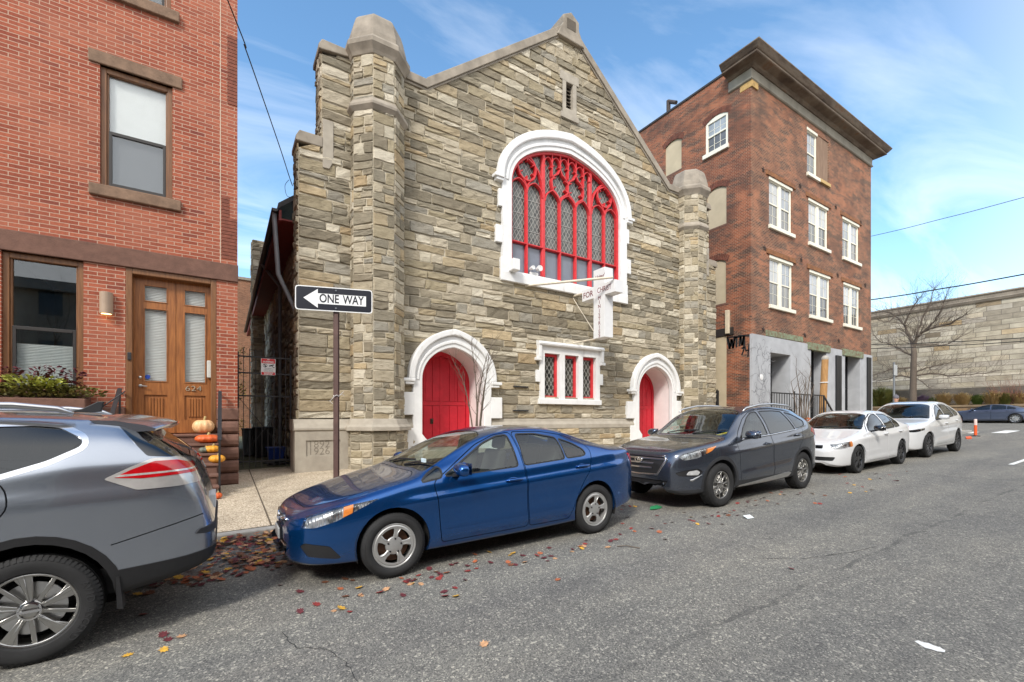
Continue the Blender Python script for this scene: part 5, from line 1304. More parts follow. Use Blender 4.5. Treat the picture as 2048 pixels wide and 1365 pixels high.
class Shell:
    def __init__(s, spec):
        s.spec = spec; L = spec['L']
        f = {k: pchip(spec[k]) for k in ('zt', 'zs', 'zb', 'W', 'R')}
        u = np.linspace(0, 1, 120); xs = L*(.5-.5*np.cos(PI*(.10+.80*u))); xs = (xs-xs[0])/(xs[-1]-xs[0])*L
        ends = np.array([.004, .012, .024, .04]); xs = sorted(set(list(np.round(xs, 4))+list(ends)+list(L-ends)))
        rows = []
        crease = spec.get('crease', [])
        for x in xs:
            zt, zs, zb, W, Rr = f['zt'](x), f['zs'](x), f['zb'](x), f['W'](x), f['R'](x)
            zs = min(zs, zt-.02); Rr = min(Rr, W*.97); hb = zs-zb; gh = zt-zs
            cr = min(.075, gh*.3)
            c = [(W*.86, zb-.0), (W*.955, zb+.025), (W*.985, zb+.12*hb), (W*1.0, zb+.42*hb), (W*1.0, zb+.66*hb), (W*.985, zb+.88*hb), (W*.955, zs),
                 (W*.955*.52+Rr*.48+.018*min(1, gh*3), zs+gh*.46), (Rr, zt-cr), (Rr*.90, zt-cr*.48), (Rr*.66, zt-cr*.16), (Rr*.34, zt-cr*.03), (0, zt)]
            n = len(c); pts = []
            for i in range(n-1):
                p0, p1, p2 = c[max(0, i-1)], c[i], c[i+1]
                p3 = c[i+2] if i+2 < n else (-c[n-2][0], c[n-2][1])
                m_ = 5 if i >= 1 else 3
                for k in range(m_):
                    t = k/m_
                    q = [.5*((2*p1[j])+(-p0[j]+p2[j])*t+(2*p0[j]-5*p1[j]+4*p2[j]-p3[j])*t*t+(-p0[j]+3*p1[j]-3*p2[j]+p3[j])*t**3) for j in (0, 1)]
                    pts.append(q)
            pts.append([0, zt])
            for (xa, za, xb, zb2, amp, wd) in crease:
                if xa <= x <= xb:
                    zc = za+(zb2-za)*(x-xa)/(xb-xa); fade = min(1, (x-xa)/.25, (xb-x)/.25)
                    for q in pts:
                        if q[1] < zs+.01:
                            t = (q[1]-zc)/wd
                            if -3 < t < 1: q[0] += amp*fade*(math.exp(-t*t*4) if t > 0 else math.exp(-(t*t)*.9))
            rows.append([(x, q[0], q[1]) for q in pts])
        s.bm = bm = bmesh.new(); nv = len(rows[0]); grid = []
        for r in rows:
            left = [bm.verts.new((p[0], -p[1], p[2])) for p in r[:-1]]; top = bm.verts.new((r[-1][0], 0, r[-1][2])); right = [bm.verts.new(p) for p in r[:-1]]
            grid.append(left+[top]+right[::-1])
        N = len(grid[0])
        for i in range(len(grid)-1):
            for j in range(N-1): bm.faces.new((grid[i][j], grid[i][j+1], grid[i+1][j+1], grid[i+1][j]))
        for g, fl in ((grid[0], 0), (grid[-1], 1)):
            for j in range(nv-1):
                a, b, c, d = g[j], g[j+1], g[N-2-j], g[N-1-j]
                vs = (a, d, c, b) if not fl else (a, b, c, d)
                if b is c: vs = (a, d, b) if not fl else (a, b, d)
                bm.faces.new(vs)
        bmesh.ops.recalc_face_normals(bm, faces=bm.faces)
        # subdivide the wide end strips
        es = [e for e in bm.edges if e.calc_length() > .2 and (abs(e.verts[0].co.x-e.verts[1].co.x) < 1e-6)]
        bmesh.ops.subdivide_edges(bm, edges=es, cuts=7, use_grid_fill=True)
        bm.normal_update()
        s.nl = bm.verts.layers.float_vector.new('nrm'); s.lab = bm.faces.layers.int.new('lab')
        for v in bm.verts: v[s.nl] = v.normal
        s.names = ['body']
    def proj(s, co, view):
        return (co.x, co.z) if view == 'side' else (co.y, co.z) if view in ('front', 'rear') else (co.x, co.y)
    def lid(s, label):
        if label not in s.names: s.names.append(label)
        return s.names.index(label)
    def cut(s, label, view, poly, cond=None, only=None, sym=True):
        bm = s.bm; polys = [poly]
        if view in ('front', 'rear') and sym == 'mirror': polys = [poly, [(-a, b) for a, b in poly]]
        L = s.spec['L']; ok = only and [s.lid(o) for o in only]
        def good(f):
            c = f.calc_center_median(); n = f.normal
            if view == 'side' and abs(n.y) < .03 and abs(n.x) < .98: return False
            if view == 'front' and not (c.x < L*.35 and n.x < .02): return False
            if view == 'rear' and not (c.x > L*.65 and n.x > -.02): return False
            if view == 'top' and n.z < .03: return False
            return cond(c) if cond else True
        for poly in polys:
            a0, a1 = min(p[0] for p in poly)-.02, max(p[0] for p in poly)+.02; b0, b1 = min(p[1] for p in poly)-.02, max(p[1] for p in poly)+.02
            ia, ib = {'side': (0, 2), 'top': (0, 1), 'front': (1, 2), 'rear': (1, 2)}[view]
            cand = set()
            for f in bm.faces:
                co = f.verts[0].co
                if co[ia] < a0-.3 or co[ia] > a1+.3 or co[ib] < b0-.3 or co[ib] > b1+.3: continue
                aa = [v.co[ia] for v in f.verts]; bb = [v.co[ib] for v in f.verts]
                if max(aa) < a0 or min(aa) > a1 or max(bb) < b0 or min(bb) > b1: continue
                if good(f): cand.add(f)
            for i in range(len(poly)):
                p, q = poly[i], poly[(i+1) % len(poly)]
                e0, e1 = min(p[0], q[0])-.004, max(p[0], q[0])+.004; g0, g1 = min(p[1], q[1])-.004, max(p[1], q[1])+.004
                dx, dz = q[0]-p[0], q[1]-p[1]; ln = math.hypot(dx, dz)
                if ln < 1e-5: continue
                nn = (-dz/ln, dx/ln); fs = []
                for f in cand:
                    aa = [v.co[ia] for v in f.verts]
                    if max(aa) < e0 or min(aa) > e1: continue
                    bb = [v.co[ib] for v in f.verts]
                    if max(bb) < g0 or min(bb) > g1: continue
                    dd = [(k-p[0])*nn[0]+(l-p[1])*nn[1] for k, l in zip(aa, bb)]
                    if min(dd) > -1e-6 or max(dd) < 1e-6: continue
                    fs.append(f)
                if not fs: continue
                es = {e for f in fs for e in f.edges}; vs = {v for f in fs for v in f.verts}
                if view == 'side': co, no = (p[0], 0, p[1]), (nn[0], 0, nn[1])
                elif view == 'top': co, no = (p[0], p[1], 0), (nn[0], nn[1], 0)
                else: co, no = (0, p[0], p[1]), (0, nn[0], nn[1])
                ret = bmesh.ops.bisect_plane(bm, geom=fs+list(es)+list(vs), plane_co=co, plane_no=no, dist=1e-5)
                for g in ret['geom']:
                    if isinstance(g, bmesh.types.BMFace) and g.is_valid: cand.add(g)
                cand = {f for f in cand if f.is_valid}
            li = s.lid(label)
            for f in cand:
                c = f.calc_center_median(); a, b = c[ia], c[ib]
                if a0 < a < a1 and b0 < b < b1 and (not ok or f[s.lab] in ok) and in_poly(a, b, poly) and (not cond or cond(c)): f[s.lab] = li
    def part(s, label, m, par, name=None, d=0.0, lip=.018, side=0, cond=None, label_txt=None):
        """extract the faces of one label as their own mesh, pushed d along the normal, with a turned-in edge"""
        li = s.lid(label); fs = []
        for f in s.bm.faces:
            if f[s.lab] != li: continue
            c = f.calc_center_median()
            if side and c.y*side < 0: continue
            if cond and not cond(c): continue
            fs.append(f)
        if not fs: return None
        idx = {}; vs, ns, faces = [], [], []
        def vid(v):
            if v not in idx:
                n = Vector(v[s.nl]); n = n.normalized() if n.length > 1e-6 else v.normal.copy()
                idx[v] = len(vs); vs.append(v.co+n*d); ns.append(n)
            return idx[v]
        cnt = {}
        for f in fs:
            faces.append([vid(v) for v in f.verts])
            for e in f.edges: cnt[e] = cnt.get(e, 0)+1
        if lip:
            fset = set(fs)
            for f in fs:
                for l in f.loops:
                    if cnt[l.edge] == 1:
                        a, b = l.vert, l.link_loop_next.vert; na, nb = ns[idx[a]], ns[idx[b]]
                        ed = (b.co-a.co).normalized(); sd = ed.cross((na+nb)/2); k = len(vs)
                        vs += [vs[idx[a]].copy(), vs[idx[b]].copy(), vs[idx[b]]-nb*lip, vs[idx[a]]-na*lip]; ns += [sd]*4
                        faces.append([k+1, k, k+3, k+2])
        me = bpy.data.meshes.new(name or label); me.from_pydata([tuple(v) for v in vs], [], faces)
        me.shade_smooth(); me.materials.append(m)
        me.normals_split_custom_set_from_vertices([tuple(n.normalized()) if n.length > 1e-6 else (0, 0, 1) for n in ns])
        o = bpy.data.objects.new(name or label, me); COL.objects.link(o); o.parent = par; ORG[o.name] = Vector((0, 0, 0))
        if label_txt: o['label'] = label_txt
        return o
    def y_at(s, x, z):
        """half width of the shell at (x, z)"""
        best, w = 9, .8
        for v in s.bm.verts:
            if v.co.y < 0:
                dd = (v.co.x-x)**2+(v.co.z-z)**2
                if dd < best: best, w = dd, -v.co.y
        return w
def paint(name, col, metal=.6, rough=.28, flake=.15):
    t = NT(name); co = t.coords()
    n = t.noise(co, 900, 2, .5)
    c = t.ramp(n, [(.3, tuple(v*(1-flake) for v in col)), (.7, tuple(min(1, v*(1+flake)) for v in col))])
    dirt = t.noise(co, 2.2, 5, .65)
    sp = t.n('ShaderNodeSeparateXYZ'); t.l(co, sp.inputs[0])
    low = t.math('MULTIPLY', t.ramp(t.math('ADD', sp.outputs['Z'], t.math('MULTIPLY', dirt, .3)), [(.30, (1, 1, 1)), (.62, (0, 0, 0))]), .22)
    c = t.mix(low, c, lin((104, 98, 88)))
    t.bsdf(c, t.math('MULTIPLY_ADD', low, .5, rough), metal, .5, 1.0, t.math('MULTIPLY_ADD', low, .6, .025))
    pb = t.n('ShaderNodeBump', _Strength=.02, _Distance=.01); t.l(t.noise(co, 7, 2), pb.inputs['Height']); t.l(pb.outputs[0], t.b.inputs['Coat Normal'])
    MATS[name] = t.m; return t.m
M_TYRE = mat('tyre rubber', lin((34, 34, 35)), .8, var=.25, vs=9, bump=.12, bs=60)
M_BLKPL = mat('black plastic', lin((30, 30, 32)), .55, var=.12, vs=20, bump=.1, bs=200, bd=.001)
M_GREYPL = mat('grey cladding plastic', lin((44, 45, 48)), .6, var=.12, vs=14, bump=.1, bs=200, bd=.001)
M_INNER = mat('wheel well', lin((16, 16, 16)), .95, var=.2)
M_CHROME = mat('chrome', (.78, .78, .8), .1, 1, var=0)
M_SILV = mat('silver alloy', (.62, .62, .62), .3, 1, var=.08, vs=12)
M_ALLOYD = mat('dark alloy', (.09, .09, .095), .3, .9, var=.1, vs=12)
M_ALLOYG = mat('machined alloy', (.5, .49, .47), .28, 1, var=.1, vs=12)
M_CAP = mat('hubcap silver paint', (.55, .55, .54), .38, .75, var=.06, vs=9)
M_DISC = mat('rusty brake disc', lin((98, 70, 54)), .6, .5, var=.3, vs=20)
M_CGL = glass_mat('car window glass', (.62, .70, .67), .004, .07)
M_CGLT = glass_mat('tinted car glass', (.10, .105, .11), .004, .07)
M_WSH = glass_mat('windshield glass', (.70, .78, .74), .004, .09)
M_SEAT = mat('seat fabric', lin((62, 60, 58)), .9, var=.15, vs=20)
M_DASH = mat('dashboard', lin((40, 40, 42)), .8, var=.1)
M_LAMP = mat('headlamp reflector', (.80, .81, .82), .12, .55, var=.25, vs=14, coat=1)
M_CLEAR = glass_mat('clear lens cover', (.93, .94, .94), .01, .06)
M_LAMPR = None
def lamp_mat(k=(.18, .72, .85), cr=.16):
    t = NT('ribbed reflector'); co = t.coords(); w_ = t.n('ShaderNodeTexWave', _Scale=9.0, _Distortion=1.5); w_.inputs['Detail'].default_value = 2; t.l(t.coords(stretch=(1.2, .6, .5)), w_.inputs['Vector'])
    t.bsdf(t.ramp(t.noise(co, 9, 3), [(.38, (k[0],)*3), (.52, (k[1],)*3), (.7, (k[2],)*3)]), cr, .6, coat=1); t.bump(w_.outputs['Fac'], .7, .02); return t.m
M_LAMPR = lamp_mat(); M_TAILS = mat('clear tail lens', lin((196, 192, 188)), .14, .35, var=.12, vs=9, coat=1)
M_LAMPD = mat('dark headlamp', lin((36, 38, 42)), .1, .3, var=.3, vs=18, coat=1)
M_AMB = mat('amber lens', lin((206, 122, 56)), .15, var=.15, vs=40, coat=1)
M_TAILR = mat('red lens', lin((190, 14, 24)), .12, var=.25, vs=14, coat=1)
M_TAILC = mat('clear lens', lin((206, 202, 198)), .12, .3, var=.3, vs=26, coat=1)
M_PLATE = mat('number plate', lin((206, 208, 206)), .4, var=.05)
M_UNDER = mat('underbody', lin((15, 15, 15)), .9, var=.2)
M_BLKG = mat('gloss black', lin((14, 14, 16)), .12, var=.1, coat=1)
M_STICK = mat('inspection sticker', lin((210, 226, 230)), .5, var=.1, vs=40)
def wheel(par, x, y, z, R_, wid, rim_r, style, near=-1, parts=True, text=None):
    """tyre as the part, rim / disc as sub-parts; outer face points to near*y"""
    s = near; h = wid/2
    o_ = MB()
    prof = [(rim_r-.004, -.5*h), (rim_r, -.80*h), (rim_r+.012, -.93*h), (rim_r+(R_-rim_r)*.35, -1.0*h), (rim_r+(R_-rim_r)*.62, -1.0*h), (R_-.028, -.94*h), (R_-.010, -.84*h), (R_-.002, -.72*h), (R_, -.4*h), (R_-.006, -.36*h), (R_-.006, -.32*h), (R_, -.28*h), (R_, .28*h), (R_-.006, .32*h), (R_-.006, .36*h), (R_, .4*h), (R_-.002, .72*h), (R_-.010, .84*h), (R_-.028, .94*h), (rim_r+(R_-rim_r)*.5, 1.0*h), (rim_r, .8*h)]
    prof = [(r, -a*s) for r, a in prof]
    o_.lathe(prof, (x, y, z), 56, 'y')
    # shoulder tread blocks
    nb = 72
    for k in range(nb):
        a = 2*PI*k/nb; 
        q = []
        for (r, yy) in ((R_-.030, -.965), (R_+.0005, -.76)):
            for da in (-.3, .3): q.append((r, yy, a+da*2*PI/nb))
        vs = [(x+r*math.cos(an), y-yy*h*s*-1 if False else y+yy*h*(-s)*-1, z+r*math.sin(an)) for r, yy, an in q]
        vs = [(x+(r+.003)*math.cos(an), y+(yy*h-.002)*(-s), z+(r+.003)*math.sin(an)) for r, yy, an in q]
        o_.add(vs, [(0, 1, 3, 2)])
    ty = o_.build('wheel', M_TYRE, par, smooth=35, local=True)
    yo = y+s*h*.72            # outer rim plane
    Y = lambda d: yo-s*d      # d metres inwards
    def plate(poly, d0, d1, cx=x, cz=z): return [(cx+a, Y(d0), cz+b) for a, b in poly], (0, -s*(d1-d0), 0)
    rim_m = {'cap': M_CAP, 'swirl': M_ALLOYG, 'ten': M_ALLOYG, 'black5': M_ALLOYD, 'multi': M_ALLOYD, 'double5': M_SILV}[style]
    b_ = MB().lathe([(rim_r+.004, -s*.0+0), (rim_r-.002, s*.012), (rim_r-.016, s*.008), (rim_r-.022, -s*.02), (rim_r-.03, -s*.10)], (x, yo, z), 56, 'y')
    def rad(r, a): return (r*math.cos(a), r*math.sin(a))
    if style == 'cap':
        b_.lathe([(rim_r-.01, s*.0), (rim_r-.03, s*.012), (rim_r-.05, s*.008)], (x, yo, z), 56, 'y')
        for k in range(5):
            a = 2*PI*k/5+.2
            poly = [rad(.052, a-.55), rad(.082, a-.34), rad(.12, a-.26), rad(rim_r-.045, a-.36)]+[rad(rim_r-.025, a-.40+.085*j) for j in range(0, 8)]+[rad(rim_r-.06, a+.10), rad(.125, a+.10), rad(.082, a+.26), rad(.052, a+.55)]
            p_, e_ = plate(poly, -.006, .012); b_.prism(p_, e_)
            p_, e_ = plate([rad(.06, a-.2), rad(.12, a-.22), rad(rim_r-.05, a-.30), rad(rim_r-.05, a-.25), rad(.12, a-.14)], -.012, -.005); b_.prism(p_, e_)
        b_.lathe([(.001, s*.016), (.03, s*.016), (.05, s*.012), (.085, s*.004), (.09, -s*.01)], (x, yo, z), 30, 'y')
    elif style == 'swirl':
        for k in range(5):
            a = 2*PI*k/5+.35
            poly = [rad(.05, a-.30), rad(.05, a+.25), rad(rim_r*.62, a+.16), rad(rim_r-.015, a+.30), rad(rim_r-.012, a+.12), rad(rim_r-.012, a-.02), rad(rim_r-.015, a-.11)]
            p_, e_ = plate(poly, .0, .02); b_.prism(p_, e_)
            p_, e_ = plate([rad(.06, a-.02), rad(.06, a+.10), rad(rim_r-.014, a+.20), rad(rim_r-.014, a+.06)], -.006, .0); b_.prism(p_, e_)
            a2 = a+.62
            p_, e_ = plate([rad(.055, a2-.30), rad(.055, a2+.20), rad(rim_r-.014, a2+.09), rad(rim_r-.014, a2-.02)], .004, .022); b_.prism(p_, e_)
        b_.lathe([(.001, s*.006), (.04, s*.006), (.048, s*.001), (.062, -s*.002), (.07, -s*.02)], (x, yo, z), 30, 'y')
    elif style == 'ten':
        for k in range(10):
            a = 2*PI*k/10; w0, w1 = (.20, .085) if k % 2 == 0 else (.16, .06)
            p_, e_ = plate([rad(.05, a-w0), rad(.05, a+w0), rad(rim_r-.012, a+.22+w1), rad(rim_r-.012, a+.22-w1)], .0 if k % 2 == 0 else .008, .022); b_.prism(p_, e_)
        b_.lathe([(.001, s*.004), (.035, s*.004), (.05, -s*.002), (.07, -s*.02)], (x, yo, z), 30, 'y')
    elif style == 'black5':
        for k in range(5):
            a = 2*PI*k/5+PI/2
            for sg in (-1, 1):
                p_, e_ = plate([rad(.05, a+sg*.05), rad(.05, a+sg*.55), rad(rim_r*.6, a+sg*.34), rad(rim_r-.012, a+sg*.36), rad(rim_r-.012, a+sg*.18), rad(rim_r*.6, a+sg*.14)], .0, .025); b_.prism(p_, e_)
            p_, e_ = plate([rad(rim_r*.45, a-.30), rad(rim_r*.45, a+.30), rad(rim_r*.7, a+.24), rad(rim_r*.7, a-.24)], .004, .02); b_.prism(p_, e_)
        b_.lathe([(.001, s*.004), (.045, s*.004), (.075, -s*.004), (.08, -s*.02)], (x, yo, z), 30, 'y')
    else:
        nsp = 10 if style == 'multi' else 10
        for k in range(nsp):
            a = 2*PI*(k//2)/5+(.22 if k % 2 else -.22) if style == 'double5' else 2*PI*k/nsp
            a2 = a+(.10 if k % 2 else -.10)
            p_, e_ = plate([rad(.05, a-.20), rad(.05, a+.20), rad(rim_r-.012, a2+.085), rad(rim_r-.012, a2-.085)], .0, .022); b_.prism(p_, e_)
        b_.lathe([(.001, s*.004), (.045, s*.004), (.07, -s*.004), (.08, -s*.02)], (x, yo, z), 30, 'y')
    b_.xform(Matrix.Identity(4)).build('rim', rim_m, ty, smooth=30, local=True, bevel=.0025, segs=1)
    if style == 'multi':
        c_ = MB()
        for k in range(10):
            a = 2*PI*k/10; p_, e_ = plate([rad(.07, a+.06), rad(.07, a+.16), rad(rim_r-.014, a+.09), rad(rim_r-.014, a+.04)], -.003, .0); c_.prism(p_, e_)
        c_.build('rim_face', M_SILV, ty, local=True)
    MB().lathe([(.001, -s*.05), (rim_r*.72, -s*.05), (rim_r*.72, -s*.062), (.001, -s*.062)], (x, yo, z), 32, 'y').build('brake_disc', M_DISC if style == 'cap' else M_SILV, ty, local=True)
    MB().lathe([(rim_r-.02, -s*.03), (rim_r-.03, -s*.15), (.001, -s*.15)], (x, yo, z), 32, 'y').build('barrel', M_INNER, ty, local=True)
    ln = MB()
    for k in range(5):
        a = 2*PI*k/5+(.2+PI/5*0 if style == 'cap' else .1); r_ = .057 if style != 'cap' else .068
        ln.lathe([(.001, s*.018 if style == 'cap' else s*.004), (.009, s*.016 if style == 'cap' else s*.002), (.011, -s*.01)], (x+r_*math.cos(a), yo, z+r_*math.sin(a)), 8, 'y')
    ln.build('wheel_nuts', M_ALLOYD, ty, local=True)
    if text:
        tx = MB(); 
        for i, ch in enumerate(text):
            if ch == ' ': continue
            a = .42-.125*i; r_ = rim_r+(R_-rim_r)*.5
            tx.merge(text_mb(ch, .062, (x+r_*math.cos(a), y+s*(h+.0005), z+r_*math.sin(a)), (math.sin(a), 0, -math.cos(a)), (math.cos(a), 0, math.sin(a)), .003))
        tx.build('tyre_lettering', mat('raised rubber letters', lin((44, 44, 46)), .6, var=.1), ty, local=True)
    return ty
def car(name, label, cat, spec, x0, ynear, pm, dz=0.0, yaw=None):
    L = spec['L']; hw = max(p[1] for p in spec['W'])
    t = thing(name, label, cat, (0, 0, 0), spec.get('group', 'cars parked along the kerb'))
    s = Shell(spec); S = spec
    tintF, tintR = S.get('glassF', M_CGL), S.get('glassR', M_CGL)
    # wheel openings, cladding rings
    for wx in S['wheels']:
        wz = S['wr']+.015
        if S.get('clad'):
            ra = S['arch']+.055
            s.cut('cladding', 'side', circle(wx, wz, ra, 30), lambda c: abs(c.y) > .5)
        s.cut('hole', 'side', circle(wx, wz, S['arch'], 30), lambda c: abs(c.y) > hw-.30)
    if S.get('clad'):
        c_ = S['clad']; s.cut('cladding', 'side', [(-.1, -.2), (L+.1, -.2), (L+.1, c_[3]), (L-.6, c_[2]), (S['wheels'][1], c_[1]), (S['wheels'][0], c_[1]), (.6, c_[0]), (-.1, c_[0])], None, ['body'])
    # doors
    gap = .0045
    for i, d in enumerate(S['doors']):
        d = rounded(d, .05)
        s.cut('seam', 'side', offset_poly(d, gap), lambda c: abs(c.y) > .35, ['body', 'cladding'] if S.get('doorclad') else ['body'])
        s.cut('door%d' % i, 'side', offset_poly(d, -gap), lambda c: abs(c.y) > .35, ['seam'])
    for i, wpoly in enumerate(S['win']):
        wp = rounded(wpoly, .035)
        s.cut('trim', 'side', offset_poly(wp, S.get('trimw', .016)), lambda c: abs(c.y) > .35, ['body', 'door0', 'door1', 'seam'])
        s.cut('win%d' % i, 'side', wp, lambda c: abs(c.y) > .35, ['trim'])
    # screens
    a = S['wind']; wpoly = [(a[0], 0), (a[0]+.03, a[4]*.5), (a[1], a[4]), (a[2], a[5]), (a[3], a[5]*.55), (a[3]-.01, 0)]; wpoly = wpoly+[(p, -q) for p, q in wpoly[::-1] if q]
    s.cut('wtrim', 'top', offset_poly(rounded(wpoly, .06), .012), None, ['body', 'trim', 'seam'])
    s.cut('windshield', 'top', rounded(wpoly, .06), None, ['wtrim'])
    a = S['back']; bp = [(a[0], 0), (a[0]+.02, a[4]*.6), (a[1], a[4]), (a[2], a[5]), (a[3], a[5]*.5), (a[3]+.005, 0)]; bp = bp+[(p, -q) for p, q in bp[::-1] if q]
    s.cut('rear_window', 'top', rounded(bp, .05), None, ['body', 'trim'])
    # hood seam
    if S.get('hood'):
        hp = S['hood']; hp = hp+[(p, -q) for p, q in hp[::-1] if q]; hp = rounded(hp, .05)
        s.cut('seam', 'top', offset_poly(hp, .004), lambda c: c.x < S['wind'][1]+.1, ['body']); s.cut('hood', 'top', offset_poly(hp, -.004), lambda c: c.x < S['wind'][1]+.1, ['seam'])
    if S.get('sunroof'):
        r_ = S['sunroof']; s.cut('sunroof', 'top', rounded([(r_[0], -r_[2]), (r_[1], -r_[2]), (r_[1], r_[2]), (r_[0], r_[2])], .06), lambda c: c.z > .9, ['body'])
    for lab, view, poly, only, cond in S.get('cuts', []):
        s.cut(lab, view, poly, cond, only, sym='mirror' if view in ('front', 'rear') and not any(p[0] == 0 for p in poly) and min(p[0] for p in poly) > 0 else True)
    lipd = .02
    body = s.part('body', pm, t, 'body', lip=.03)
    s.part('seam', M_INNER, t, 'door_gap', d=-.012, lip=0)
    if 'hood' in s.names: s.part('hood', pm, t, 'hood', lip=.012)
    if 'cladding' in s.names: s.part('cladding', S.get('cladm', M_GREYPL), t, 'cladding', d=.004, lip=.03)
    s.part('windshield', M_WSH if not S.get('wtint') else S['wtint'], t, 'windshield', d=-.004, lip=0); s.part('wtrim', M_BLKPL, t, 'windshield_trim', d=-.002, lip=.01)
    s.part('rear_window', S.get('glassB', tintR), t, 'rear_window', d=-.004, lip=0)
    if 'sunroof' in s.names: s.part('sunroof', M_BLKG, t, 'sunroof', d=.001)
    s.part('trim', S.get('trimm', M_BLKPL), t, 'window_trim', d=.001, lip=.02)
    doors = {}
    for sd in (-1, 1):
        for i in range(len(S['doors'])):
            doors[(sd, i)] = s.part('door%d' % i, pm, t, 'door', lip=lipd, side=sd)
        for i, w_ in enumerate(S['win']):
            di = S['windoor'][i]; par = doors.get((sd, di)) or body
            s.part('win%d' % i, tintF if di == 0 else tintR, par, 'window', d=-.005, lip=0, side=sd)
    for lab, nm, m, d in S.get('extra', []):
        if nm == 'headlight' and S.get('clearlamp'):
            for sd in (-1, 1): s.part(lab, M_LAMPR, t, 'headlight_inner', d=-.03, lip=0, side=sd)
            m = M_CLEAR
        for sd in ((-1, 1) if nm in ('headlight', 'tail_light', 'fog_light', 'turn_signal', 'lens', 'headlight_inner', 'rear_quarter_trim', 'cladding', 'fog_panel', 'rocker_trim', 'fuel_flap') else (0,)):
            s.part(lab, m, t, nm, d=d, lip=.03, side=sd)
    # handles, mirrors
    for sd in (-1, 1):
        for i, (hx, hz) in enumerate(S['handles']):
            y = s.y_at(hx, hz); par = doors[(sd, i)]
            MB().lathe([(.001, 0), (.05, .0), (.06, -.004)], (0, 0, 0), 20, 'y').xform(Matrix.Translation((hx-.01, sd*(y+.001), hz)) @ Matrix.Diagonal((1.2, sd*1, .55, 1))).build('handle_cup', M_BLKG if S.get('darkcup') else pm, par, local=True, smooth=40)
            MB().tube([(hx-.10, sd*(y+.004), hz+.004), (hx-.08, sd*(y+.03), hz+.006), (hx+.02, sd*(y+.036), hz+.008), (hx+.09, sd*(y+.03), hz+.006), (hx+.11, sd*(y+.004), hz+.004)], [.011, .015, .015, .015, .011], 8).build('handle', S.get('handlem', pm), par, local=True, smooth=True)
        mx_, mz_ = S['mirror']; y = s.y_at(mx_, mz_-.05)
        mc = MB(); n = 14; m_ = 10
        for i in range(m_+1):
            ph = -PI/2+PI*i/m_
            for k in range(n):
                th = 2*PI*k/n; ca, sa = math.cos(th), math.sin(th); pw = .75
                yy = math.copysign(abs(math.sin(ph))**pw, math.sin(ph)); rr_ = max(.02, math.cos(ph)**.55)
                mc.v.append((mx_+rr_*math.copysign(abs(ca)**.8, ca)*(.08 if ca < 0 else .045), sd*(y+.15+yy*.108), mz_+.07+rr_*math.copysign(abs(sa)**.8, sa)*.066-.01*yy))
        mc.f = [(i*n+k, i*n+(k+1) % n, (i+1)*n+(k+1) % n, (i+1)*n+k) for i in range(m_) for k in range(n)]+[tuple(range(n)), tuple(m_*n+k for k in range(n))]
        mo = mc.build('side_mirror', S.get('mirrorm', pm), t, local=True, smooth=True)
        MB().prism([(mx_-.05, sd*(y-.05), mz_-.03), (mx_+.05, sd*(y-.05), mz_-.03), (mx_+.03, sd*(y-.05), mz_+.01), (mx_-.03, sd*(y-.05), mz_+.01)], (0, sd*.16, .03)).build('mirror_arm', M_BLKPL, mo, local=True, bevel=.01)
        MB().add([(mx_+.052, sd*(y+.06), mz_+.015), (mx_+.052, sd*(y+.26), mz_+.015), (mx_+.054, sd*(y+.26), mz_+.135), (mx_+.052, sd*(y+.06), mz_+.135)], [(0, 1, 2, 3)]).build('mirror_glass', M_CHROME, mo, local=True)
    # wheels and wells
    wy = hw-.012
    for i, wx in enumerate(S['wheels']):
        for sd in (-1, 1):
            wheel(t, wx, sd*(wy-S['tw']/2), S['wr'], S['wr'], S['tw'], S['rim'], S['style'], sd, text=S.get('tyretext') if i == 1 and sd == -1 else None)
            w_ = MB(); n = 22; ra = S['arch']+.012
            for k in range(n+1):
                a = -.35+(PI+.7)*k/n; w_.v += [(wx+ra*math.cos(a), sd*(hw-.035), S['wr']+.015+ra*math.sin(a)), (wx+ra*math.cos(a), sd*(hw-.36), S['wr']+.015+ra*math.sin(a))]
            w_.f = [(2*k, 2*k+1, 2*k+3, 2*k+2) for k in range(n)]+[tuple(2*k+1 for k in range(n+1))]
            w_.build('wheel_well', M_INNER, t, local=True, fix=False)
    # underbody and cabin
    zb = min(p[1] for p in S['zb'])
    MB().box(.75, L-.7, -hw*.70, hw*.70, zb+.02, zb+.1).build('underbody', M_UNDER, t, local=True)
    cz = S['seat_z']; cb = MB()
    def seat(b_, x, y, w=.46, hd=True):
        b_.prism([(x, y-w/2, cz), (x+.5, y-w/2, cz-.03), (x+.5, y-w/2, cz-.16), (x, y-w/2, cz-.14)], (0, w, 0))
        b_.prism([(x+.40, y-w/2+.02, cz), (x+.56, y-w/2+.02, cz), (x+.72, y-w/2+.06, cz+.58), (x+.62, y-w/2+.06, cz+.60)], (0, w-.06, 0))
        if hd: b_.prism([(x+.64, y-.12, cz+.60), (x+.72, y-.12, cz+.60), (x+.75, y-.12, cz+.78), (x+.67, y-.12, cz+.79)], (0, .24, 0))
    fx, rx = S['seats']
    for y in (-.36, .36): seat(cb, fx, y)
    cb.build('front_seats', M_SEAT, t, local=True, bevel=.035, segs=3)
    cb = MB()
    for y in (-.38, .0, .38): seat(cb, rx, y, .40, y != 0)
    cb.build('rear_seats', M_SEAT, t, local=True, bevel=.035, segs=3)
    dx_ = S['dash']; zd = S['dash_z']
    MB().prism([(dx_-.55, -hw*.80, zd-.05), (dx_, -hw*.80, zd), (dx_+.12, -hw*.80, zd-.1), (dx_+.1, -hw*.80, zd-.45), (dx_-.55, -hw*.80, zd-.45)], (0, hw*1.6, 0)).build('dashboard', M_DASH, t, local=True, bevel=.03)
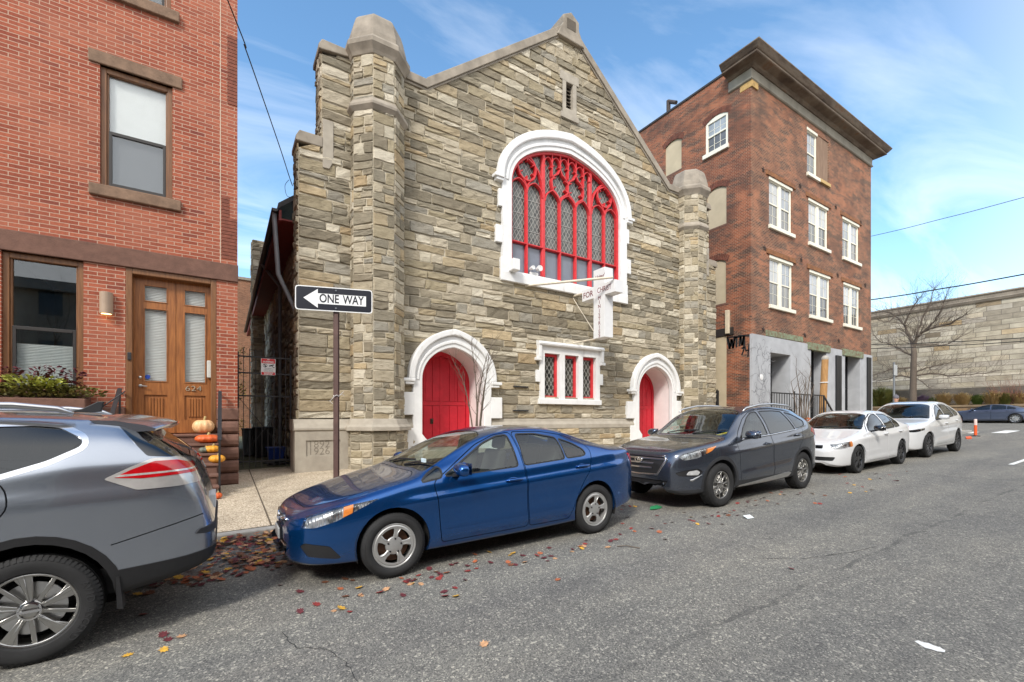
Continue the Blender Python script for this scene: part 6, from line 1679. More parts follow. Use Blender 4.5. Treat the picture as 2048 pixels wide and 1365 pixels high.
    sw = [(dx_+.22+.06*math.sin(2*PI*k/20), -.36+.18*math.cos(2*PI*k/20), zd-.02+.17*math.sin(2*PI*k/20)) for k in range(21)]
    MB().tube(sw, .014, 8).bar((dx_+.1, -.36, zd-.05), (dx_+.22, -.36, zd-.02), .05).bar((dx_+.22, -.53, zd-.02), (dx_+.22, -.19, zd-.02), .03).build('steering_wheel', M_DASH, t, local=True, smooth=40)
    MB().box(.9, L-.5, -hw*.80, hw*.80, zb+.10, cz-.22).build('cabin_floor', M_DASH, t, local=True)
    if S.get('wiper', True):
        a = S['wind']; b_ = MB(); zf_ = pchip(S['zt'])
        for y in (-.42, .12):
            x1 = a[0]+.10; b_.tube([(x1-.07, y+.30, zf_(x1-.07)+.005), (x1+.0, y+.1, zf_(x1)+.012), (x1+.05, y-.28, zf_(x1+.05)-.0)], .011, 6)
        b_.build('wiper', M_BLKPL, t, local=True)
    # place on the street
    t.location = (x0, ynear+hw, GZ(0)+SL*x0+dz)
    t.rotation_euler = (0, -math.atan(SL), 0)
    if yaw is not None: t.rotation_euler = (0, 0, yaw)
    return t, s, doors, body
def ellipse_ring(par, cx_, cy_, cz_, rx, rz, th, m, name='emblem', d=.012, axis='front'):
    b_ = MB(); n = 28
    for k in range(n):
        a = 2*PI*k/n
        for r_ in (1, 1-th):
            for dd in (0, -d): b_.v.append((cx_+dd, cy_+rx*r_*math.cos(a), cz_+rz*r_*math.sin(a)))
    for k in range(n):
        i, j = 4*k, 4*((k+1) % n); b_.f += [(i+1, j+1, j+3, i+3), (i, j, j+1, i+1), (i+2, i+3, j+3, j+2)]
    return b_
# ---------------------------------------------------------------- blue compact saloon
sedan = dict(clearlamp=True, L=4.55, wr=.318, tw=.205, rim=.220, arch=.365, wheels=(.93, 3.60), style='cap',
  zt=[(0, .56), (.03, .635), (.10, .69), (.3, .765), (.6, .845), (.95, .925), (1.2, .985), (1.32, 1.035), (1.6, 1.175), (1.95, 1.325), (2.2, 1.395), (2.5, 1.432), (2.75, 1.436), (3.05, 1.415), (3.4, 1.335), (3.7, 1.23), (3.95, 1.145), (4.15, 1.105), (4.38, 1.085), (4.47, 1.05), (4.53, .95), (4.55, .88)],
  zs=[(0, .50), (.1, .60), (.4, .72), (.8, .82), (1.2, .895), (1.6, .925), (2.5, .965), (3.4, 1.015), (3.9, 1.04), (4.2, 1.04), (4.4, 1.0), (4.5, .92), (4.55, .80)],
  zb=[(0, .30), (.05, .24), (.3, .20), (.9, .19), (2.2, .185), (3.6, .20), (4.1, .25), (4.45, .31), (4.55, .40)],
  W=[(0, .40), (.03, .52), (.09, .62), (.2, .715), (.38, .79), (.6, .835), (.95, .868), (1.4, .876), (2.4, .878), (3.5, .874), (3.9, .852), (4.2, .80), (4.4, .73), (4.5, .64), (4.55, .50)],
  R=[(0, .28), (.1, .50), (.4, .63), (.9, .72), (1.25, .74), (1.6, .70), (2.0, .635), (2.3, .60), (2.7, .585), (3.1, .59), (3.5, .615), (3.9, .655), (4.2, .66), (4.45, .58), (4.55, .36)],
  crease=[(.9, .72, 4.35, .875, .026, .085), (1.2, .36, 3.3, .40, .016, .07)],
  doors=[[(1.42, .27), (1.40, .60), (1.36, .90), (1.62, 1.06), (1.95, 1.25), (2.22, 1.345), (2.46, 1.37), (2.50, .96), (2.52, .27)], [(2.535, .27), (2.515, .96), (2.475, 1.372), (2.9, 1.36), (3.25, 1.30), (3.50, 1.19), (3.575, 1.10), (3.52, .90), (3.36, .66), (3.22, .40), (3.14, .27)]],
  win=[[(1.50, .955), (1.76, 1.10), (2.06, 1.26), (2.26, 1.325), (2.40, 1.335), (2.42, .985), (1.9, .965)], [(2.52, .99), (2.53, 1.335), (2.80, 1.33), (3.10, 1.27), (3.12, 1.02)], [(3.16, 1.025), (3.145, 1.255), (3.32, 1.19), (3.46, 1.10), (3.47, 1.05), (3.40, 1.035)], [(1.235, .915), (1.30, .965), (1.46, 1.045), (1.46, .945)]],
  windoor=[0, 1, 1, 9], handles=[(2.33, .83), (3.38, .90)], mirror=(1.62, .955),
  wind=(1.27, 1.30, 2.07, 2.16, .69, .52), back=(3.22, 3.28, 3.84, 3.94, .50, .56), hood=[(.16, 0), (.18, .42), (.42, .63), (1.16, .70), (1.24, .55), (1.22, 0)],
  seats=(1.75, 2.62), seat_z=.56, dash=1.62, dash_z=.93,
  cuts=[('headlight', 'side', rounded([(.115, .575), (.16, .675), (.40, .745), (.80, .80), (.60, .715), (.40, .625), (.22, .575)], .02), ['body', 'hood', 'seam'], lambda c: abs(c.y) > .42 and c.x < .9),
        ('turn', 'side', [(.46, .655), (.475, .745), (.56, .765), (.545, .69)], ['headlight'], lambda c: abs(c.y) > .4),
        ('grille', 'front', rounded([(-.36, .625), (-.28, .52), (.28, .52), (.36, .625)], .03), ['body', 'hood', 'seam'], lambda c: c.x < .25 and c.z < .66),
        ('intake', 'front', rounded([(-.46, .42), (-.42, .30), (.42, .30), (.46, .42)], .03), ['body'], lambda c: c.x < .3),
        ('fogpanel', 'side', rounded([(.10, .41), (.14, .44), (.34, .40), (.44, .28), (.40, .27), (.16, .31)], .02), ['body'], lambda c: abs(c.y) > .5 and c.x < .5),
        ('tail', 'side', rounded([(4.30, 1.0), (4.545, .98), (4.55, .76), (4.47, .80), (4.38, .90)], .02), ['body'], lambda c: abs(c.y) > .45),
        ('fuel', 'side', circle(3.86, .90, .085, 20), ['body'], lambda c: c.y < 0)],
  extra=[('headlight', 'headlight', M_LAMP, .003), ('turn', 'turn_signal', M_AMB, .004), ('grille', 'grille', M_BLKPL, -.03), ('intake', 'lower_intake', M_BLKPL, -.03), ('fogpanel', 'fog_light', M_BLKPL, -.006), ('tail', 'tail_light', M_TAILR, .004), ('fuel', 'fuel_flap', None, .0015)])
M_BLUE = paint('blue metallic paint', lin((14, 80, 146)), .8, .22)
sedan['extra'] = [(a, b, c or M_BLUE, d) for a, b, c, d in sedan['extra']]
CIV_X0 = .50; 
civ, cs_, cdoors, cbody = car('parked_car', 'blue four door saloon parked nearest in front of the stone church', 'car', sedan, CIV_X0, 4.34, M_BLUE)
xg = .012
b_ = MB()
for i in range(9):
    for j in range(4):
        yy = -.24+.06*i+(.03 if j % 2 else 0); zz_ = .535+.024*j; b_.lathe([(.012, 0), (.018, -.006), (.022, -.0)], (xg+.02, yy, zz_), 6, 'x')
b_.build('grille_mesh', M_ALLOYD, civ, local=True)
MB().tube([(.035, -.36, .615), (.015, -.2, .60), (.012, 0, .598), (.015, .2, .60), (.035, .36, .615)], .016, 8).tube([(.05, -.37, .60), (.045, -.34, .555), (.02, -.28, .515), (.012, 0, .508), (.02, .28, .515), (.045, .34, .555), (.05, .37, .60)], .012, 8).build('grille_trim', M_CHROME, civ, local=True, smooth=True)
em = MB(); 
for y in (-.035, .035): em.bar((-.004, y*1.25, .65), (-.004, y*.8, .55), .012, .016)
em.bar((-.004, -.035, .598), (-.004, .035, .598), .012, .016)
em.merge(ellipse_ring(civ, -.002, 0, .60, .062, .058, .16, M_CHROME)); em.build('emblem', M_CHROME, civ, local=True)
MB().box(-.03, -.015, -.16, .16, .395, .50).build('number_plate', M_PLATE, civ, local=True, bevel=.004); MB().box(-.015, .05, -.17, .17, .385, .51).build('plate_holder', M_BLKPL, civ, local=True)
b_ = MB().tube([(.10, -.57, .385), (.05, -.44, .36), (.02, -.30, .35), (.012, 0, .345), (.02, .30, .35), (.05, .44, .36), (.10, .57, .385)], .013, 8); b_.build('intake_trim', M_SILV, civ, local=True, smooth=True)
MB().box(1.36, 1.38, -.60, -.50, 1.085, 1.125).build('inspection_sticker', M_STICK, civ, local=True).rotation_euler = (0, 0, 0)
# ---------------------------------------------------------------- dark grey crossover
suv = dict(clearlamp=True, L=4.475, wr=.353, tw=.225, rim=.225, arch=.40, wheels=(.92, 3.59), style='ten',
  zt=[(0, .74), (.03, .85), (.10, .92), (.3, .985), (.6, 1.03), (1.0, 1.08), (1.15, 1.105), (1.25, 1.14), (1.55, 1.32), (1.85, 1.50), (2.1, 1.58), (2.4, 1.625), (2.8, 1.64), (3.3, 1.615), (3.7, 1.565), (3.95, 1.49), (4.2, 1.29), (4.35, 1.13), (4.43, 1.02), (4.475, .90)],
  zs=[(0, .66), (.1, .83), (.4, .92), (.8, .98), (1.1, 1.01), (1.6, 1.03), (2.5, 1.07), (3.4, 1.14), (3.9, 1.17), (4.2, 1.15), (4.35, 1.06), (4.45, .93), (4.475, .80)],
  zb=[(0, .38), (.05, .29), (.3, .24), (.9, .25), (2.2, .25), (3.6, .26), (4.1, .31), (4.4, .37), (4.475, .45)],
  W=[(0, .50), (.03, .60), (.09, .69), (.2, .765), (.38, .83), (.6, .875), (.95, .918), (1.4, .920), (2.4, .925), (3.5, .925), (3.9, .905), (4.2, .85), (4.35, .78), (4.44, .69), (4.475, .58)],
  R=[(0, .40), (.1, .60), (.4, .72), (.9, .79), (1.2, .79), (1.55, .74), (1.9, .68), (2.2, .655), (2.7, .65), (3.3, .645), (3.8, .65), (4.1, .67), (4.35, .62), (4.475, .46)],
  crease=[(1.0, .84, 4.3, 1.02, .018, .10), (1.3, .46, 3.3, .56, .02, .10)],
  doors=[[(1.45, .36), (1.42, .70), (1.38, 1.04), (1.55, 1.19), (1.85, 1.40), (2.1, 1.505), (2.40, 1.555), (2.46, 1.07), (2.48, .36)], [(2.495, .36), (2.475, 1.07), (2.415, 1.556), (2.9, 1.56), (3.3, 1.53), (3.55, 1.45), (3.62, 1.18), (3.52, .95), (3.35, .74), (3.20, .50), (3.14, .36)]],
  win=[[(1.53, 1.075), (1.72, 1.24), (1.98, 1.41), (2.16, 1.49), (2.34, 1.515), (2.375, 1.105), (1.9, 1.09)], [(2.475, 1.115), (2.445, 1.52), (2.9, 1.52), (3.2, 1.50), (3.34, 1.20), (3.35, 1.165), (2.9, 1.135)], [(3.42, 1.18), (3.30, 1.485), (3.55, 1.43), (3.80, 1.30), (3.74, 1.23)]],
  windoor=[0, 1, 9], handles=[(2.28, .95), (3.38, 1.05)], mirror=(1.60, 1.07), glassR=M_CGLT, glassB=M_CGLT,
  wind=(1.24, 1.27, 1.98, 2.08, .74, .585), back=(3.98, 4.02, 4.30, 4.345, .53, .60), hood=[(.12, 0), (.14, .50), (.40, .70), (1.10, .78), (1.20, .60), (1.18, 0)],
  seats=(1.80, 2.68), seat_z=.72, dash=1.58, dash_z=1.06, clad=(.33, .38, .42, .48), cladm=M_GREYPL,
  cuts=[('headlight', 'side', rounded([(.115, .845), (.18, .795), (.40, .82), (.70, .915), (.84, .99), (.50, .955), (.20, .895)], .015), ['body', 'hood', 'seam'], lambda c: abs(c.y) > .45 and c.x < .9),
        ('projector', 'side', circle(.52, .895, .038, 14), ['headlight'], lambda c: abs(c.y) > .4),
        ('turn', 'side', [(.60, .885), (.64, .96), (.84, .99), (.72, .92)], ['headlight'], lambda c: abs(c.y) > .4),
        ('grille', 'front', rounded([(-.50, .84), (-.52, .80), (-.36, .56), (.36, .56), (.52, .80), (.50, .84)], .03), ['body', 'hood', 'seam'], lambda c: c.x < .3),
        ('intake', 'front', rounded([(-.56, .47), (-.50, .37), (.50, .37), (.56, .47)], .02), ['body', 'cladding'], lambda c: c.x < .3),
        ('fogpanel', 'side', rounded([(.06, .60), (.10, .55), (.42, .53), (.50, .60), (.40, .66), (.18, .64)], .02), ['body'], lambda c: abs(c.y) > .52 and c.x < .55),
        ('foglamp', 'side', rounded([(.20, .565), (.40, .555), (.44, .60), (.38, .635), (.24, .62)], .02), ['fogpanel'], lambda c: abs(c.y) > .5),
        ('tail', 'side', rounded([(3.98, 1.10), (4.10, 1.17), (4.40, 1.08), (4.47, .95), (4.30, .97)], .02), ['body'], lambda c: abs(c.y) > .40),
        ('rocker', 'side', rounded([(1.38, .235), (1.40, .30), (2.2, .345), (3.0, .39), (3.10, .36), (3.0, .30)], .02), ['cladding', 'body'], lambda c: abs(c.y) > .5),
        ('fuel', 'side', circle(3.92, 1.0, .085, 20), ['body'], lambda c: c.y < 0)],
  extra=[('headlight', 'headlight', M_LAMPD, .003), ('projector', 'headlight_inner', M_CHROME, .006), ('turn', 'turn_signal', M_AMB, .004), ('grille', 'grille', M_BLKPL, -.02), ('intake', 'lower_intake', M_BLKPL, -.02), ('fogpanel', 'fog_panel', M_BLKPL, -.008), ('foglamp', 'fog_light', M_LAMP, -.002), ('tail', 'tail_light', M_TAILR, .005), ('rocker', 'rocker_trim', M_SILV, .008), ('fuel', 'fuel_flap', None, .0015)])
M_GREYP = paint('dark grey metallic paint', lin((84, 90, 102)), .8, .24)
suv['extra'] = [(a, b, c or M_GREYP, d) for a, b, c, d in suv['extra']]
tuc, ts_, tdoors, tbody = car('parked_car', 'dark grey crossover with chrome bar grille parked behind the blue saloon', 'car', suv, 5.88, 4.28, M_GREYP)
b_ = MB()
for z, w_ in ((.80, .47), (.725, .42), (.65, .37)):
    b_.prism([(.03, -w_, z-.012), (.0, 0, z-.012), (.03, w_, z-.012), (.06, w_, z-.012), (.06, -w_, z-.012)], (0, 0, .028))
b_.build('grille_bars', M_SILV, tuc, local=True, bevel=.006)
MB().tube([(.035, -.50, .852), (.02, -.535, .80), (.002, -.37, .555), (-.006, 0, .54), (.002, .37, .555), (.02, .535, .80), (.035, .50, .852)], .018, 8).build('grille_trim', M_CHROME, tuc, local=True, smooth=True)
em = ellipse_ring(tuc, -.006, 0, .775, .075, .045, .16, M_CHROME)
for y in (-.022, .022): em.bar((-.008, y+.012, .80), (-.008, y-.012, .75), .008, .012)
em.bar((-.008, -.025, .77), (-.008, .025, .782), .008, .012); em.build('emblem', M_CHROME, tuc, local=True)
for sd in (-1, 1):
    MB().tube([(.09, sd*.55, .53), (.15, sd*.68, .475), (.30, sd*.80, .48), (.46, sd*.86, .56)], [.012, .02, .02, .008], 8).build('bumper_trim', M_SILV, tuc, local=True, smooth=True)
    y = .66
    MB().tube([(1.95, sd*.665, 1.53), (2.05, sd*.665, 1.585), (2.5, sd*.66, 1.645), (3.0, sd*.655, 1.65), (3.5, sd*.65, 1.615), (3.75, sd*.65, 1.56)], [.012, .02, .02, .02, .02, .012], 8).build('roof_rail', M_SILV, tuc, local=True, smooth=True)
    MB().tube([(1.50, sd*(.915), 1.065), (2.0, sd*.905, 1.085), (2.4, sd*.905, 1.10), (3.3, sd*.90, 1.155), (3.78, sd*.865, 1.215)], .009, 6).build('belt_trim', M_CHROME, tuc, local=True, smooth=True)
M_YEL = mat('yellow steering lock', lin((226, 190, 30)), .5, var=.05)
MB().tube([(1.80, -.22, 1.08), (1.86, -.50, 1.17)], [.022, .016], 8).build('steering_lock', M_YEL, tuc, local=True)
# ---------------------------------------------------------------- white saloon
ws = dict(sedan); ws.update(clearlamp=True, L=4.63, wr=.32, wheels=(.88, 3.53), style='black5', rim=.225, arch=.355,
  zt=[(0, .58), (.03, .655), (.12, .72), (.4, .80), (.8, .87), (1.2, .945), (1.38, .985), (1.48, 1.02), (1.75, 1.16), (2.05, 1.31), (2.3, 1.395), (2.6, 1.445), (2.9, 1.453), (3.2, 1.43), (3.55, 1.34), (3.85, 1.21), (4.05, 1.12), (4.2, 1.085), (4.45, 1.07), (4.55, 1.04), (4.60, .95), (4.63, .86)],
  zs=[(0, .52), (.1, .62), (.4, .73), (.8, .82), (1.3, .90), (1.7, .925), (2.6, .955), (3.5, .99), (4.0, 1.02), (4.3, 1.03), (4.5, .99), (4.58, .9), (4.63, .78)],
  zb=[(0, .28), (.05, .22), (.3, .18), (.9, .18), (2.2, .18), (3.6, .2), (4.2, .25), (4.5, .31), (4.63, .40)],
  W=[(0, .50), (.03, .60), (.09, .69), (.2, .765), (.38, .82), (.6, .855), (.95, .882), (1.4, .888), (2.4, .889), (3.5, .885), (3.9, .87), (4.25, .82), (4.45, .75), (4.57, .66), (4.63, .52)],
  R=[(0, .34), (.1, .56), (.4, .68), (.9, .74), (1.4, .74), (1.75, .69), (2.1, .64), (2.4, .61), (2.8, .60), (3.2, .60), (3.6, .62), (4.0, .66), (4.3, .67), (4.52, .60), (4.63, .40)],
  crease=[(.9, .80, 4.4, .88, .016, .07), (1.2, .30, 3.2, .32, .014, .07)],
  doors=[[(1.42, .26), (1.41, .60), (1.40, .915), (1.68, 1.06), (2.0, 1.25), (2.28, 1.355), (2.56, 1.39), (2.58, .96), (2.58, .26)], [(2.595, .26), (2.595, .96), (2.575, 1.39), (2.95, 1.375), (3.3, 1.31), (3.55, 1.19), (3.60, 1.02), (3.52, .85), (3.32, .62), (3.18, .40), (3.12, .26)]],
  win=[[(1.56, .96), (1.84, 1.11), (2.12, 1.265), (2.32, 1.33), (2.50, 1.35), (2.50, .975)], [(2.60, .98), (2.60, 1.35), (2.95, 1.335), (3.12, 1.30), (3.14, 1.0)], [(3.18, 1.0), (3.17, 1.285), (3.36, 1.21), (3.49, 1.10), (3.50, 1.02)]],
  windoor=[0, 1, 1], handles=[(2.40, .86), (3.40, .89)], mirror=(1.66, .955), glassF=M_CGLT, glassR=M_CGLT, glassB=M_CGLT, mirrorm=M_BLKG,
  wind=(1.42, 1.46, 2.18, 2.26, .70, .54), back=(3.38, 3.42, 3.92, 4.02, .52, .57), hood=[(.14, 0), (.16, .50), (.40, .66), (1.30, .72), (1.38, .55), (1.36, 0)],
  seats=(1.90, 2.75), dash=1.75, dash_z=.95,
  cuts=[('headlight', 'side', rounded([(.06, .60), (.12, .70), (.40, .745), (.60, .765), (.60, .65), (.40, .615), (.2, .595)], .02), ['body', 'hood', 'seam'], lambda c: abs(c.y) > .44 and c.x < .9),
        ('turn', 'side', [(.53, .63), (.53, .76), (.62, .77), (.62, .63)], ['headlight'], lambda c: abs(c.y) > .4),
        ('grille', 'front', rounded([(-.46, .685), (-.46, .605), (.46, .605), (.46, .685)], .02), ['body', 'hood', 'seam'], lambda c: c.x < .3 and c.z < .70),
        ('intake', 'front', rounded([(-.70, .42), (-.66, .33), (.66, .33), (.70, .42)], .03), ['body'], lambda c: c.x < .34),
        ('tail', 'side', rounded([(4.28, 1.0), (4.60, .97), (4.62, .80), (4.40, .82)], .02), ['body'], lambda c: abs(c.y) > .45)],
  extra=[('headlight', 'headlight', M_LAMPD, .003), ('turn', 'turn_signal', M_AMB, .004), ('grille', 'grille', M_BLKPL, -.015), ('intake', 'lower_intake', M_BLKPL, -.015), ('tail', 'tail_light', M_TAILR, .004)])
M_WHT = paint('white paint', (.66, .66, .665), .0, .35, .01); M_PEARL = paint('pearl white paint', (.64, .645, .65), .05, .3, .02)
vw, vs_, vdoors, vbody = car('parked_car', 'white saloon with black wheels and black mirrors, parked between two crossovers', 'car', ws, 11.63, 4.46, M_WHT)
b_ = MB()
for k in range(3): b_.prism([(.03, -.45, .612+.024*k), (.002, 0, .612+.024*k), (.03, .45, .612+.024*k), (.05, .45, .612+.024*k), (.05, -.45, .612+.024*k)], (0, 0, .007))
for k in range(3): b_.prism([(.06, -.62, .34+.027*k), (.002, 0, .34+.027*k), (.06, .62, .34+.027*k), (.08, .62, .34+.027*k), (.08, -.62, .34+.027*k)], (0, 0, .008))
b_.build('grille_bars', M_ALLOYD, vw, local=True)
em = ellipse_ring(vw, -.004, 0, .652, .062, .062, .14, M_CHROME); em.bar((-.006, -.045, .69), (-.006, -.012, .605), .008, .01).bar((-.006, -.012, .605), (-.006, 0, .645), .008, .01).bar((-.006, 0, .645), (-.006, .012, .605), .008, .01).bar((-.006, .012, .605), (-.006, .045, .69), .008, .01).bar((-.006, -.02, .70), (-.006, 0, .66), .008, .01).bar((-.006, 0, .66), (-.006, .02, .70), .008, .01); em.build('emblem', M_CHROME, vw, local=True)
for sd in (-1, 1): MB().box(.30, .48, sd*.66-.09, sd*.66+.09, .665, .69).build('headlight_inner', M_CHROME, vw, local=True)
# ---------------------------------------------------------------- white crossover
wc = dict(suv); wc.update(clearlamp=False, L=4.575, wr=.36, style='multi', rim=.255, wheels=(.93, 3.63),
  zt=[(0, .70), (.03, .84), (.10, .91), (.35, .985), (.8, 1.05), (1.2, 1.10), (1.36, 1.125), (1.46, 1.165), (1.75, 1.34), (2.05, 1.51), (2.3, 1.60), (2.6, 1.655), (2.9, 1.67), (3.4, 1.645), (3.8, 1.58), (4.05, 1.50), (4.3, 1.30), (4.45, 1.13), (4.53, 1.02), (4.575, .9)],
  zs=[(0, .62), (.1, .80), (.4, .91), (.8, .98), (1.3, 1.03), (1.8, 1.05), (2.6, 1.08), (3.4, 1.13), (4.0, 1.16), (4.3, 1.14), (4.45, 1.05), (4.54, .93), (4.575, .80)],
  zb=[(0, .36), (.05, .28), (.3, .24), (.9, .25), (2.2, .25), (3.6, .26), (4.2, .31), (4.5, .37), (4.575, .45)],
  W=[(0, .46), (.03, .57), (.09, .67), (.2, .755), (.38, .825), (.6, .875), (.95, .918), (1.4, .920), (2.4, .922), (3.5, .922), (4.0, .90), (4.3, .85), (4.45, .78), (4.54, .69), (4.575, .58)],
  R=[(0, .38), (.1, .58), (.4, .71), (.9, .78), (1.4, .78), (1.75, .73), (2.1, .67), (2.4, .64), (2.8, .63), (3.4, .625), (3.9, .635), (4.2, .66), (4.45, .62), (4.575, .46)],
  crease=[(1.0, .90, 4.4, .98, .014, .10), (1.3, .44, 3.3, .50, .02, .10)],
  doors=[[(1.52, .36), (1.48, .70), (1.46, 1.06), (1.72, 1.23), (2.02, 1.43), (2.28, 1.535), (2.52, 1.58), (2.56, 1.08), (2.58, .36)], [(2.595, .36), (2.575, 1.08), (2.535, 1.581), (3.0, 1.585), (3.4, 1.55), (3.64, 1.45), (3.68, 1.18), (3.58, .95), (3.40, .74), (3.25, .50), (3.20, .36)]],
  win=[[(1.64, 1.10), (1.90, 1.28), (2.14, 1.43), (2.32, 1.505), (2.47, 1.53), (2.50, 1.12)], [(2.585, 1.125), (2.565, 1.54), (3.0, 1.54), (3.28, 1.515), (3.36, 1.17)], [(3.42, 1.175), (3.36, 1.50), (3.60, 1.42), (3.86, 1.27), (3.78, 1.20)]],
  mirror=(1.70, 1.10), wind=(1.40, 1.44, 2.16, 2.25, .76, .58), back=(4.06, 4.10, 4.40, 4.45, .53, .60), hood=[(.10, 0), (.12, .50), (.38, .72), (1.28, .78), (1.36, .60), (1.34, 0)],
  clad=None, glassF=M_CGLT, handles=[(2.40, .97), (3.44, 1.03)], sunroof=(2.45, 3.3, .45), seats=(1.95, 2.82), dash=1.74, dash_z=1.08,
  cuts=[('headlight', 'side', rounded([(.06, .77), (.10, .825), (.40, .855), (.66, .875), (.62, .82), (.40, .785), (.2, .765)], .012), ['body', 'hood', 'seam'], lambda c: abs(c.y) > .44 and c.x < .9),
        ('projector', 'side', circle(.46, .826, .022, 12), ['headlight'], lambda c: abs(c.y) > .4), ('projector', 'side', circle(.34, .815, .022, 12), ['headlight'], lambda c: abs(c.y) > .4),
        ('grille', 'front', rounded([(-.50, .76), (-.42, .56), (.42, .56), (.50, .76), (.36, .80), (-.36, .80)], .03), ['body', 'hood', 'seam'], lambda c: c.x < .3 and c.z < .82),
        ('tail', 'side', rounded([(4.10, 1.08), (4.5, 1.04), (4.54, .96), (4.2, .99)], .02), ['body'], lambda c: abs(c.y) > .40)],
  extra=[('headlight', 'headlight', M_LAMPD, .003), ('projector', 'headlight_inner', M_CHROME, .005), ('grille', 'grille', M_BLKPL, -.015), ('tail', 'tail_light', M_TAILR, .005)])
maz, ms_, mdoors, mbody = car('parked_car', 'white crossover with slim dark headlights, last in the row', 'car', wc, 16.55, 4.50, M_PEARL)
MB().tube([(.06, -.50, .76), (.03, -.42, .56), (.0, 0, .53), (.03, .42, .56), (.06, .50, .76)], .014, 8).build('grille_trim', M_CHROME, maz, local=True, smooth=True)
em = ellipse_ring(maz, -.004, 0, .69, .085, .07, .14, M_CHROME); em.tube([(-.006, -.075, .705), (-.006, -.03, .70), (-.006, 0, .665), (-.006, .03, .70), (-.006, .075, .705)], .007, 6); em.build('emblem', M_CHROME, maz, local=True)
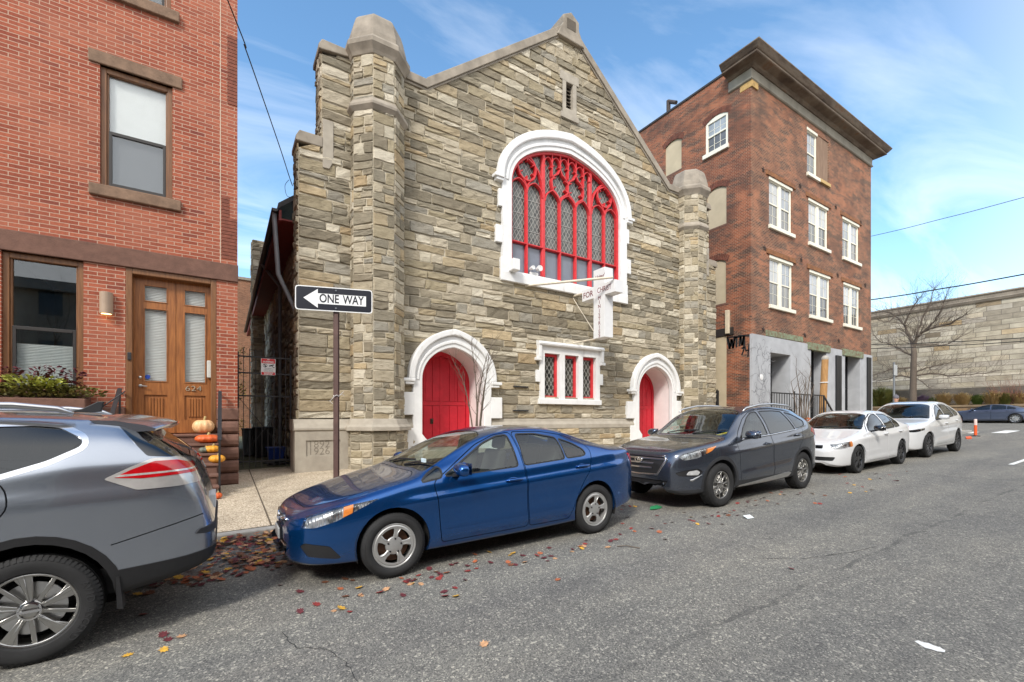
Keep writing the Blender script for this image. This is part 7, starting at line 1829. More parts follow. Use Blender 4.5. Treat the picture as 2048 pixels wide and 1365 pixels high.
# ---------------------------------------------------------------- grey crossover cut by the left edge of the frame
rg = dict(suv); rg.update(clearlamp=False, L=4.63, wr=.363, tw=.225, rim=.243, arch=.43, wheels=(.955, 3.60), style='swirl', trimw=.034,
  zt=[(0, .74), (.03, .88), (.10, .96), (.3, 1.03), (.7, 1.10), (1.1, 1.16), (1.22, 1.19), (1.5, 1.34), (1.85, 1.52), (2.15, 1.62), (2.5, 1.68), (2.9, 1.71), (3.4, 1.70), (3.8, 1.675), (4.05, 1.645), (4.12, 1.61), (4.28, 1.48), (4.44, 1.32), (4.50, 1.24), (4.54, 1.14), (4.58, 1.0), (4.61, .88), (4.63, .78)],
  zs=[(0, .66), (.1, .86), (.4, .95), (.8, 1.03), (1.2, 1.09), (1.8, 1.13), (2.6, 1.19), (3.3, 1.25), (3.9, 1.33), (4.2, 1.33), (4.4, 1.25), (4.5, 1.10), (4.56, .96), (4.60, .82), (4.63, .72)],
  zb=[(0, .36), (.05, .28), (.3, .24), (.9, .26), (2.2, .26), (3.6, .30), (4.2, .37), (4.5, .42), (4.60, .47), (4.63, .52)],
  W=[(0, .48), (.03, .58), (.09, .68), (.2, .76), (.38, .83), (.6, .88), (.95, .915), (1.4, .918), (2.4, .92), (3.4, .92), (3.75, .925), (4.0, .915), (4.2, .885), (4.35, .845), (4.47, .79), (4.55, .74), (4.60, .68), (4.63, .60)],
  R=[(0, .40), (.1, .60), (.4, .72), (.9, .78), (1.25, .78), (1.6, .73), (2.0, .69), (2.4, .68), (3.0, .675), (3.6, .665), (4.0, .66), (4.2, .675), (4.45, .70), (4.55, .64), (4.63, .50)],
  crease=[(2.4, 1.08, 4.40, 1.06, .020, .13), (1.3, .46, 3.2, .52, .02, .10)],
  doors=[[(1.48, .36), (1.44, .70), (1.42, 1.10), (1.65, 1.26), (1.95, 1.46), (2.2, 1.56), (2.48, 1.615), (2.52, 1.15), (2.54, .36)], [(2.555, .36), (2.535, 1.15), (2.495, 1.616), (2.95, 1.635), (3.25, 1.62), (3.37, 1.33), (3.51, 1.19), (3.53, 1.06), (3.42, .92), (3.18, .74), (3.10, .50), (3.08, .36)]],
  win=[[(1.60, 1.16), (1.86, 1.32), (2.1, 1.46), (2.28, 1.53), (2.43, 1.565), (2.46, 1.18)], [(2.54, 1.19), (2.52, 1.58), (2.95, 1.595), (3.18, 1.585), (3.32, 1.26), (3.33, 1.245), (2.9, 1.21)], [(3.43, 1.262), (3.33, 1.59), (3.60, 1.59), (3.74, 1.572), (3.87, 1.49), (3.87, 1.44), (3.70, 1.35)]],
  windoor=[0, 1, 9], handles=[(2.36, 1.03), (3.24, 1.09)], mirror=(1.66, 1.13), glassR=M_CGLT, glassB=M_CGLT, trimm=M_CHROME,
  wind=(1.24, 1.28, 2.02, 2.12, .75, .59), back=(4.13, 4.14, 4.42, 4.465, .60, .66), hood=[(.12, 0), (.14, .50), (.40, .70), (1.10, .78), (1.20, .60), (1.18, 0)],
  clad=(.36, .40, .44, .56), cladm=M_BLKPL, seats=(1.85, 2.75), seat_z=.75, dash=1.62, dash_z=1.12, tyretext='AVID ASCEND',
  cuts=[('headlight', 'side', rounded([(.10, .85), (.18, .81), (.40, .85), (.75, 1.0), (.50, .98), (.20, .91)], .015), ['body', 'hood', 'seam'], lambda c: abs(c.y) > .45 and c.x < .9),
        ('grille', 'front', rounded([(-.50, .82), (-.36, .52), (.36, .52), (.50, .82)], .03), ['body', 'hood', 'seam'], lambda c: c.x < .3),
        ('quarter', 'side', rounded([(4.03, 1.60), (4.12, 1.60), (4.45, 1.345), (4.38, 1.325), (4.23, 1.345)], .02), ['body'], lambda c: abs(c.y) > .42),
        ('tailc', 'side', rounded([(3.99, 1.20), (4.13, 1.27), (4.26, 1.325), (4.40, 1.32), (4.545, 1.255), (4.58, 1.17), (4.56, 1.11), (4.40, 1.10), (4.17, 1.105)], .02), ['body'], lambda c: abs(c.y) > .42),
        ('tail', 'side', rounded([(4.045, 1.205), (4.14, 1.253), (4.27, 1.303), (4.40, 1.297), (4.535, 1.24), (4.565, 1.19), (4.2, 1.185)], .012), ['tailc'], lambda c: abs(c.y) > .42),
        ('tailstripe', 'side', [(4.06, 1.222), (4.56, 1.225), (4.56, 1.213), (4.05, 1.207)], ['tail'], lambda c: abs(c.y) > .42),
        ('hatch', 'rear', rounded([(-.62, 1.10), (-.66, .98), (-.56, .76), (.56, .76), (.66, .98), (.62, 1.10)], .05), ['body'], lambda c: c.x > 4.3),
        ('seam', 'side', [(4.02, .735), (4.30, .80), (4.56, .855), (4.56, .847), (4.30, .792), (4.02, .727)], ['body'], lambda c: c.x > 3.9),
        ('bumpstep', 'side', rounded([(4.50, .705), (4.53, .738), (4.66, .745), (4.66, .70), (4.58, .69)], .01), ['body', 'hatch'], lambda c: True),
        ('skirt', 'side', rounded([(3.98, .28), (4.04, .545), (4.45, .55), (4.66, .57), (4.66, .30), (4.3, .25)], .02), ['body', 'cladding'], lambda c: True)],
  extra=[('headlight', 'headlight', M_LAMP, .003), ('grille', 'grille', M_BLKPL, -.02), ('quarter', 'rear_quarter_trim', M_BLKG, .002), ('tailc', 'tail_light', M_TAILS, .006), ('tail', 'lens', M_TAILR, .008), ('tailstripe', 'lens', M_TAILC, .009), ('bumpstep', 'bumper_step', M_GREYPL, .014), ('skirt', 'rear_skirt', M_BLKPL, .006), ('hatch', 'tailgate', None, .001)])
M_GUN = paint('grey metallic paint', lin((160, 166, 176)), .85, .24)
rg['extra'] = [(a, b, c or M_GUN, d) for a, b, c, d in rg['extra']]
rog, rs_, rdoors, rbody = car('parked_car', 'grey crossover cut off by the left edge, seen from its rear corner', 'car', rg, -4.675, 4.21, M_GUN)
# spoiler, roof rails, aerial fin, rear wiper, plate and script
sp_ = MB()
sec = [(3.98, 1.672), (4.12, 1.664), (4.30, 1.625), (4.37, 1.595), (4.36, 1.578), (4.24, 1.575), (4.10, 1.585)]
n = 12
for i in range(n+1):
    y = -.66+1.32*i/n; k = 1-.5*abs(y/.66)**3
    sp_.v += [(x-.10*abs(y/.66)**2.5, y, z-.05*abs(y/.66)**2.2) for x, z in sec]
m_ = len(sec); sp_.f = [(i*m_+j, i*m_+(j+1) % m_, (i+1)*m_+(j+1) % m_, (i+1)*m_+j) for i in range(n) for j in range(m_)]+[tuple(range(m_)), tuple(n*m_+j for j in range(m_))]
sp_.build('spoiler', M_GUN, rog, local=True, smooth=30)
for sd in (-1, 1):
    MB().tube([(1.9, sd*.69, 1.56), (2.0, sd*.69, 1.62), (2.5, sd*.685, 1.715), (3.0, sd*.68, 1.745), (3.5, sd*.67, 1.735), (3.72, sd*.665, 1.705), (3.80, sd*.66, 1.672)], [.016, .024, .026, .026, .026, .024, .014], 8).build('roof_rail', M_SILV, rog, local=True, smooth=True)
fin = MB().xz([(3.60, 1.695), (3.80, 1.69), (3.84, 1.695), (3.86, 1.78), (3.82, 1.78), (3.72, 1.72)], -.02, .02).bar((3.83, 0, 1.72), (4.0, 0, 1.87), .01); fin.build('aerial', M_BLKPL, rog, local=True, bevel=.006)
MB().box(4.60, 4.635, -.18, .18, .80, .92).build('number_plate', M_PLATE, rog, local=True, bevel=.004)
for sd in (-1, 1): MB().prism([(4.04, sd*.80, .27), (4.04, sd*.80, .50), (4.06, sd*.80, .50), (4.075, sd*.80, .26)], (0, sd*.11, 0)).build('mud_flap', M_BLKPL, rog, local=True)
text_mb('ROGUE', .085, (4.575, -.42, 1.0), (0, 1, 0), (-.25, 0, 1), .008, squash=1.3).build('badge', M_CHROME, rog, local=True)
MB().lathe([(.060, 0), (.060, -.006), (.050, -.008), (.050, 0)], (3.60, -.92+.024, .363), 28, 'y').bar((3.545, -.906, .363), (3.655, -.906, .363), .008, .016).build('wheel_emblem', M_CHROME, rog, local=True)
# ---------------------------------------------------------------- blue grey fastback on the cross street
fb = dict(sedan); fb.update(clearlamp=False, L=5.0, wr=.345, tw=.24, rim=.25, arch=.375, wheels=(.90, 3.97), style='double5', glassF=M_CGLT, glassR=M_CGLT,
  group='', windoor=[0, 1, 1],
  zt=[(0, .60), (.03, .68), (.12, .76), (.5, .86), (1.0, .93), (1.5, 1.0), (1.62, 1.04), (1.95, 1.2), (2.3, 1.34), (2.6, 1.40), (2.95, 1.415), (3.4, 1.39), (3.9, 1.29), (4.3, 1.17), (4.65, 1.09), (4.85, 1.06), (4.95, .98), (5.0, .86)],
  zs=[(0, .54), (.1, .66), (.5, .79), (1.0, .87), (1.5, .93), (2.5, .97), (3.5, 1.0), (4.2, 1.02), (4.7, 1.0), (4.9, .93), (5.0, .78)],
  zb=[(0, .28), (.05, .22), (.3, .18), (2.2, .17), (3.9, .2), (4.6, .26), (4.9, .32), (5.0, .42)],
  W=[(0, .50), (.03, .60), (.09, .70), (.2, .78), (.4, .85), (.9, .905), (1.5, .91), (3.0, .915), (4.0, .91), (4.5, .86), (4.8, .77), (4.95, .66), (5.0, .5)],
  R=[(0, .34), (.1, .56), (.5, .70), (1.0, .76), (1.6, .76), (2.0, .69), (2.5, .63), (3.0, .61), (3.5, .61), (4.2, .65), (4.7, .64), (4.9, .56), (5.0, .40)],
  crease=[(.9, .80, 4.7, .86, .016, .07), (1.2, .32, 3.5, .34, .016, .07)],
  doors=[[(1.50, .27), (1.52, .93), (1.82, 1.08), (2.2, 1.27), (2.5, 1.345), (2.76, 1.365), (2.76, .97), (2.74, .27)], [(2.755, .27), (2.775, .97), (2.775, 1.366), (3.2, 1.35), (3.6, 1.29), (3.88, 1.20), (3.92, 1.04), (3.82, .80), (3.6, .55), (3.5, .27)]],
  win=[[(1.72, .985), (2.0, 1.13), (2.32, 1.275), (2.52, 1.32), (2.69, 1.33), (2.69, 1.0)], [(2.80, 1.0), (2.80, 1.33), (3.2, 1.31), (3.5, 1.25), (3.52, 1.02)], [(3.57, 1.02), (3.56, 1.24), (3.78, 1.18), (4.0, 1.09), (3.98, 1.05)]],
  handles=[(2.58, .87), (3.62, .90)], mirror=(1.80, .98), wind=(1.56, 1.60, 2.34, 2.44, .72, .55), back=(3.75, 3.8, 4.5, 4.6, .52, .56), hood=None, seats=(2.0, 2.9), dash=1.9, dash_z=.97,
  cuts=[('headlight', 'side', rounded([(.10, .62), (.14, .70), (.45, .76), (.62, .76), (.40, .66)], .02), ['body'], lambda c: abs(c.y) > .44), ('tail', 'side', rounded([(4.62, .95), (4.95, .92), (4.98, .80), (4.7, .84)], .02), ['body'], lambda c: abs(c.y) > .44)],
  extra=[('headlight', 'headlight', M_LAMP, .003), ('tail', 'tail_light', M_TAILR, .004)])
M_BG = paint('blue grey paint', lin((84, 94, 116)), .6, .3)

bmw, _, _, _ = car('parked_car', 'blue grey fastback parked across the far street, below the tall prison wall', 'car', fb, 0, 0, M_BG, yaw=0)
bs, bt = 47.6, None
t_l = PX(1915, 848, 47.4)[0]
bmw.rotation_euler = (0, 0, -PI/2); bmw.location = (48.4, t_l+1.0, GZ(47.5))
# ================================================================ STREET FURNITURE, GATE, LEAVES
M_GALV = mat('galvanised steel', lin((128, 132, 136)), .5, .6, var=.15, vs=8)
M_BROWNPOLE = mat('brown painted post', lin((92, 68, 62)), .6, var=.2, vs=6, bump=.2)
# ---- one way sign
ow = thing('one_way_sign', 'black and white one way arrow sign on a brown steel post', 'road sign', (1.41, 7.2, SWZ(1.4, 7.2)))
A, B = Vector((.89, 7.37)), Vector((1.94, 7.05)); d2 = (B-A).normalized(); W_ = (B-A).length; H_ = .365; zc = CAMZ+(HOR-599.5)/FPX*6.83
ux = Vector((d2.x, d2.y, 0)); nrm = Vector((d2.y, -d2.x, 0)); C_ = Vector(((A.x+B.x)/2, (A.y+B.y)/2, zc))
def on(a, b, o=0.0): return C_+ux*a+Vector((0, 0, b))+nrm*o
def plate(pts, o0, o1): return MB().prism([on(a, b, o0) for a, b in pts], nrm*(o1-o0))
def rrect(w, h, r): return rounded([(-w/2, -h/2), (w/2, -h/2), (w/2, h/2), (-w/2, h/2)], r, 4)
M_SB = mat('sign black', lin((20, 22, 34)), .35, var=.05); M_SW = mat('sign white', (.80, .80, .79), .4, var=.03)
pl = plate(rrect(W_, H_, .05), -.0, .004).build('sign_plate', M_SW, ow)
plate(rrect(W_-.028, H_-.028, .04), .004, .0055).build('black_panel', M_SB, pl)
ar = [(-.435, -.005), (-.235, .135), (-.235, .075), (.455, .075), (.455, -.085), (-.235, -.085), (-.235, -.145)]
ar = [(-.435, 0), (-.235, .142), (-.235, .078), (.455, .078), (.455, -.078), (-.235, -.078), (-.235, -.142)]
plate(ar, .0055, .007).build('arrow', M_SW, pl)
lt = MB()
lt.merge(text_mb('ONE', .18, on(-.075, 0, .008), ux, (0, 0, 1), .002, bold=.003, squash=.74)); lt.merge(text_mb('WAY', .18, on(.27, 0, .008), ux, (0, 0, 1), .002, bold=.003, squash=.72))
lt.build('lettering', M_SB, pl)
bo = MB()
for z in (.135, -.135): bo.lathe([(.001, -.014), (.012, -.012), (.014, 0)], tuple(on(.02, z, .006)), 10, 'y')
bo.build('bolts', M_GALV, pl)
pb = Vector((on(.02, 0, -.045).x, on(.02, 0, -.045).y, 0))
b_ = MB(); zt = zc+.20; z0 = SWZ(1.4, 7.2)-.05
for sgn in (-1, 1): b_.bar((pb+ux*.022*sgn+Vector((0, 0, z0))), (pb+ux*.022*sgn+Vector((0, 0, zt))), .014, .035, up=nrm)
b_.bar(pb+nrm*.018+Vector((0, 0, z0)), pb+nrm*.018+Vector((0, 0, zt)), .052, .006, up=nrm)
for sgn in (-1, 1): b_.bar(pb+ux*.034*sgn-nrm*.012+Vector((0, 0, z0)), pb+ux*.034*sgn-nrm*.012+Vector((0, 0, zt)), .02, .006, up=nrm)
b_.build('post', M_BROWNPOLE, ow)
zs_ = CAMZ+(HOR-792)/FPX*6.83
st = MB(); st.tube([pb+Vector((.036*math.cos(a), .036*math.sin(a), zs_+.012*math.sin(3*a))) for a in [2*PI*k/16 for k in range(17)]], .006, 5)
st.tube([pb+Vector((-.03, -.03, zs_)), pb+Vector((-.07, -.04, zs_-.05)), pb+Vector((-.10, -.03, zs_-.08)), pb+Vector((-.06, -.04, zs_-.12))], .004, 5).tube([pb+Vector((.03, -.03, zs_)), pb+Vector((.08, -.04, zs_+.03)), pb+Vector((.11, -.03, zs_+.0))], .004, 5).tube([pb+Vector((.03, -.03, zs_)), pb+Vector((.10, -.05, zs_+.07))], .004, 5)
st.build('string', mat('white string', lin((206, 200, 196)), .8), ow)
# ---- iron gate
gy = 13.15
gx0, gx1 = HX1+.03, CX0-.06
gb = SWZ(1, 13.1)
gate = thing('iron_gate', 'black iron bar gate closing the alley between brick house and church', 'gate', ((gx0+gx1)/2, gy, gb))
zt = lambda py: P(535, py, gy)[1]
gt, r1, r2, r3 = zt(708), zt(748), zt(793), zt(922)
b_ = MB()
for z in (gt-.1, r1, r2, r3): b_.bar((gx0, gy, z), (gx1, gy, z), .035, .02, up=(0, 1, 0))
for x in (gx0+.02, gx1-.02): b_.bar((x, gy, gb+.03), (x, gy, gt), .04)
b_.build('frame', M_IRON, gate)
b_ = MB(); n = 9
for k in range(1, n): x = gx0+(gx1-gx0)*k/n; b_.bar((x, gy, gb+.08), (x, gy, gt+.05), .016); b_.lathe([(.008, 0), (.014, .01), (.001, .07)], (x, gy, gt+.05), 6)
b_.build('pickets', M_IRON, gate)
MB().bar((gx0, gy-.02, r3), (gx1, gy-.02, r2), .03, .012).bar((gx0, gy-.035, r2), (gx1, gy-.035, r3), .03, .012).build('cross_brace', M_IRON, gate)
MB().box(gx1-.02, gx1+.03, gy-.03, gy+.03, gb, 1.35).build('gate_post', mat('brown gate post', lin((64, 50, 44)), .7), gate)
def wsign(name, label, px0, px1, py0, py1, y, lines, big):
    x0, z1 = P(px0, py0, y); x1, z0 = P(px1, py1, y); cx_ = (x0+x1)/2; cz_ = (z0+z1)/2; w_ = x1-x0; h_ = z1-z0
    t = thing(name, label, 'sign', (cx_, y, cz_))
    rr_ = lambda w2, h2, r, oz=0: [(cx_+a, cz_+oz+b) for a, b in rrect(w2, h2, r)]
    MB().xz(rr_(w_, h_, .02), y-.003, y).build('sign_plate', M_SW, t)
    red = mat('sign red', lin((214, 40, 48)), .45, var=.04)
    MB().xz(rr_(w_*.94, h_*.27, .012, h_*.35), y-.0045, y-.003).build('red_band', red, t)
    MB().xz(rr_(w_*.94, h_*.16, .012, -h_*.40), y-.0045, y-.003).build('red_band', red, t)
    q = MB(); 
    for txt, s_, oz, m_ in lines:
        if m_ == 'w': q.merge(text_mb(txt, s_*h_, (cx_, y-.0055, cz_+oz*h_), (1, 0, 0), (0, 0, 1), .001, bold=.002))
    q.build('white_lettering', M_SW, t)
    q = MB()
    for txt, s_, oz, m_ in lines:
        if m_ == 'k': q.merge(text_mb(txt, s_*h_, (cx_, y-.0045, cz_+oz*h_), (1, 0, 0), (0, 0, 1), .001))
    if big:
        e = MB()
        for k in range(24):
            a0, a1 = 2*PI*k/24, 2*PI*(k+1)/24; ccx, ccz, ro, ri = cx_-w_*.22, cz_+h_*.08, h_*.115, h_*.095
            q.face(*[(ccx+r*math.cos(a), y-.0042, ccz+r*math.sin(a)) for r, a in ((ro, a0), (ro, a1), (ri, a1), (ri, a0))])
        q.bar((ccx-ro*.7, y-.0046, ccz+ro*.7), (ccx+ro*.7, y-.0046, ccz-ro*.7), .001, .012).box(ccx-.012, ccx+.006, y-.0045, y-.0035, ccz-.03, ccz+.03).box(ccx+.0, ccx+.03, y-.0045, y-.0035, ccz-.035, ccz-.012)
        bx = cx_+w_*.22; q.prism([(bx-.06, y-.0045, ccz+.0), (bx+.05, y-.0045, ccz+.04), (bx+.06, y-.0045, ccz+.015), (bx-.045, y-.0045, ccz-.025)], (0, .001, 0)).bar((bx+.0, y-.004, ccz), (bx+.05, y-.004, ccz-.045), .001, .014).bar((bx+.05, y-.004, ccz-.045), (bx+.07, y-.004, ccz-.045), .001, .02)
    q.build('black_lettering', M_SB, t)
    return t
wsign('warning_sign', 'white and red no dumping sign wired to the iron gate', 522, 551, 717, 751.5, gy-.05, [('NO', .075, .435, 'w'), ('DUMPING', .125, .30, 'w'), ('THIS PROPERTY', .06, -.10, 'k'), ('IS MONITORED BY', .06, -.18, 'k'), ('VIDEO SURVEILLANCE', .052, -.26, 'k'), ('VIOLATORS WILL BE', .055, -.37, 'w'), ('PROSECUTED', .07, -.44, 'w')], True)
# ---- things in the alley
def wheelie(px, y, h, w, m, label, sgn=1):
    x = P(px, 850, y)[0]; z0 = SWZ(x, 13.6)-.02
    t = thing('waste_bin', label, 'bin', (x, y, z0))
    b_ = MB(); 
    lo = [(x-w*.40, y-w*.4, z0+.04), (x+w*.40, y-w*.4, z0+.04), (x+w*.40, y+w*.4, z0+.04), (x-w*.40, y+w*.4, z0+.04)]; hi = [(x-w*.5, y-w*.5, z0+h), (x+w*.5, y-w*.5, z0+h), (x+w*.5, y+w*.5, z0+h), (x-w*.5, y+w*.5, z0+h)]
    b_.add(lo+hi, [(0,3,2,1),(4,5,6,7),(0,1,5,4),(1,2,6,5),(2,3,7,6),(3,0,4,7)]); b_.build('bin_body', m, t, bevel=.02)
    MB().box(x-w*.55, x+w*.55, y-w*.55, y+w*.55, z0+h+.003, z0+h+.05).bar((x-w*.4, y-w*.6, z0+h+.03), (x+w*.4, y-w*.6, z0+h+.03), .04).build('lid', m, t, bevel=.02)
    for sg in (-1, 1): MB().lathe([(.001, -.03), (.09, -.03), (.09, .03), (.001, .03)], (x+sg*w*.35, y+w*.42, z0+.09), 14, 'x').build('wheel', M_BLKPL, t)
wheelie(526, 17.6, 1.0, .58, mat('black bin plastic', lin((24, 24, 26)), .5), 'black wheelie bin in the alley behind the iron gate')
wheelie(500, 18.6, .95, .5, mat('grey bin plastic', lin((70, 74, 76)), .5), 'grey waste bin beside the black wheelie bin in the alley')
x = P(551, 880, 16.2)[0]; z0 = SWZ(x, 13.6)-.02
rb = thing('recycling_bin', 'low blue recycling tub on the alley floor', 'bin', (x, 16.2, z0))
MB().add([(x-.20, 16.0, z0), (x+.20, 16.0, z0), (x+.20, 16.4, z0), (x-.20, 16.4, z0), (x-.26, 15.95, z0+.4), (x+.26, 15.95, z0+.4), (x+.26, 16.45, z0+.4), (x-.26, 16.45, z0+.4)], [(0,3,2,1),(0,1,5,4),(1,2,6,5),(2,3,7,6),(3,0,4,7)]).build('tub', mat('blue plastic', lin((30, 60, 140)), .4), rb)
MB().tube([(x-.27, 15.94, z0+.4), (x+.27, 15.94, z0+.4), (x+.27, 16.46, z0+.4), (x-.27, 16.46, z0+.4), (x-.27, 15.94, z0+.4)], .02, 6).build('rim', mat('blue plastic', lin((30, 60, 140)), .4), rb)
rr = random.Random(12); hx, _ = P(560, 918, 14.3); pts = []
for k in range(60): a = k*.55; r_ = .18+.12*math.sin(k*.7); pts.append((hx-.1+r_*1.2*math.cos(a)+rr.uniform(-.04, .04), 14.3+r_*math.sin(a), SWZ(1, 13.6)+.02+.0022*k))
tag(MB().tube(pts, .022, 6).build('garden_hose', M_BLKPL), 'coil of black hose lying behind the gate', 'hose')
# back lot: brick house and a vine at the end of the alley
bk = thing('brick_building', 'old brick building closing the far end of the alley', 'building', (0, 40, .4))
MB().box(-6, 2.6, 40, 46, .2, P(490, 561, 40)[1]).build('wall', brick_mat('old brick', 'xz', lin((122, 78, 56)), lin((150, 100, 74)), lin((150, 130, 110)), .21, .07, .008, stain=lin((90, 70, 60)), stain_amt=.4), bk)
MB().box(-6.1, 2.7, 39.9, 46, P(490, 561, 40)[1]+.002, P(490, 561, 40)[1]+.2).build('coping', M_COPE, bk)
vz = thing('climbing_vine', 'dry brown and green vine on the wall at the end of the alley', 'plant', (.6, 34, .4))
dryl = mat('dry vine leaves', lin((128, 84, 36)), .7, col2=lin((96, 100, 48)), vs=9)
leaf_cloud([(.3+.5*rr.random(), 33.5+rr.random(), 1+5*rr.random(), .55, .6) for _ in range(16)], .16, 70, dryl, 5).build('foliage', dryl, vz, fix=False)
MB().tube([(.5, 34, .4), (.55, 34, 2.2), (.4, 34, 4.5), (.6, 34, 6)], [.06, .05, .04, .02], 6).build('stem', mat('vine bark', lin((84, 70, 58)), .9), vz)
# ---- saplings
M_BARK = mat('grey brown bark', lin((86, 76, 68)), .9, col2=lin((112, 100, 88)), vs=20, bump=.4)
def twigs(b_, p, d, L, r, depth, rr_, spread=.5, up=.15, n=3, seg=4, curl=.12):
    pts = [p]; q = p.copy(); dd = d.copy()
    for k in range(seg):
        dd = (dd+Vector((rr_.uniform(-curl, curl), rr_.uniform(-curl, curl), rr_.uniform(-curl, curl)+up*.25))).normalized(); q = q+dd*L/seg; pts.append(q.copy())
    rs = [r*(1-.55*k/seg) for k in range(seg+1)]
    b_.tube(pts, rs, 5 if depth < 2 else 7, cap=False)
    if depth <= 0: return
    for k in range(n):
        i = rr_.randint(max(1, seg//2), seg); a = rr_.uniform(0, 2*PI); side = Vector((math.cos(a), math.sin(a), rr_.uniform(-.1, .6)))
        nd = (dd+side*spread*rr_.uniform(.7, 1.5)).normalized()
        twigs(b_, pts[i], nd, L*rr_.uniform(.5, .8), rs[i]*.62, depth-1, rr_, spread, up, n, seg, curl)
sp_x, sp_y = P(953, 850, 10.2)[0], 10.2; gz_ = SWZ(sp_x, sp_y)
sap = thing('bare_sapling', 'multi stemmed leafless sapling on the pavement in front of the left church door', 'sapling', (sp_x, sp_y, gz_))
rr = random.Random(21)
tips = [(958, 760, 945, 690), (948, 770, 985, 682), (962, 770, 983, 720), (940, 770, 912, 733), (966, 800, 978, 700), (950, 800, 968, 745)]
for i, (mx_, my_, tx_, ty_) in enumerate(tips):
    b_ = MB(); y = sp_y+rr.uniform(-.25, .25)
    m = Vector((P(mx_, my_, y)[0], y, P(mx_, my_, y)[1])); e = Vector((P(tx_, ty_, y)[0], y+rr.uniform(-.2, .2), P(tx_, ty_, y)[1])); s0 = Vector((sp_x+rr.uniform(-.04, .04), sp_y, gz_-.02))
    pts = [s0*(1-t)**2+m*2*t*(1-t)*1.0+e*t*t for t in [k/9 for k in range(10)]]
    b_.tube(pts, [.024-.0185*k/9 for k in range(10)], 6)
    for k in range(4, 10):
        d = (pts[k]-pts[k-1]).normalized()
        for _ in range(2): twigs(b_, pts[k], (d+Vector((rr.uniform(-1, 1), rr.uniform(-.6, .6), .1))).normalized(), rr.uniform(.15, .45), .006, 1, rr, .6, .2, 2, 3)
    b_.build('stem', M_BARK, sap, smooth=True)
sy = 9.9
for (px, tips, lab) in ((1607, [(1592, 742), (1622, 738), (1612, 756), (1628, 770)], 'thin leafless sapling behind the railing of the grey stucco shopfront'), (1598, [(1582, 764), (1600, 775)], 'bent bare sapling in front of the dark shop doorway')):
    x = P(px, 815, sy)[0]; g0 = SWZ(x, sy); t = thing('bare_sapling', lab, 'sapling', (x, sy, g0))
    b_ = MB()
    for (tx_, ty_) in tips:
        y = sy+rr.uniform(-.2, .2); e = Vector((P(tx_, ty_, y)[0], y, P(tx_, ty_, y)[1])); s0 = Vector((x, sy, g0)); m = Vector((x*.75+e.x*.25, sy, (g0*.5+e.z*.5)))
        pts = [s0*(1-u)**2+m*2*u*(1-u)+e*u*u for u in [k/6 for k in range(7)]]; b_.tube(pts, [.035-.004*k for k in range(7)], 5)
        for k in (3, 4, 5, 6): twigs(b_, pts[k], Vector((rr.uniform(-1, 1), rr.uniform(-.5, .5), .8)).normalized(), .6, .01, 1, rr, .6, .2, 2, 3)
    b_.build('stem', M_BARK, t)
# ---- shop front railing, timber post, flower tub
ry = 10.25
def px_s(px): return P(px, 800, ry)[0]
xa, xb = px_s(1543), px_s(1647); z0 = SWZ(xa, ry); ztop = P(1600, 789, ry)[1]
rl = thing('shop_railing', 'black iron railing in front of the grey stucco doorway', 'railing', (xa, ry, z0))
MB().bar((xa, ry, ztop), (xb, ry, ztop), .05).bar((xa, ry, z0+.15), (xb, ry, z0+.15), .04).bar((xb, ry, ztop), (px_s(1665), ry, P(1665, 815, ry)[1]-.2), .06).build('rail', M_IRON, rl)
b_ = MB(); n = 22
for k in range(n+1): x = xa+(xb-xa)*k/n; b_.bar((x, ry, z0+.02), (x, ry, ztop+(.12 if k == 9 else 0)), .05 if k in (0, 9, n) else .022)
for k in range(5): x = xb+(px_s(1665)-xb)*(k+.5)/5; zz_ = ztop+(P(1665, 815, ry)[1]-.2-ztop)*(k+.5)/5; b_.bar((x, ry, z0-.1), (x, ry, zz_), .022)
b_.build('balusters', M_IRON, rl)
arc = [(P(1563+k*4, 0, ry-.05)[0], ry-.05, z0+.25+1.05*math.sin(PI*.5*min(1, k/4))*(1-max(0, (k-4)/5)**2)) for k in range(10)]
MB().tube(arc, .03, 6).build('curved_bar', M_IRON, rl)
py_ = 10.6; a = Vector((P(1643, 818, py_)[0], py_, SWZ(25, py_)-.05)); b2 = Vector((P(1650.5, 713, py_)[0], py_, P(1650.5, 713, py_)[1]))
tp = thing('timber_post', 'leaning peeled timber post in front of the shop window', 'post', tuple(a))
MB().tube([a, a*.6+b2*.4, b2-(b2-a).normalized()*.12], [.17, .16, .15], 12).build('post', mat('peeled timber', lin((146, 108, 66)), .8, col2=lin((176, 134, 84)), vs=4, stretch=(3, 3, .8), bump=.3), tp, smooth=50)
MB().ell(tuple(b2-(b2-a).normalized()*.12), .165, .165, .16).build('post_cap', mat('grey cap', lin((160, 156, 148)), .7), tp, smooth=True)
b_ = MB()
for k in (.66,): q = a*(1-k)+b2*k; b_.tube([q+Vector((.18*math.cos(t_), .18*math.sin(t_), 0)) for t_ in [2*PI*i/12 for i in range(13)]], .025, 5)
b_.build('tape', M_WHITE, tp)
fx = P(1606, 812, 9.7)[0]; g0 = SWZ(fx, 9.7)
ft = thing('flower_tub', 'tub of orange flowers at the foot of the shop railing', 'planter', (fx, 9.7, g0))
MB().lathe([(.001, 0), (.3, 0), (.4, .5), (.36, .5), (.34, .42), (.001, .42)], (fx, 9.7, g0), 18).build('tub', M_BROWN, ft)
orf = mat('orange flowers', lin((206, 88, 54)), .6, col2=lin((120, 100, 46)), vs=14)
leaf_cloud([(fx, 9.7, g0+.6, .6, .35)], .12, 260, orf, 8).build('flowers', orf, ft, fix=False)
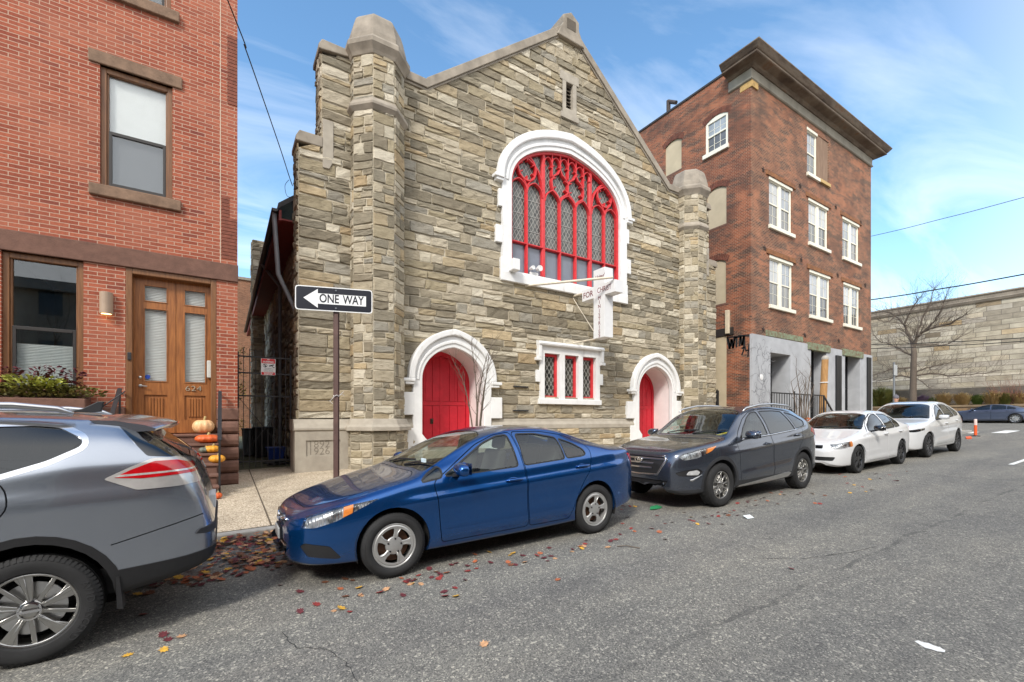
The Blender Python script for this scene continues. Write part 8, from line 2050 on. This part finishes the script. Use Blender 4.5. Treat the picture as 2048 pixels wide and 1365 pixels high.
# ---- fence and red sign between church and corner building
fy = 12.9; xa, xb = CX1+.05, BX0-.03
fe = thing('iron_fence', 'low spiked iron fence between the church and the corner building', 'fence', (xa, fy, SWZ(19, fy)))
zl0, zl1 = P(1445, 797, fy)[1], P(1445, 782, fy)[1]
b_ = MB().bar((xa, fy, zl0), (xb, fy, zl0), .05).bar((xa, fy, SWZ(19, fy)+.1), (xb, fy, SWZ(19, fy)+.1), .05); b_.build('rail', M_IRON, fe)
b_ = MB()
for k in range(9): x = xa+(xb-xa)*(k+.5)/9; b_.bar((x, fy, SWZ(19, fy)), (x, fy, zl1), .03); b_.lathe([(.012, 0), (.025, .02), (.001, .1)], (x, fy, zl1), 5)
b_.build('pickets', M_IRON, fe)
MB().box(xb-.12, xb, fy-.06, fy+.06, SWZ(19, fy), zl1).build('post', M_IRON, fe)
fy2 = 14.2
f2 = thing('iron_fence', 'taller back fence with a red sign between church and corner building', 'fence', (xa, fy2, SWZ(19, 13.6)))
zu0, zu1 = P(1445, 772, fy2)[1], P(1445, 748, fy2)[1]
b_ = MB().bar((xa, fy2, zu0), (xb, fy2, zu0), .04).bar((xa, fy2, zu1-.08), (xb, fy2, zu1-.08), .03); b_.build('rail', M_IRON, f2)
b_ = MB()
for k in range(9): x = xa+(xb-xa)*(k+.5)/9; b_.bar((x, fy2, SWZ(19, 13.6)), (x, fy2, zu1), .02)
b_.build('pickets', M_IRON, f2)
wsign('warning_sign', 'small red and white notice on the back fence by the corner building', 1438, 1447, 754, 772, fy2-.05, [('NO', .14, .36, 'w'), ('ENTRY', .1, -.02, 'k'), ('', .1, -.4, 'w')], False)
# ---- flexible delineator post at the crossing
dx_, dy_ = PG(1951, 873)
dl = thing('delineator_post', 'orange and white flexible delineator post in the road by the crossing', 'bollard', (dx_, dy_, GZ(dx_)))
g0 = GZ(dx_); M_ORG = mat('orange plastic', lin((226, 92, 40)), .5, var=.05)
MB().lathe([(.001, 0), (.17, 0), (.16, .03), (.06, .045), (.05, .06), (.001, .06)], (dx_, dy_, g0), 18).build('base', M_BLKPL, dl, smooth=40)
MB().lathe([(.001, .05), (.055, .05), (.055, .52), (.001, .52)], (dx_, dy_, g0), 16).build('tube', M_ORG, dl, smooth=40)
MB().lathe([(.001, .521), (.057, .521), (.057, .78), (.03, .80), (.001, .80)], (dx_, dy_, g0), 16).build('reflective_sleeve', mat('reflective white', lin((226, 200, 192)), .5), dl, smooth=40)
# loose orange strip beside it
q = [PG(px, py) for px, py in ((1931, 876), (1942, 875), (1944, 878), (1933, 879))]
tag(MB().prism([(a, b, GZ(a)+.004) for a, b in q], (0, 0, .05)).build('kerb_stop', M_ORG), 'flattened orange rubber strip on the road by the delineator post', 'road stop')
# ---- sign post at the corner
sx, sy_ = 32.0, PX(1788, 797, 32.0)[0]; g0 = SWZ(sx, sy_); zt = PX(1788, 725, 32.0)[1]
sg = thing('street_sign', 'grey steel post at the corner with a small sign seen edge on', 'road sign', (sx, sy_, g0))
MB().tube([(sx, sy_, g0-.1), (sx, sy_, zt)], .055, 8).build('post', M_GALV, sg, smooth=40)
MB().box(sx-.25, sx+.25, sy_-.075, sy_-.065, zt-.75, zt-.15).build('sign_plate', mat('sign back', lin((186, 190, 192)), .45, .3), sg)
# ---- litter
gx, gy2 = PG(1310, 1018); tag(MB().add([(gx+a, gy2+b, GZ(gx)+c) for a, b, c in ((-.16, -.03, .01), (-.05, .05, .035), (.02, -.04, .02), (.10, .04, .045), (.18, .0, .012), (.05, -.06, .01), (-.08, -.07, .015))], [(0, 1, 2), (2, 1, 3), (2, 3, 4), (2, 4, 5), (0, 2, 6), (6, 2, 5)]).build('litter_scrap', mat('green netting', lin((44, 132, 84)), .6)), 'scrap of green netting on the road beside the dark grey crossover', 'litter')
gx, gy2 = PG(1497, 1036); tag(MB().add([(gx+a, gy2+b, GZ(gx)+c) for a, b, c in ((-.09, -.04, .004), (-.06, .05, .03), (.0, -.02, .05), (.06, .05, .02), (.10, -.01, .004), (.02, -.07, .01))], [(0, 1, 2), (2, 1, 3), (2, 3, 4), (2, 4, 5), (0, 2, 5)]).build('litter_scrap', mat('white paper', lin((214, 222, 224)), .7)), 'crumpled white paper on the open asphalt', 'litter')
a, b = PG(1234, 1094), PG(1280, 1098)
tag(MB().tube([(a[0], a[1], GZ(a[0])+.008), ((a[0]+b[0])/2, (a[1]+b[1])/2+.03, GZ(a[0])+.02), (b[0], b[1], GZ(b[0])+.008)], .006, 5).build('fallen_twig', M_BARK), 'thin bare twig on the asphalt behind the blue saloon', 'twig')
# ---- fallen leaves
LC = {'dark red': lin((92, 36, 42)), 'bright red': lin((136, 50, 46)), 'orange': lin((164, 92, 58)), 'yellow': lin((206, 158, 58)), 'tan': lin((186, 142, 104)), 'brown': lin((112, 70, 48))}
LM = {k: mat(k+' leaf', v, .75, var=.35, vs=30) for k, v in LC.items()}
def leaf_geo(p, s_, yaw, rr_, lift=.012):
    out = [(0, -.55), (.10, -.28), (.42, -.36), (.34, -.10), (.55, .12), (.30, .18), (.26, .42), (.08, .34), (0, .62), (-.10, .34), (-.30, .40), (-.28, .16), (-.54, .10), (-.36, -.12), (-.40, -.36), (-.10, -.28)]
    tx_, ty_ = rr_.uniform(-.3, .3), rr_.uniform(-.3, .3); ca, sa = math.cos(yaw), math.sin(yaw); cv = rr_.uniform(.05, .35); vs = []
    for a, b in [(0, 0)]+out:
        z = cv*(a*a+b*b)+a*tx_+b*ty_; vs.append((a*ca-b*sa, a*sa+b*ca, z))
    zm = min(v[2] for v in vs)
    vs = [(p[0]+s_*x, p[1]+s_*y, p[2]+s_*(z-zm)+lift) for x, y, z in vs]
    return vs, [(0, k+1, (k+1) % 16+1) for k in range(16)]
rr = random.Random(77); protos = {}
def drop(px, py, col, s_=None, off=0.0):
    x, y = PG(px, py, off); z = GZ(x)+.003
    s_ = s_ or rr.uniform(.05, .08)
    vs, fs = leaf_geo((0, 0, 0), s_, rr.uniform(0, 6.3), rr, .0)
    me = bpy.data.meshes.new('fallen_leaf'); me.from_pydata(vs, [], fs); me.materials.append(LM[col]); me.shade_smooth()
    o = bpy.data.objects.new('fallen_leaf', me); COL.objects.link(o); o.location = (x, y, z); ORG[o.name] = Vector((x, y, z))
    zone = 'on the open asphalt near the camera' if py > 1200 else 'beside the blue saloon' if px < 1235 else 'beside the dark grey crossover' if px < 1600 else 'by the white cars'
    tag(o, '%s maple leaf fallen on the road %s' % (col, zone), 'leaf', '%s leaves on the road %s' % (col, zone))
LV = '''287,1231,bright red 336,1281,dark red 600,1226,dark red 633,1211,bright red 699,1225,bright red 668,1223,tan 720,1192,dark red 718,1177,yellow 681,1179,orange 722,1193,tan 691,1194,brown 772,1181,tan 806,1193,dark red 890,1194,bright red 912,1194,yellow 888,1185,dark red 786,1155,dark red 803,1158,orange 812,1166,bright red 826,1163,dark red 820,1170,tan 842,1170,tan 837,1152,bright red 830,1160,brown 858,1140,dark red 872,1145,brown 893,1147,orange 880,1150,dark red 877,1159,bright red 912,1128,dark red 903,1131,dark red 935,1133,dark red 935,1143,bright red 953,1138,bright red 950,1125,orange 981,1127,dark red 978,1106,yellow 930,1162,dark red 1020,1112,yellow 1026,1108,yellow 1016,1126,orange 1031,1131,dark red 1022,1131,brown 1046,1112,dark red 1074,1113,bright red 1080,1108,orange 1088,1117,dark red 1102,1113,dark red 1110,1118,tan 1095,1123,dark red 1049,1126,tan 1160,1094,orange 1170,1089,bright red 1168,1094,tan 1145,1100,dark red 1222,1082,dark red 1232,1080,bright red 1240,1070,dark red 1245,1048,bright red 1262,1059,bright red 1221,1084,dark red 1255,1035,dark red 950,1111,orange 968,1291,tan 1583,1139,bright red 1330,1048,bright red 1314,1032,dark red 1379,1041,dark red 1386,1043,bright red 1395,1050,yellow 1368,1026,orange 1344,1046,dark red 1410,1035,bright red 1424,1033,dark red 1437,1034,bright red 1468,1022,bright red 1475,1032,dark red 1487,1024,dark red 1475,1008,bright red 1500,999,bright red 1511,1002,orange 1521,999,bright red 1528,997,dark red 1535,1003,orange 1512,1012,bright red 1542,987,orange 1560,990,tan 1563,985,bright red 1496,1003,dark red 1630,1008,orange 1700,987,yellow 1640,1009,bright red 1740,960,yellow 1760,958,orange 1725,975,bright red 1790,962,dark red 1795,963,bright red 1680,950,bright red 1690,955,orange 1330,1080,orange 1240,1010,bright red 1230,1005,tan 1225,1012,dark red 1247,1013,dark red 1260,1014,bright red 1270,1014,yellow 1243,1020,bright red 560,1172,dark red 600,1185,dark red 650,1165,brown 690,1160,brown 705,1162,brown'''
import re as _re
for m_ in _re.findall(r'(\d+),(\d+),([a-z ]+?)(?= \d|$)', LV): drop(int(m_[0]), int(m_[1]), m_[2])
for _ in range(45):
    t_ = rr.random(); px = rr.gauss(0, 1); col = rr.choice(['dark red', 'dark red', 'bright red', 'orange', 'yellow', 'tan', 'brown'])
    s_ = rr.uniform(-.6, 14); y_ = 4.25-abs(rr.gauss(0, .35))
    X_, Z_ = s_*SN-y_*CS, s_*CS+y_*SN
    if Z_ < 1: continue
    drop(1024+FPX*X_/Z_, HOR+FPX*(CAMZ-GZ(s_))/Z_, col)
# the drift of leaves against the kerb
hp = MB(); hc = []
rr = random.Random(5); hb = {k: MB() for k in LC}
cols_h = ['dark red']*5+['brown']*3+['tan']*4+['yellow']*2+['orange']*3+['bright red']*1
for _ in range(2600):
    x = rr.uniform(-3.2, 2.6); t_ = rr.random(); y = KERB_Y-.02-1.55*t_**1.25*(1.0-.32*max(0, min(1, (x-.4)/1.0)))
    if rr.random() > (1-t_)**.55+.12: continue
    h_ = .10*(1-t_)*rr.random()
    vs, fs = leaf_geo((x, y, GZ(x)+.004+h_), rr.uniform(.05, .10), rr.uniform(0, 6.3), rr, 0)
    hb[rr.choice(cols_h)].add(vs, fs)
lm = MB(); mats_ = list(hb); me = bpy.data.meshes.new('leaf_drift'); fs_all = []; mi = []
for i, k in enumerate(mats_):
    n0 = len(lm.v); lm.add(hb[k].v, hb[k].f); mi += [i]*len(hb[k].f)
me.from_pydata(lm.v, [], lm.f)
for k in mats_: me.materials.append(LM[k])
me.polygons.foreach_set('material_index', mi)
o = bpy.data.objects.new('leaf_drift', me); COL.objects.link(o); tag(o, 'drift of red, brown and yellow leaves along the kerb', 'leaves', None, 'stuff')
# ---- overhead wires
M_WIRE = mat('wire', (.012, .012, .012), .6, var=0)
def wire(name, pts, r, label):
    q = [Vector(p) for p in pts]; out = []
    for i in range(len(q)-1):
        p0, p1, p2, p3 = q[max(0, i-1)], q[i], q[i+1], q[min(len(q)-1, i+2)]
        for k in range(8):
            t = k/8; out.append(.5*((2*p1)+(p2-p0)*t+(2*p0-5*p1+4*p2-p3)*t*t+(3*p1-p0-3*p2+p3)*t**3))
    out.append(q[-1]); return tag(MB().tube(out, r, 6).build(name, M_WIRE), label, 'wire')
def P3(px, py, t): s_, z_ = P(px, py, t); return (s_, t, z_)
wire('service_wire', [P3(585, 372, 12.75), P3(578, 352, 12.3), P3(560, 296, 11.1), P3(520, 180, 9.7), P3(490, 95, 8.85), P3(455, 0, 8.1), (-2.6, 0, 7.9), (-5.5, -9.18, 8.2)], .010, 'thin black service wire running down to the church eave')
wire('service_wire', [P3(586, 395, 12.8), P3(574, 392, 12.6), P3(570, 372, 12.55), P3(578, 360, 12.5)], .006, 'loose loop of wire at the church eave')
def X3(px, py, s_): t_, z_ = PX(px, py, s_); return (s_, t_, z_)
for a, b, r, lab in (((1742, 473), (2048, 395), .02, 'thin overhead wire high beside the corner building'), ((1742, 600), (2048, 549), .045, 'thick overhead cable just above the prison wall'), ((1742, 690), (2048, 676), .03, 'upper of two low cables across the prison wall'), ((1742, 697.5), (2048, 683), .03, 'lower of two low cables across the prison wall')):
    p, q = Vector(X3(*a, 44)), Vector(X3(*b, 44)); d = q-p; wire('overhead_cable', [p-d*1.5+Vector((0, 0, .6)), p, p+d*.5-Vector((0, 0, .05)), q, q+d*2+Vector((0, 0, .5))], r, lab)
# ================================================================ BACKGROUND: prison wall, bed, tree, person, houses behind the camera
PWX = 54.0
def ashlar():
    t = NT('prison ashlar'); co = t.coords('yz')
    b = t.n('ShaderNodeTexBrick', offset=.43, offset_frequency=2, squash=.7, squash_frequency=3); b.inputs['Scale'].default_value = 1; b.inputs['Mortar Size'].default_value = .02; b.inputs['Brick Width'].default_value = 1.5; b.inputs['Row Height'].default_value = .42; b.inputs['Bias'].default_value = 0
    b.inputs['Color1'].default_value = (0, 0, 0, 1); b.inputs['Color2'].default_value = (1, 1, 1, 1); b.inputs['Mortar'].default_value = (.4, .4, .4, 1); t.l(co, b.inputs['Vector'])
    bw = t.n('ShaderNodeRGBToBW'); t.l(b.outputs['Color'], bw.inputs[0])
    c = t.ramp(bw.outputs[0], [(0, lin((150, 142, 128))), (.25, lin((176, 166, 146))), (.5, lin((190, 182, 164))), (.72, lin((168, 160, 148))), (.88, lin((196, 188, 172))), (.95, lin((184, 160, 122))), (1, lin((120, 112, 100)))])
    n = t.noise(co, 1.6, 8, .7); c = t.mix(1.0, c, t.ramp(n, [(.3, (.70, .69, .67)), (.6, (1.06, 1.05, 1.03))]), 'MULTIPLY')
    c = t.mix(b.outputs['Fac'], c, lin((122, 114, 102)))
    big = t.noise(t.coords('yz', (.12, .7, 1)), 1.0, 6, .65); c = t.mix(t.math('MULTIPLY', t.ramp(big, [(.52, (0, 0, 0)), (.68, (1, 1, 1))]), .45), c, lin((92, 86, 76)))
    t.bsdf(c, .9, spec=.25); t.bump(t.math('MULTIPLY_ADD', b.outputs['Fac'], -1, n), .5, .03); return t.m
M_ASHL = ashlar()
pzt = PX(2048, 592, PWX)[1]
pw = thing('prison_wall', 'tall pale ashlar stone prison wall with a projecting coping', 'wall', (PWX, 20, 1.4))
zl = PX(1900, 754, PWX)[1]
MB().box(PWX, PWX+1.2, -60, 90, zl, pzt).build('wall', M_ASHL, pw)
MB().prism([(PWX-.22, -60, zl-.1), (PWX-.02, -60, zl+.06), (PWX+1, -60, zl+.06), (PWX+1, -60, 1.0), (PWX-.5, -60, 1.0)], (0, 150, 0)).build('battered_base', M_ASHL, pw)
MB().prism([(PWX-.12, -60, pzt), (PWX-.22, -60, pzt+.2), (PWX-.10, -60, pzt+.28), (PWX-.10, -60, pzt+.5), (PWX-.2, -60, pzt+.62), (PWX-.1, -60, pzt+.74), (PWX+1.4, -60, pzt+.9), (PWX+1.4, -60, pzt)], (0, 150, 0)).build('coping', mat('grey coping', lin((140, 130, 116)), .9, var=.25, vs=1.2), pw)
MB().box(PWX-.56, PWX-.3, -60, 90, 2.2, PX(1900, 778, PWX)[1]).build('foundation_course', mat('dark foundation stone', lin((96, 90, 82)), .9, var=.4, vs=1.1, bump=.4), pw)
# planting bed behind a low wall
RX = 51.2; rz = PX(2000, 809, RX)[1]
rwall = thing('retaining_wall', 'low brown stone retaining wall with a flat coping behind the blue grey fastback', 'wall', (RX, 10, 1.4))
MB().box(RX, RX+.4, -50, 70, 1.2, rz-.16).build('wall', brick_mat('retaining stone', 'yz', lin((104, 84, 64)), lin((150, 124, 94)), lin((120, 108, 94)), .6, .22, .02, var=.4), rwall)
MB().box(RX-.08, RX+.5, -50, 70, rz-.158, rz).build('coping', mat('bed coping', lin((134, 116, 92)), .9, var=.25, vs=1), rwall)
bd = MB().face((RX+.45, -50, rz-.08), (PWX, -50, rz+.3), (PWX, 70, rz+.3), (RX+.45, 70, rz-.08))
tag(bd.build('flower_bed', mat('bed soil', lin((92, 78, 58)), .95, var=.3, vs=2)), kind='structure')
rr = random.Random(31)
def grass(px, py, h, w, n, m, label, name='ornamental_grass', cat='grass clump', X=None):
    X = X or RX+1.0; y, _ = PX(px, py, X); z0 = rz-.05
    t = thing(name, label, cat, (X, y, z0), None); b_ = MB()
    for _ in range(n):
        a = rr.uniform(0, 2*PI); r_ = rr.random()**.7*w; hh = h*rr.uniform(.55, 1.1); px_, py_ = X+.2*r_*math.cos(a), y+.25*r_*math.sin(a)
        ex, ey = X+r_*math.cos(a), y+r_*math.sin(a); k = .02
        b_.add([(px_-k, py_-k, z0), (px_+k, py_+k, z0), ((px_+ex)/2+k, (py_+ey)/2+k, z0+hh*.75), (ex, ey, z0+hh*(1-.35*r_/max(w, .01))), ((px_+ex)/2-k, (py_+ey)/2-k, z0+hh*.75)], [(0, 1, 2, 4), (4, 2, 3)])
    b_.build('blades', m, t, fix=False)
G1, G2, G3, G4 = mat('green grass blades', lin((96, 104, 46)), .7, col2=lin((150, 144, 74)), vs=3), mat('straw grass blades', lin((170, 140, 88)), .7, col2=lin((206, 178, 124)), vs=3), mat('purple stems', lin((112, 86, 112)), .7, col2=lin((140, 116, 132)), vs=3), mat('fresh green leaves', lin((74, 100, 38)), .7, col2=lin((120, 138, 62)), vs=3)
grass(1762, 800, 2.1, 1.7, 900, G1, 'large mound of green grass by the corner of the grey shopfront', X=49.9 if False else RX+1)
for i, (px, h, w, m, lab) in enumerate(((1800, 1.0, .8, G2, 'straw coloured grass clump behind the street sign post'), (1845, 1.15, .8, G3, 'purple stemmed clump right of the bare tree trunk'), (1866, .9, .6, G4, 'fresh green clump between the purple stems and the straw grass'), (1888, 1.3, 1.0, G2, 'first straw grass clump right of the purple stems'), (1925, 1.25, 1.0, G2, 'straw grass clump above the white crossover roof'), (1955, 1.0, .7, G4, 'fresh green clump above the fastback bonnet'), (1985, 1.3, 1.1, G2, 'straw grass clump above the fastback roof'), (2010, 1.1, .8, G1, 'olive grass clump under the twiggy shrub'), (2040, 1.1, .9, G2, 'straw grass clump at the right edge of the bed'))):
    grass(px, 800, h, w, 260, m, lab)
# twiggy red brown shrub
X = RX+1.3; y0 = PX(2030, 790, X)[0]; sh = thing('bare_shrub', 'wide twiggy red brown shrub against the prison wall at the right edge', 'shrub', (X, y0, rz))
b_ = MB()
for _ in range(70):
    a = rr.uniform(0, 2*PI); d = Vector((math.cos(a)*.8, math.sin(a)*1.0, rr.uniform(.7, 1.6))).normalized()
    twigs(b_, Vector((X+.2*math.cos(a), y0+.3*math.sin(a), rz-.05)), d, rr.uniform(1.0, 1.9), .02, 2, rr, .5, .2, 2, 3)
b_.build('twigs', mat('red brown twigs', lin((112, 78, 68)), .85, col2=lin((146, 106, 88)), vs=2), sh)
# ---- bare street tree
X = 49.6; y0 = PX(1826, 800, X)[0]; g0 = GZ(X)+.12
tree = thing('bare_tree', 'spreading leafless street tree in front of the prison wall', 'tree', (X, y0, g0))
rr = random.Random(4)
def TP(px, py, dx=0): y_, z_ = PX(px, py, X+dx); return Vector((X+dx, y_, z_))
tr_ = MB()
trunk = [Vector((X, y0, g0-.1)), TP(1826, 790), TP(1827, 740), TP(1828, 705), TP(1826, 690)]
tr_.tube(trunk, [.30, .25, .22, .20, .17], 10)
trk = tr_.build('trunk', M_BARK, tree, smooth=True)
br = MB()
limbs = [([(1827, 700), (1832, 680), (1848, 664), (1872, 655), (1905, 645), (1935, 625)], .17), ([(1827, 695), (1818, 672), (1808, 650), (1790, 632), (1768, 622)], .15), ([(1826, 712), (1808, 704), (1785, 690), (1762, 684), (1745, 668)], .10), ([(1828, 735), (1800, 738), (1770, 742), (1738, 755)], .09), ([(1828, 745), (1850, 738), (1880, 730), (1915, 722)], .09),
         ([(1829, 752), (1860, 748), (1895, 752), (1940, 750), (1990, 742)], .09), ([(1832, 680), (1838, 655), (1850, 630), (1862, 600), (1868, 575)], .10), ([(1808, 650), (1818, 630), (1830, 610), (1838, 596)], .09), ([(1828, 758), (1800, 752), (1775, 760), (1745, 762)], .08), ([(1848, 664), (1870, 640), (1884, 615), (1893, 590)], .09), ([(1830, 690), (1860, 690), (1895, 688), (1925, 672)], .08), ([(1829, 755), (1850, 768), (1865, 785)], .05), ([(1790, 632), (1775, 645), (1755, 640)], .06)]
for pl_, r0 in limbs:
    dx = 0; pts = []
    ddx = rr.uniform(-1.6, 1.6)
    for i, p in enumerate(pl_): pts.append(TP(*p, dx=ddx*i/len(pl_)))
    sm_ = []
    for i in range(len(pts)-1):
        p0, p1, p2, p3 = pts[max(0, i-1)], pts[i], pts[i+1], pts[min(len(pts)-1, i+2)]
        for k in range(4):
            t = k/4; sm_.append(.5*((2*p1)+(p2-p0)*t+(2*p0-5*p1+4*p2-p3)*t*t+(3*p1-p0-3*p2+p3)*t**3)+Vector((rr.uniform(-.05, .05), rr.uniform(-.06, .06), rr.uniform(-.06, .06)))*(i > 0))
    sm_.append(pts[-1]); n = len(sm_)
    br.tube(sm_, [.8*r0*(1-.85*k/(n-1))+.008 for k in range(n)], 7, cap=False)
    for k in range(2, n):
        d = (sm_[k]-sm_[k-1]).normalized()
        for _ in range(4 if k > n*.4 else 2):
            a = rr.uniform(0, 2*PI); nd = (d*.8+Vector((rr.uniform(-.8, .8), rr.uniform(-1, 1), rr.uniform(-.5, 1)))).normalized()
            twigs(br, sm_[k], nd, rr.uniform(.7, 1.7), max(.009, r0*(1-.8*k/n)*.22), 2, rr, .7, .1, 3, 4, .2)
br.build('crown', M_BARK, tree)
# ---- person walking behind the white crossover
px_, py_ = 25.0, 7.6
u = (1792-1024)/FPX; px_ = 25.0; py_ = px_*(SN-u*CS)/(u*SN+CS); pz = SWZ(px_, py_)
per = thing('person', 'person in a grey knit hat and pale top standing behind the white crossover', 'person', (px_, py_, pz))
M_SKIN = mat('skin', lin((196, 150, 126)), .6, var=.06); M_TOP = mat('pale jacket', lin((206, 206, 212)), .85, var=.08, vs=14); M_TROU = mat('dark trousers', lin((44, 48, 60)), .9); M_HAT = mat('grey knit hat', lin((104, 102, 110)), .95, var=.25, vs=60, bump=.4)
def skin_body(name, verts, edges, radii, m, par, sub=2, root=0):
    me = bpy.data.meshes.new(name); me.from_pydata(verts, edges, []); o = bpy.data.objects.new(name, me); COL.objects.link(o); o.parent = par
    k = o.modifiers.new('skin', 'SKIN'); k.use_smooth_shade = True
    for i, r_ in enumerate(radii):
        sv = me.skin_vertices[0].data[i]; sv.radius = r_ if isinstance(r_, tuple) else (r_, r_); sv.use_root = (i == root)
    s_ = o.modifiers.new('sub', 'SUBSURF'); s_.levels = sub; s_.render_levels = sub
    me.materials.append(m); ORG[o.name] = Vector((0, 0, 0)); return o
# face towards -X (down the street); skeleton in local space, x = forward towards the camera side
V, E, Rr = [], [], []
def jn(p, r, par=None):
    V.append(p); Rr.append(r)
    if par is not None: E.append((par, len(V)-1))
    return len(V)-1
pel = jn((0, 0, .95), (.15, .11)); wai = jn((0, 0, 1.10), (.145, .105), pel); che = jn((.0, 0, 1.30), (.165, .115), wai); nk0 = jn((0, 0, 1.46), (.085, .075), che); nk = jn((-.01, 0, 1.53), .055, nk0); hd0 = jn((-.02, 0, 1.60), (.07, .085), nk); hd = jn((-.015, 0, 1.70), (.078, .098), hd0); hd2 = jn((-.01, 0, 1.765), (.06, .07), hd)
for sd in (-1, 1):
    sh_ = jn((0, sd*.18, 1.42), .065, che); el_ = jn((.03, sd*.23, 1.14), .043, sh_); wr = jn((-.10, sd*.21, .90), .030, el_); pm_ = jn((-.14, sd*.20, .84), (.038, .020), wr)
    for k, (dy, L_) in enumerate(((-.03, .07), (-.01, .08), (.012, .075), (.032, .06))):
        f1 = jn((-.17, sd*.20+dy, .80), .0095, pm_); f2 = jn((-.175, sd*.20+dy, .80-L_*.6), .008, f1)
    t1 = jn((-.165, sd*.20-sd*.035, .855), .010, pm_); jn((-.185, sd*.20-sd*.045, .82), .009, t1)
    hp_ = jn((0, sd*.09, .88), .095, pel); kn = jn((-.03 if sd > 0 else .03, sd*.10, .50), .062, hp_); an = jn((.02 if sd > 0 else .06, sd*.10, .09), .042, kn); ht = jn((-.02 if sd > 0 else .02, sd*.105, .045), .042, an); jn((-.15 if sd > 0 else -.11, sd*.11, .035), .035, ht)
bdy = skin_body('body', V, E, Rr, M_SKIN, per)
V2, E2, R2 = V, E, Rr
def part_body(name, idx_edges, infl, m):
    V, E, Rr, mp = [], [], [], {}
    for a, b in idx_edges:
        for q in (a, b):
            if q not in mp: mp[q] = len(V); V.append(V2[q]); r_ = R2[q]; Rr.append(tuple(x+infl for x in r_) if isinstance(r_, tuple) else (r_+infl, r_+infl))
        E.append((mp[a], mp[b]))
    return skin_body(name, V, E, Rr, m, bdy)
arm0 = [i for i, v in enumerate(V2) if abs(v[2]-1.42) < .001 and abs(v[1]) > .1]
top_e = [(pel, wai), (wai, che), (che, nk0)]+[e for s_ in arm0 for e in ((che, s_), (s_, s_+1), (s_+1, s_+2))]
part_body('jacket', top_e, .018, M_TOP)
hips = [i for i, v in enumerate(V2) if abs(v[2]-.88) < .001 and abs(v[1]) > .05 and v[0] == 0]
part_body('trousers', [e for h_ in hips for e in ((pel, h_), (h_, h_+1), (h_+1, h_+2))], .014, M_TROU)
MB().lathe([(.098, -.06), (.102, -.045), (.104, -.0), (.092, .05), (.06, .085), (.001, .10)], (-.005, 0, 1.745), 24).build('hat', M_HAT, bdy, smooth=True, local=True)
MB().ell((-.005, 0, 1.86), .03, .03, .03, 12, 8).build('bobble', M_HAT, bdy, smooth=True, local=True)
f_ = MB().ell((-.115, 0, 1.665), .022, .013, .022, 10, 8); f_.build('nose', M_SKIN, bdy, smooth=True, local=True)
for sd in (-1, 1):
    MB().ell((-.098, sd*.032, 1.69), .012, .012, .008, 10, 8).build('eye', mat('eye', lin((50, 40, 36)), .2), bdy, smooth=True, local=True)
    MB().ell((.0, sd*.083, 1.665), .022, .012, .032, 10, 8).build('ear', M_SKIN, bdy, smooth=True, local=True)
MB().ell((-.100, 0, 1.615), .010, .024, .006, 10, 8).build('mouth', mat('lips', lin((160, 96, 92)), .5), bdy, smooth=True, local=True)
per.location = (px_, py_, pz); per.rotation_euler = (0, 0, math.radians(62))
# ---- row houses on the other side of the street (seen in the windows and car paint)
for i, (x0, x1, h, c) in enumerate(((-40, -31, 9.5, (120, 70, 56)), (-31, -24, 9.0, (150, 140, 124)), (-24, -17, 9.6, (116, 64, 50)), (-17, -10.5, 9.2, (128, 82, 64)), (-10.5, -4.5, 8.8, (170, 160, 142)), (-4.5, 1.5, 9.4, (112, 66, 54)), (1.5, 8, 9.0, (138, 90, 70)), (8, 15, 9.6, (104, 62, 52)), (15, 22, 9.1, (146, 132, 112)), (22, 30, 9.7, (120, 72, 56)))):
    z0 = GZ((x0+x1)/2); t = thing('row_house', 'row house across the street, behind the viewpoint', 'house', ((x0+x1)/2, -9.2, z0), 'row houses on the opposite side')
    m = mat('row house wall %d' % i, lin(c), .9, var=.2, vs=2)
    w_ = (x1-x0)/3; hl = []
    for fl in range(3):
        for k in range(2 if fl == 0 else 3): hl.append((x0+w_*(k+.3), x0+w_*(k+.75), z0+1.3+fl*2.9, z0+2.9+fl*2.9))
    hl.append((x1-w_*.8, x1-w_*.35, z0+.5, z0+2.8))
    wb_ = wall_holes(MB(), x0+.01, x1-.01, z0-.3, z0+h, hl, lambda a, z, d: (a, -9.2-d, z), .12)
    wb_.face((x0+.01, -9.2, z0+h), (x1-.01, -9.2, z0+h), (x1-.01, -18, z0+h+.5), (x0+.01, -18, z0+h+.5)).face((x0+.01, -9.2, z0), (x0+.01, -18, z0), (x0+.01, -18, z0+h), (x0+.01, -9.2, z0+h)).face((x1-.01, -9.2, z0), (x1-.01, -18, z0), (x1-.01, -18, z0+h), (x1-.01, -9.2, z0+h))
    wb_.build('wall', m, t, fix=False)
    MB().box(x0+.02, x1-.02, -9.35, -9.25, z0+.3, z0+h-.3).build('windows', mat('row house glass', lin((60, 66, 72)), .1, var=.3), t)
    MB().box(x0, x1, -9.2, -8.8, z0+h-.5, z0+h).build('cornice', mat('row house cornice', lin((160, 154, 142)), .7), t)
rr = random.Random(8)
for X, Y in ((-6.5, -5.6), (4.5, -5.8), (13.5, -5.7)):
    g0 = GZ(X)+.12; t = thing('bare_tree', 'leafless tree on the opposite pavement, behind the viewpoint', 'tree', (X, Y, g0), 'trees on the opposite pavement')
    b_ = MB(); b_.tube([(X, Y, g0), (X+.05, Y, g0+1.5), (X, Y+.05, g0+3.0)], [.16, .13, .11], 8); b_.build('trunk', M_BARK, t)
    b_ = MB()
    for k in range(8): a = 2*PI*k/8; twigs(b_, Vector((X, Y+.05, g0+2.6+.1*k)), Vector((math.cos(a), math.sin(a), 1.1)).normalized(), rr.uniform(2, 3), .06, 3, rr, .6, .2, 3, 4, .2)
    b_.build('crown', M_BARK, t)
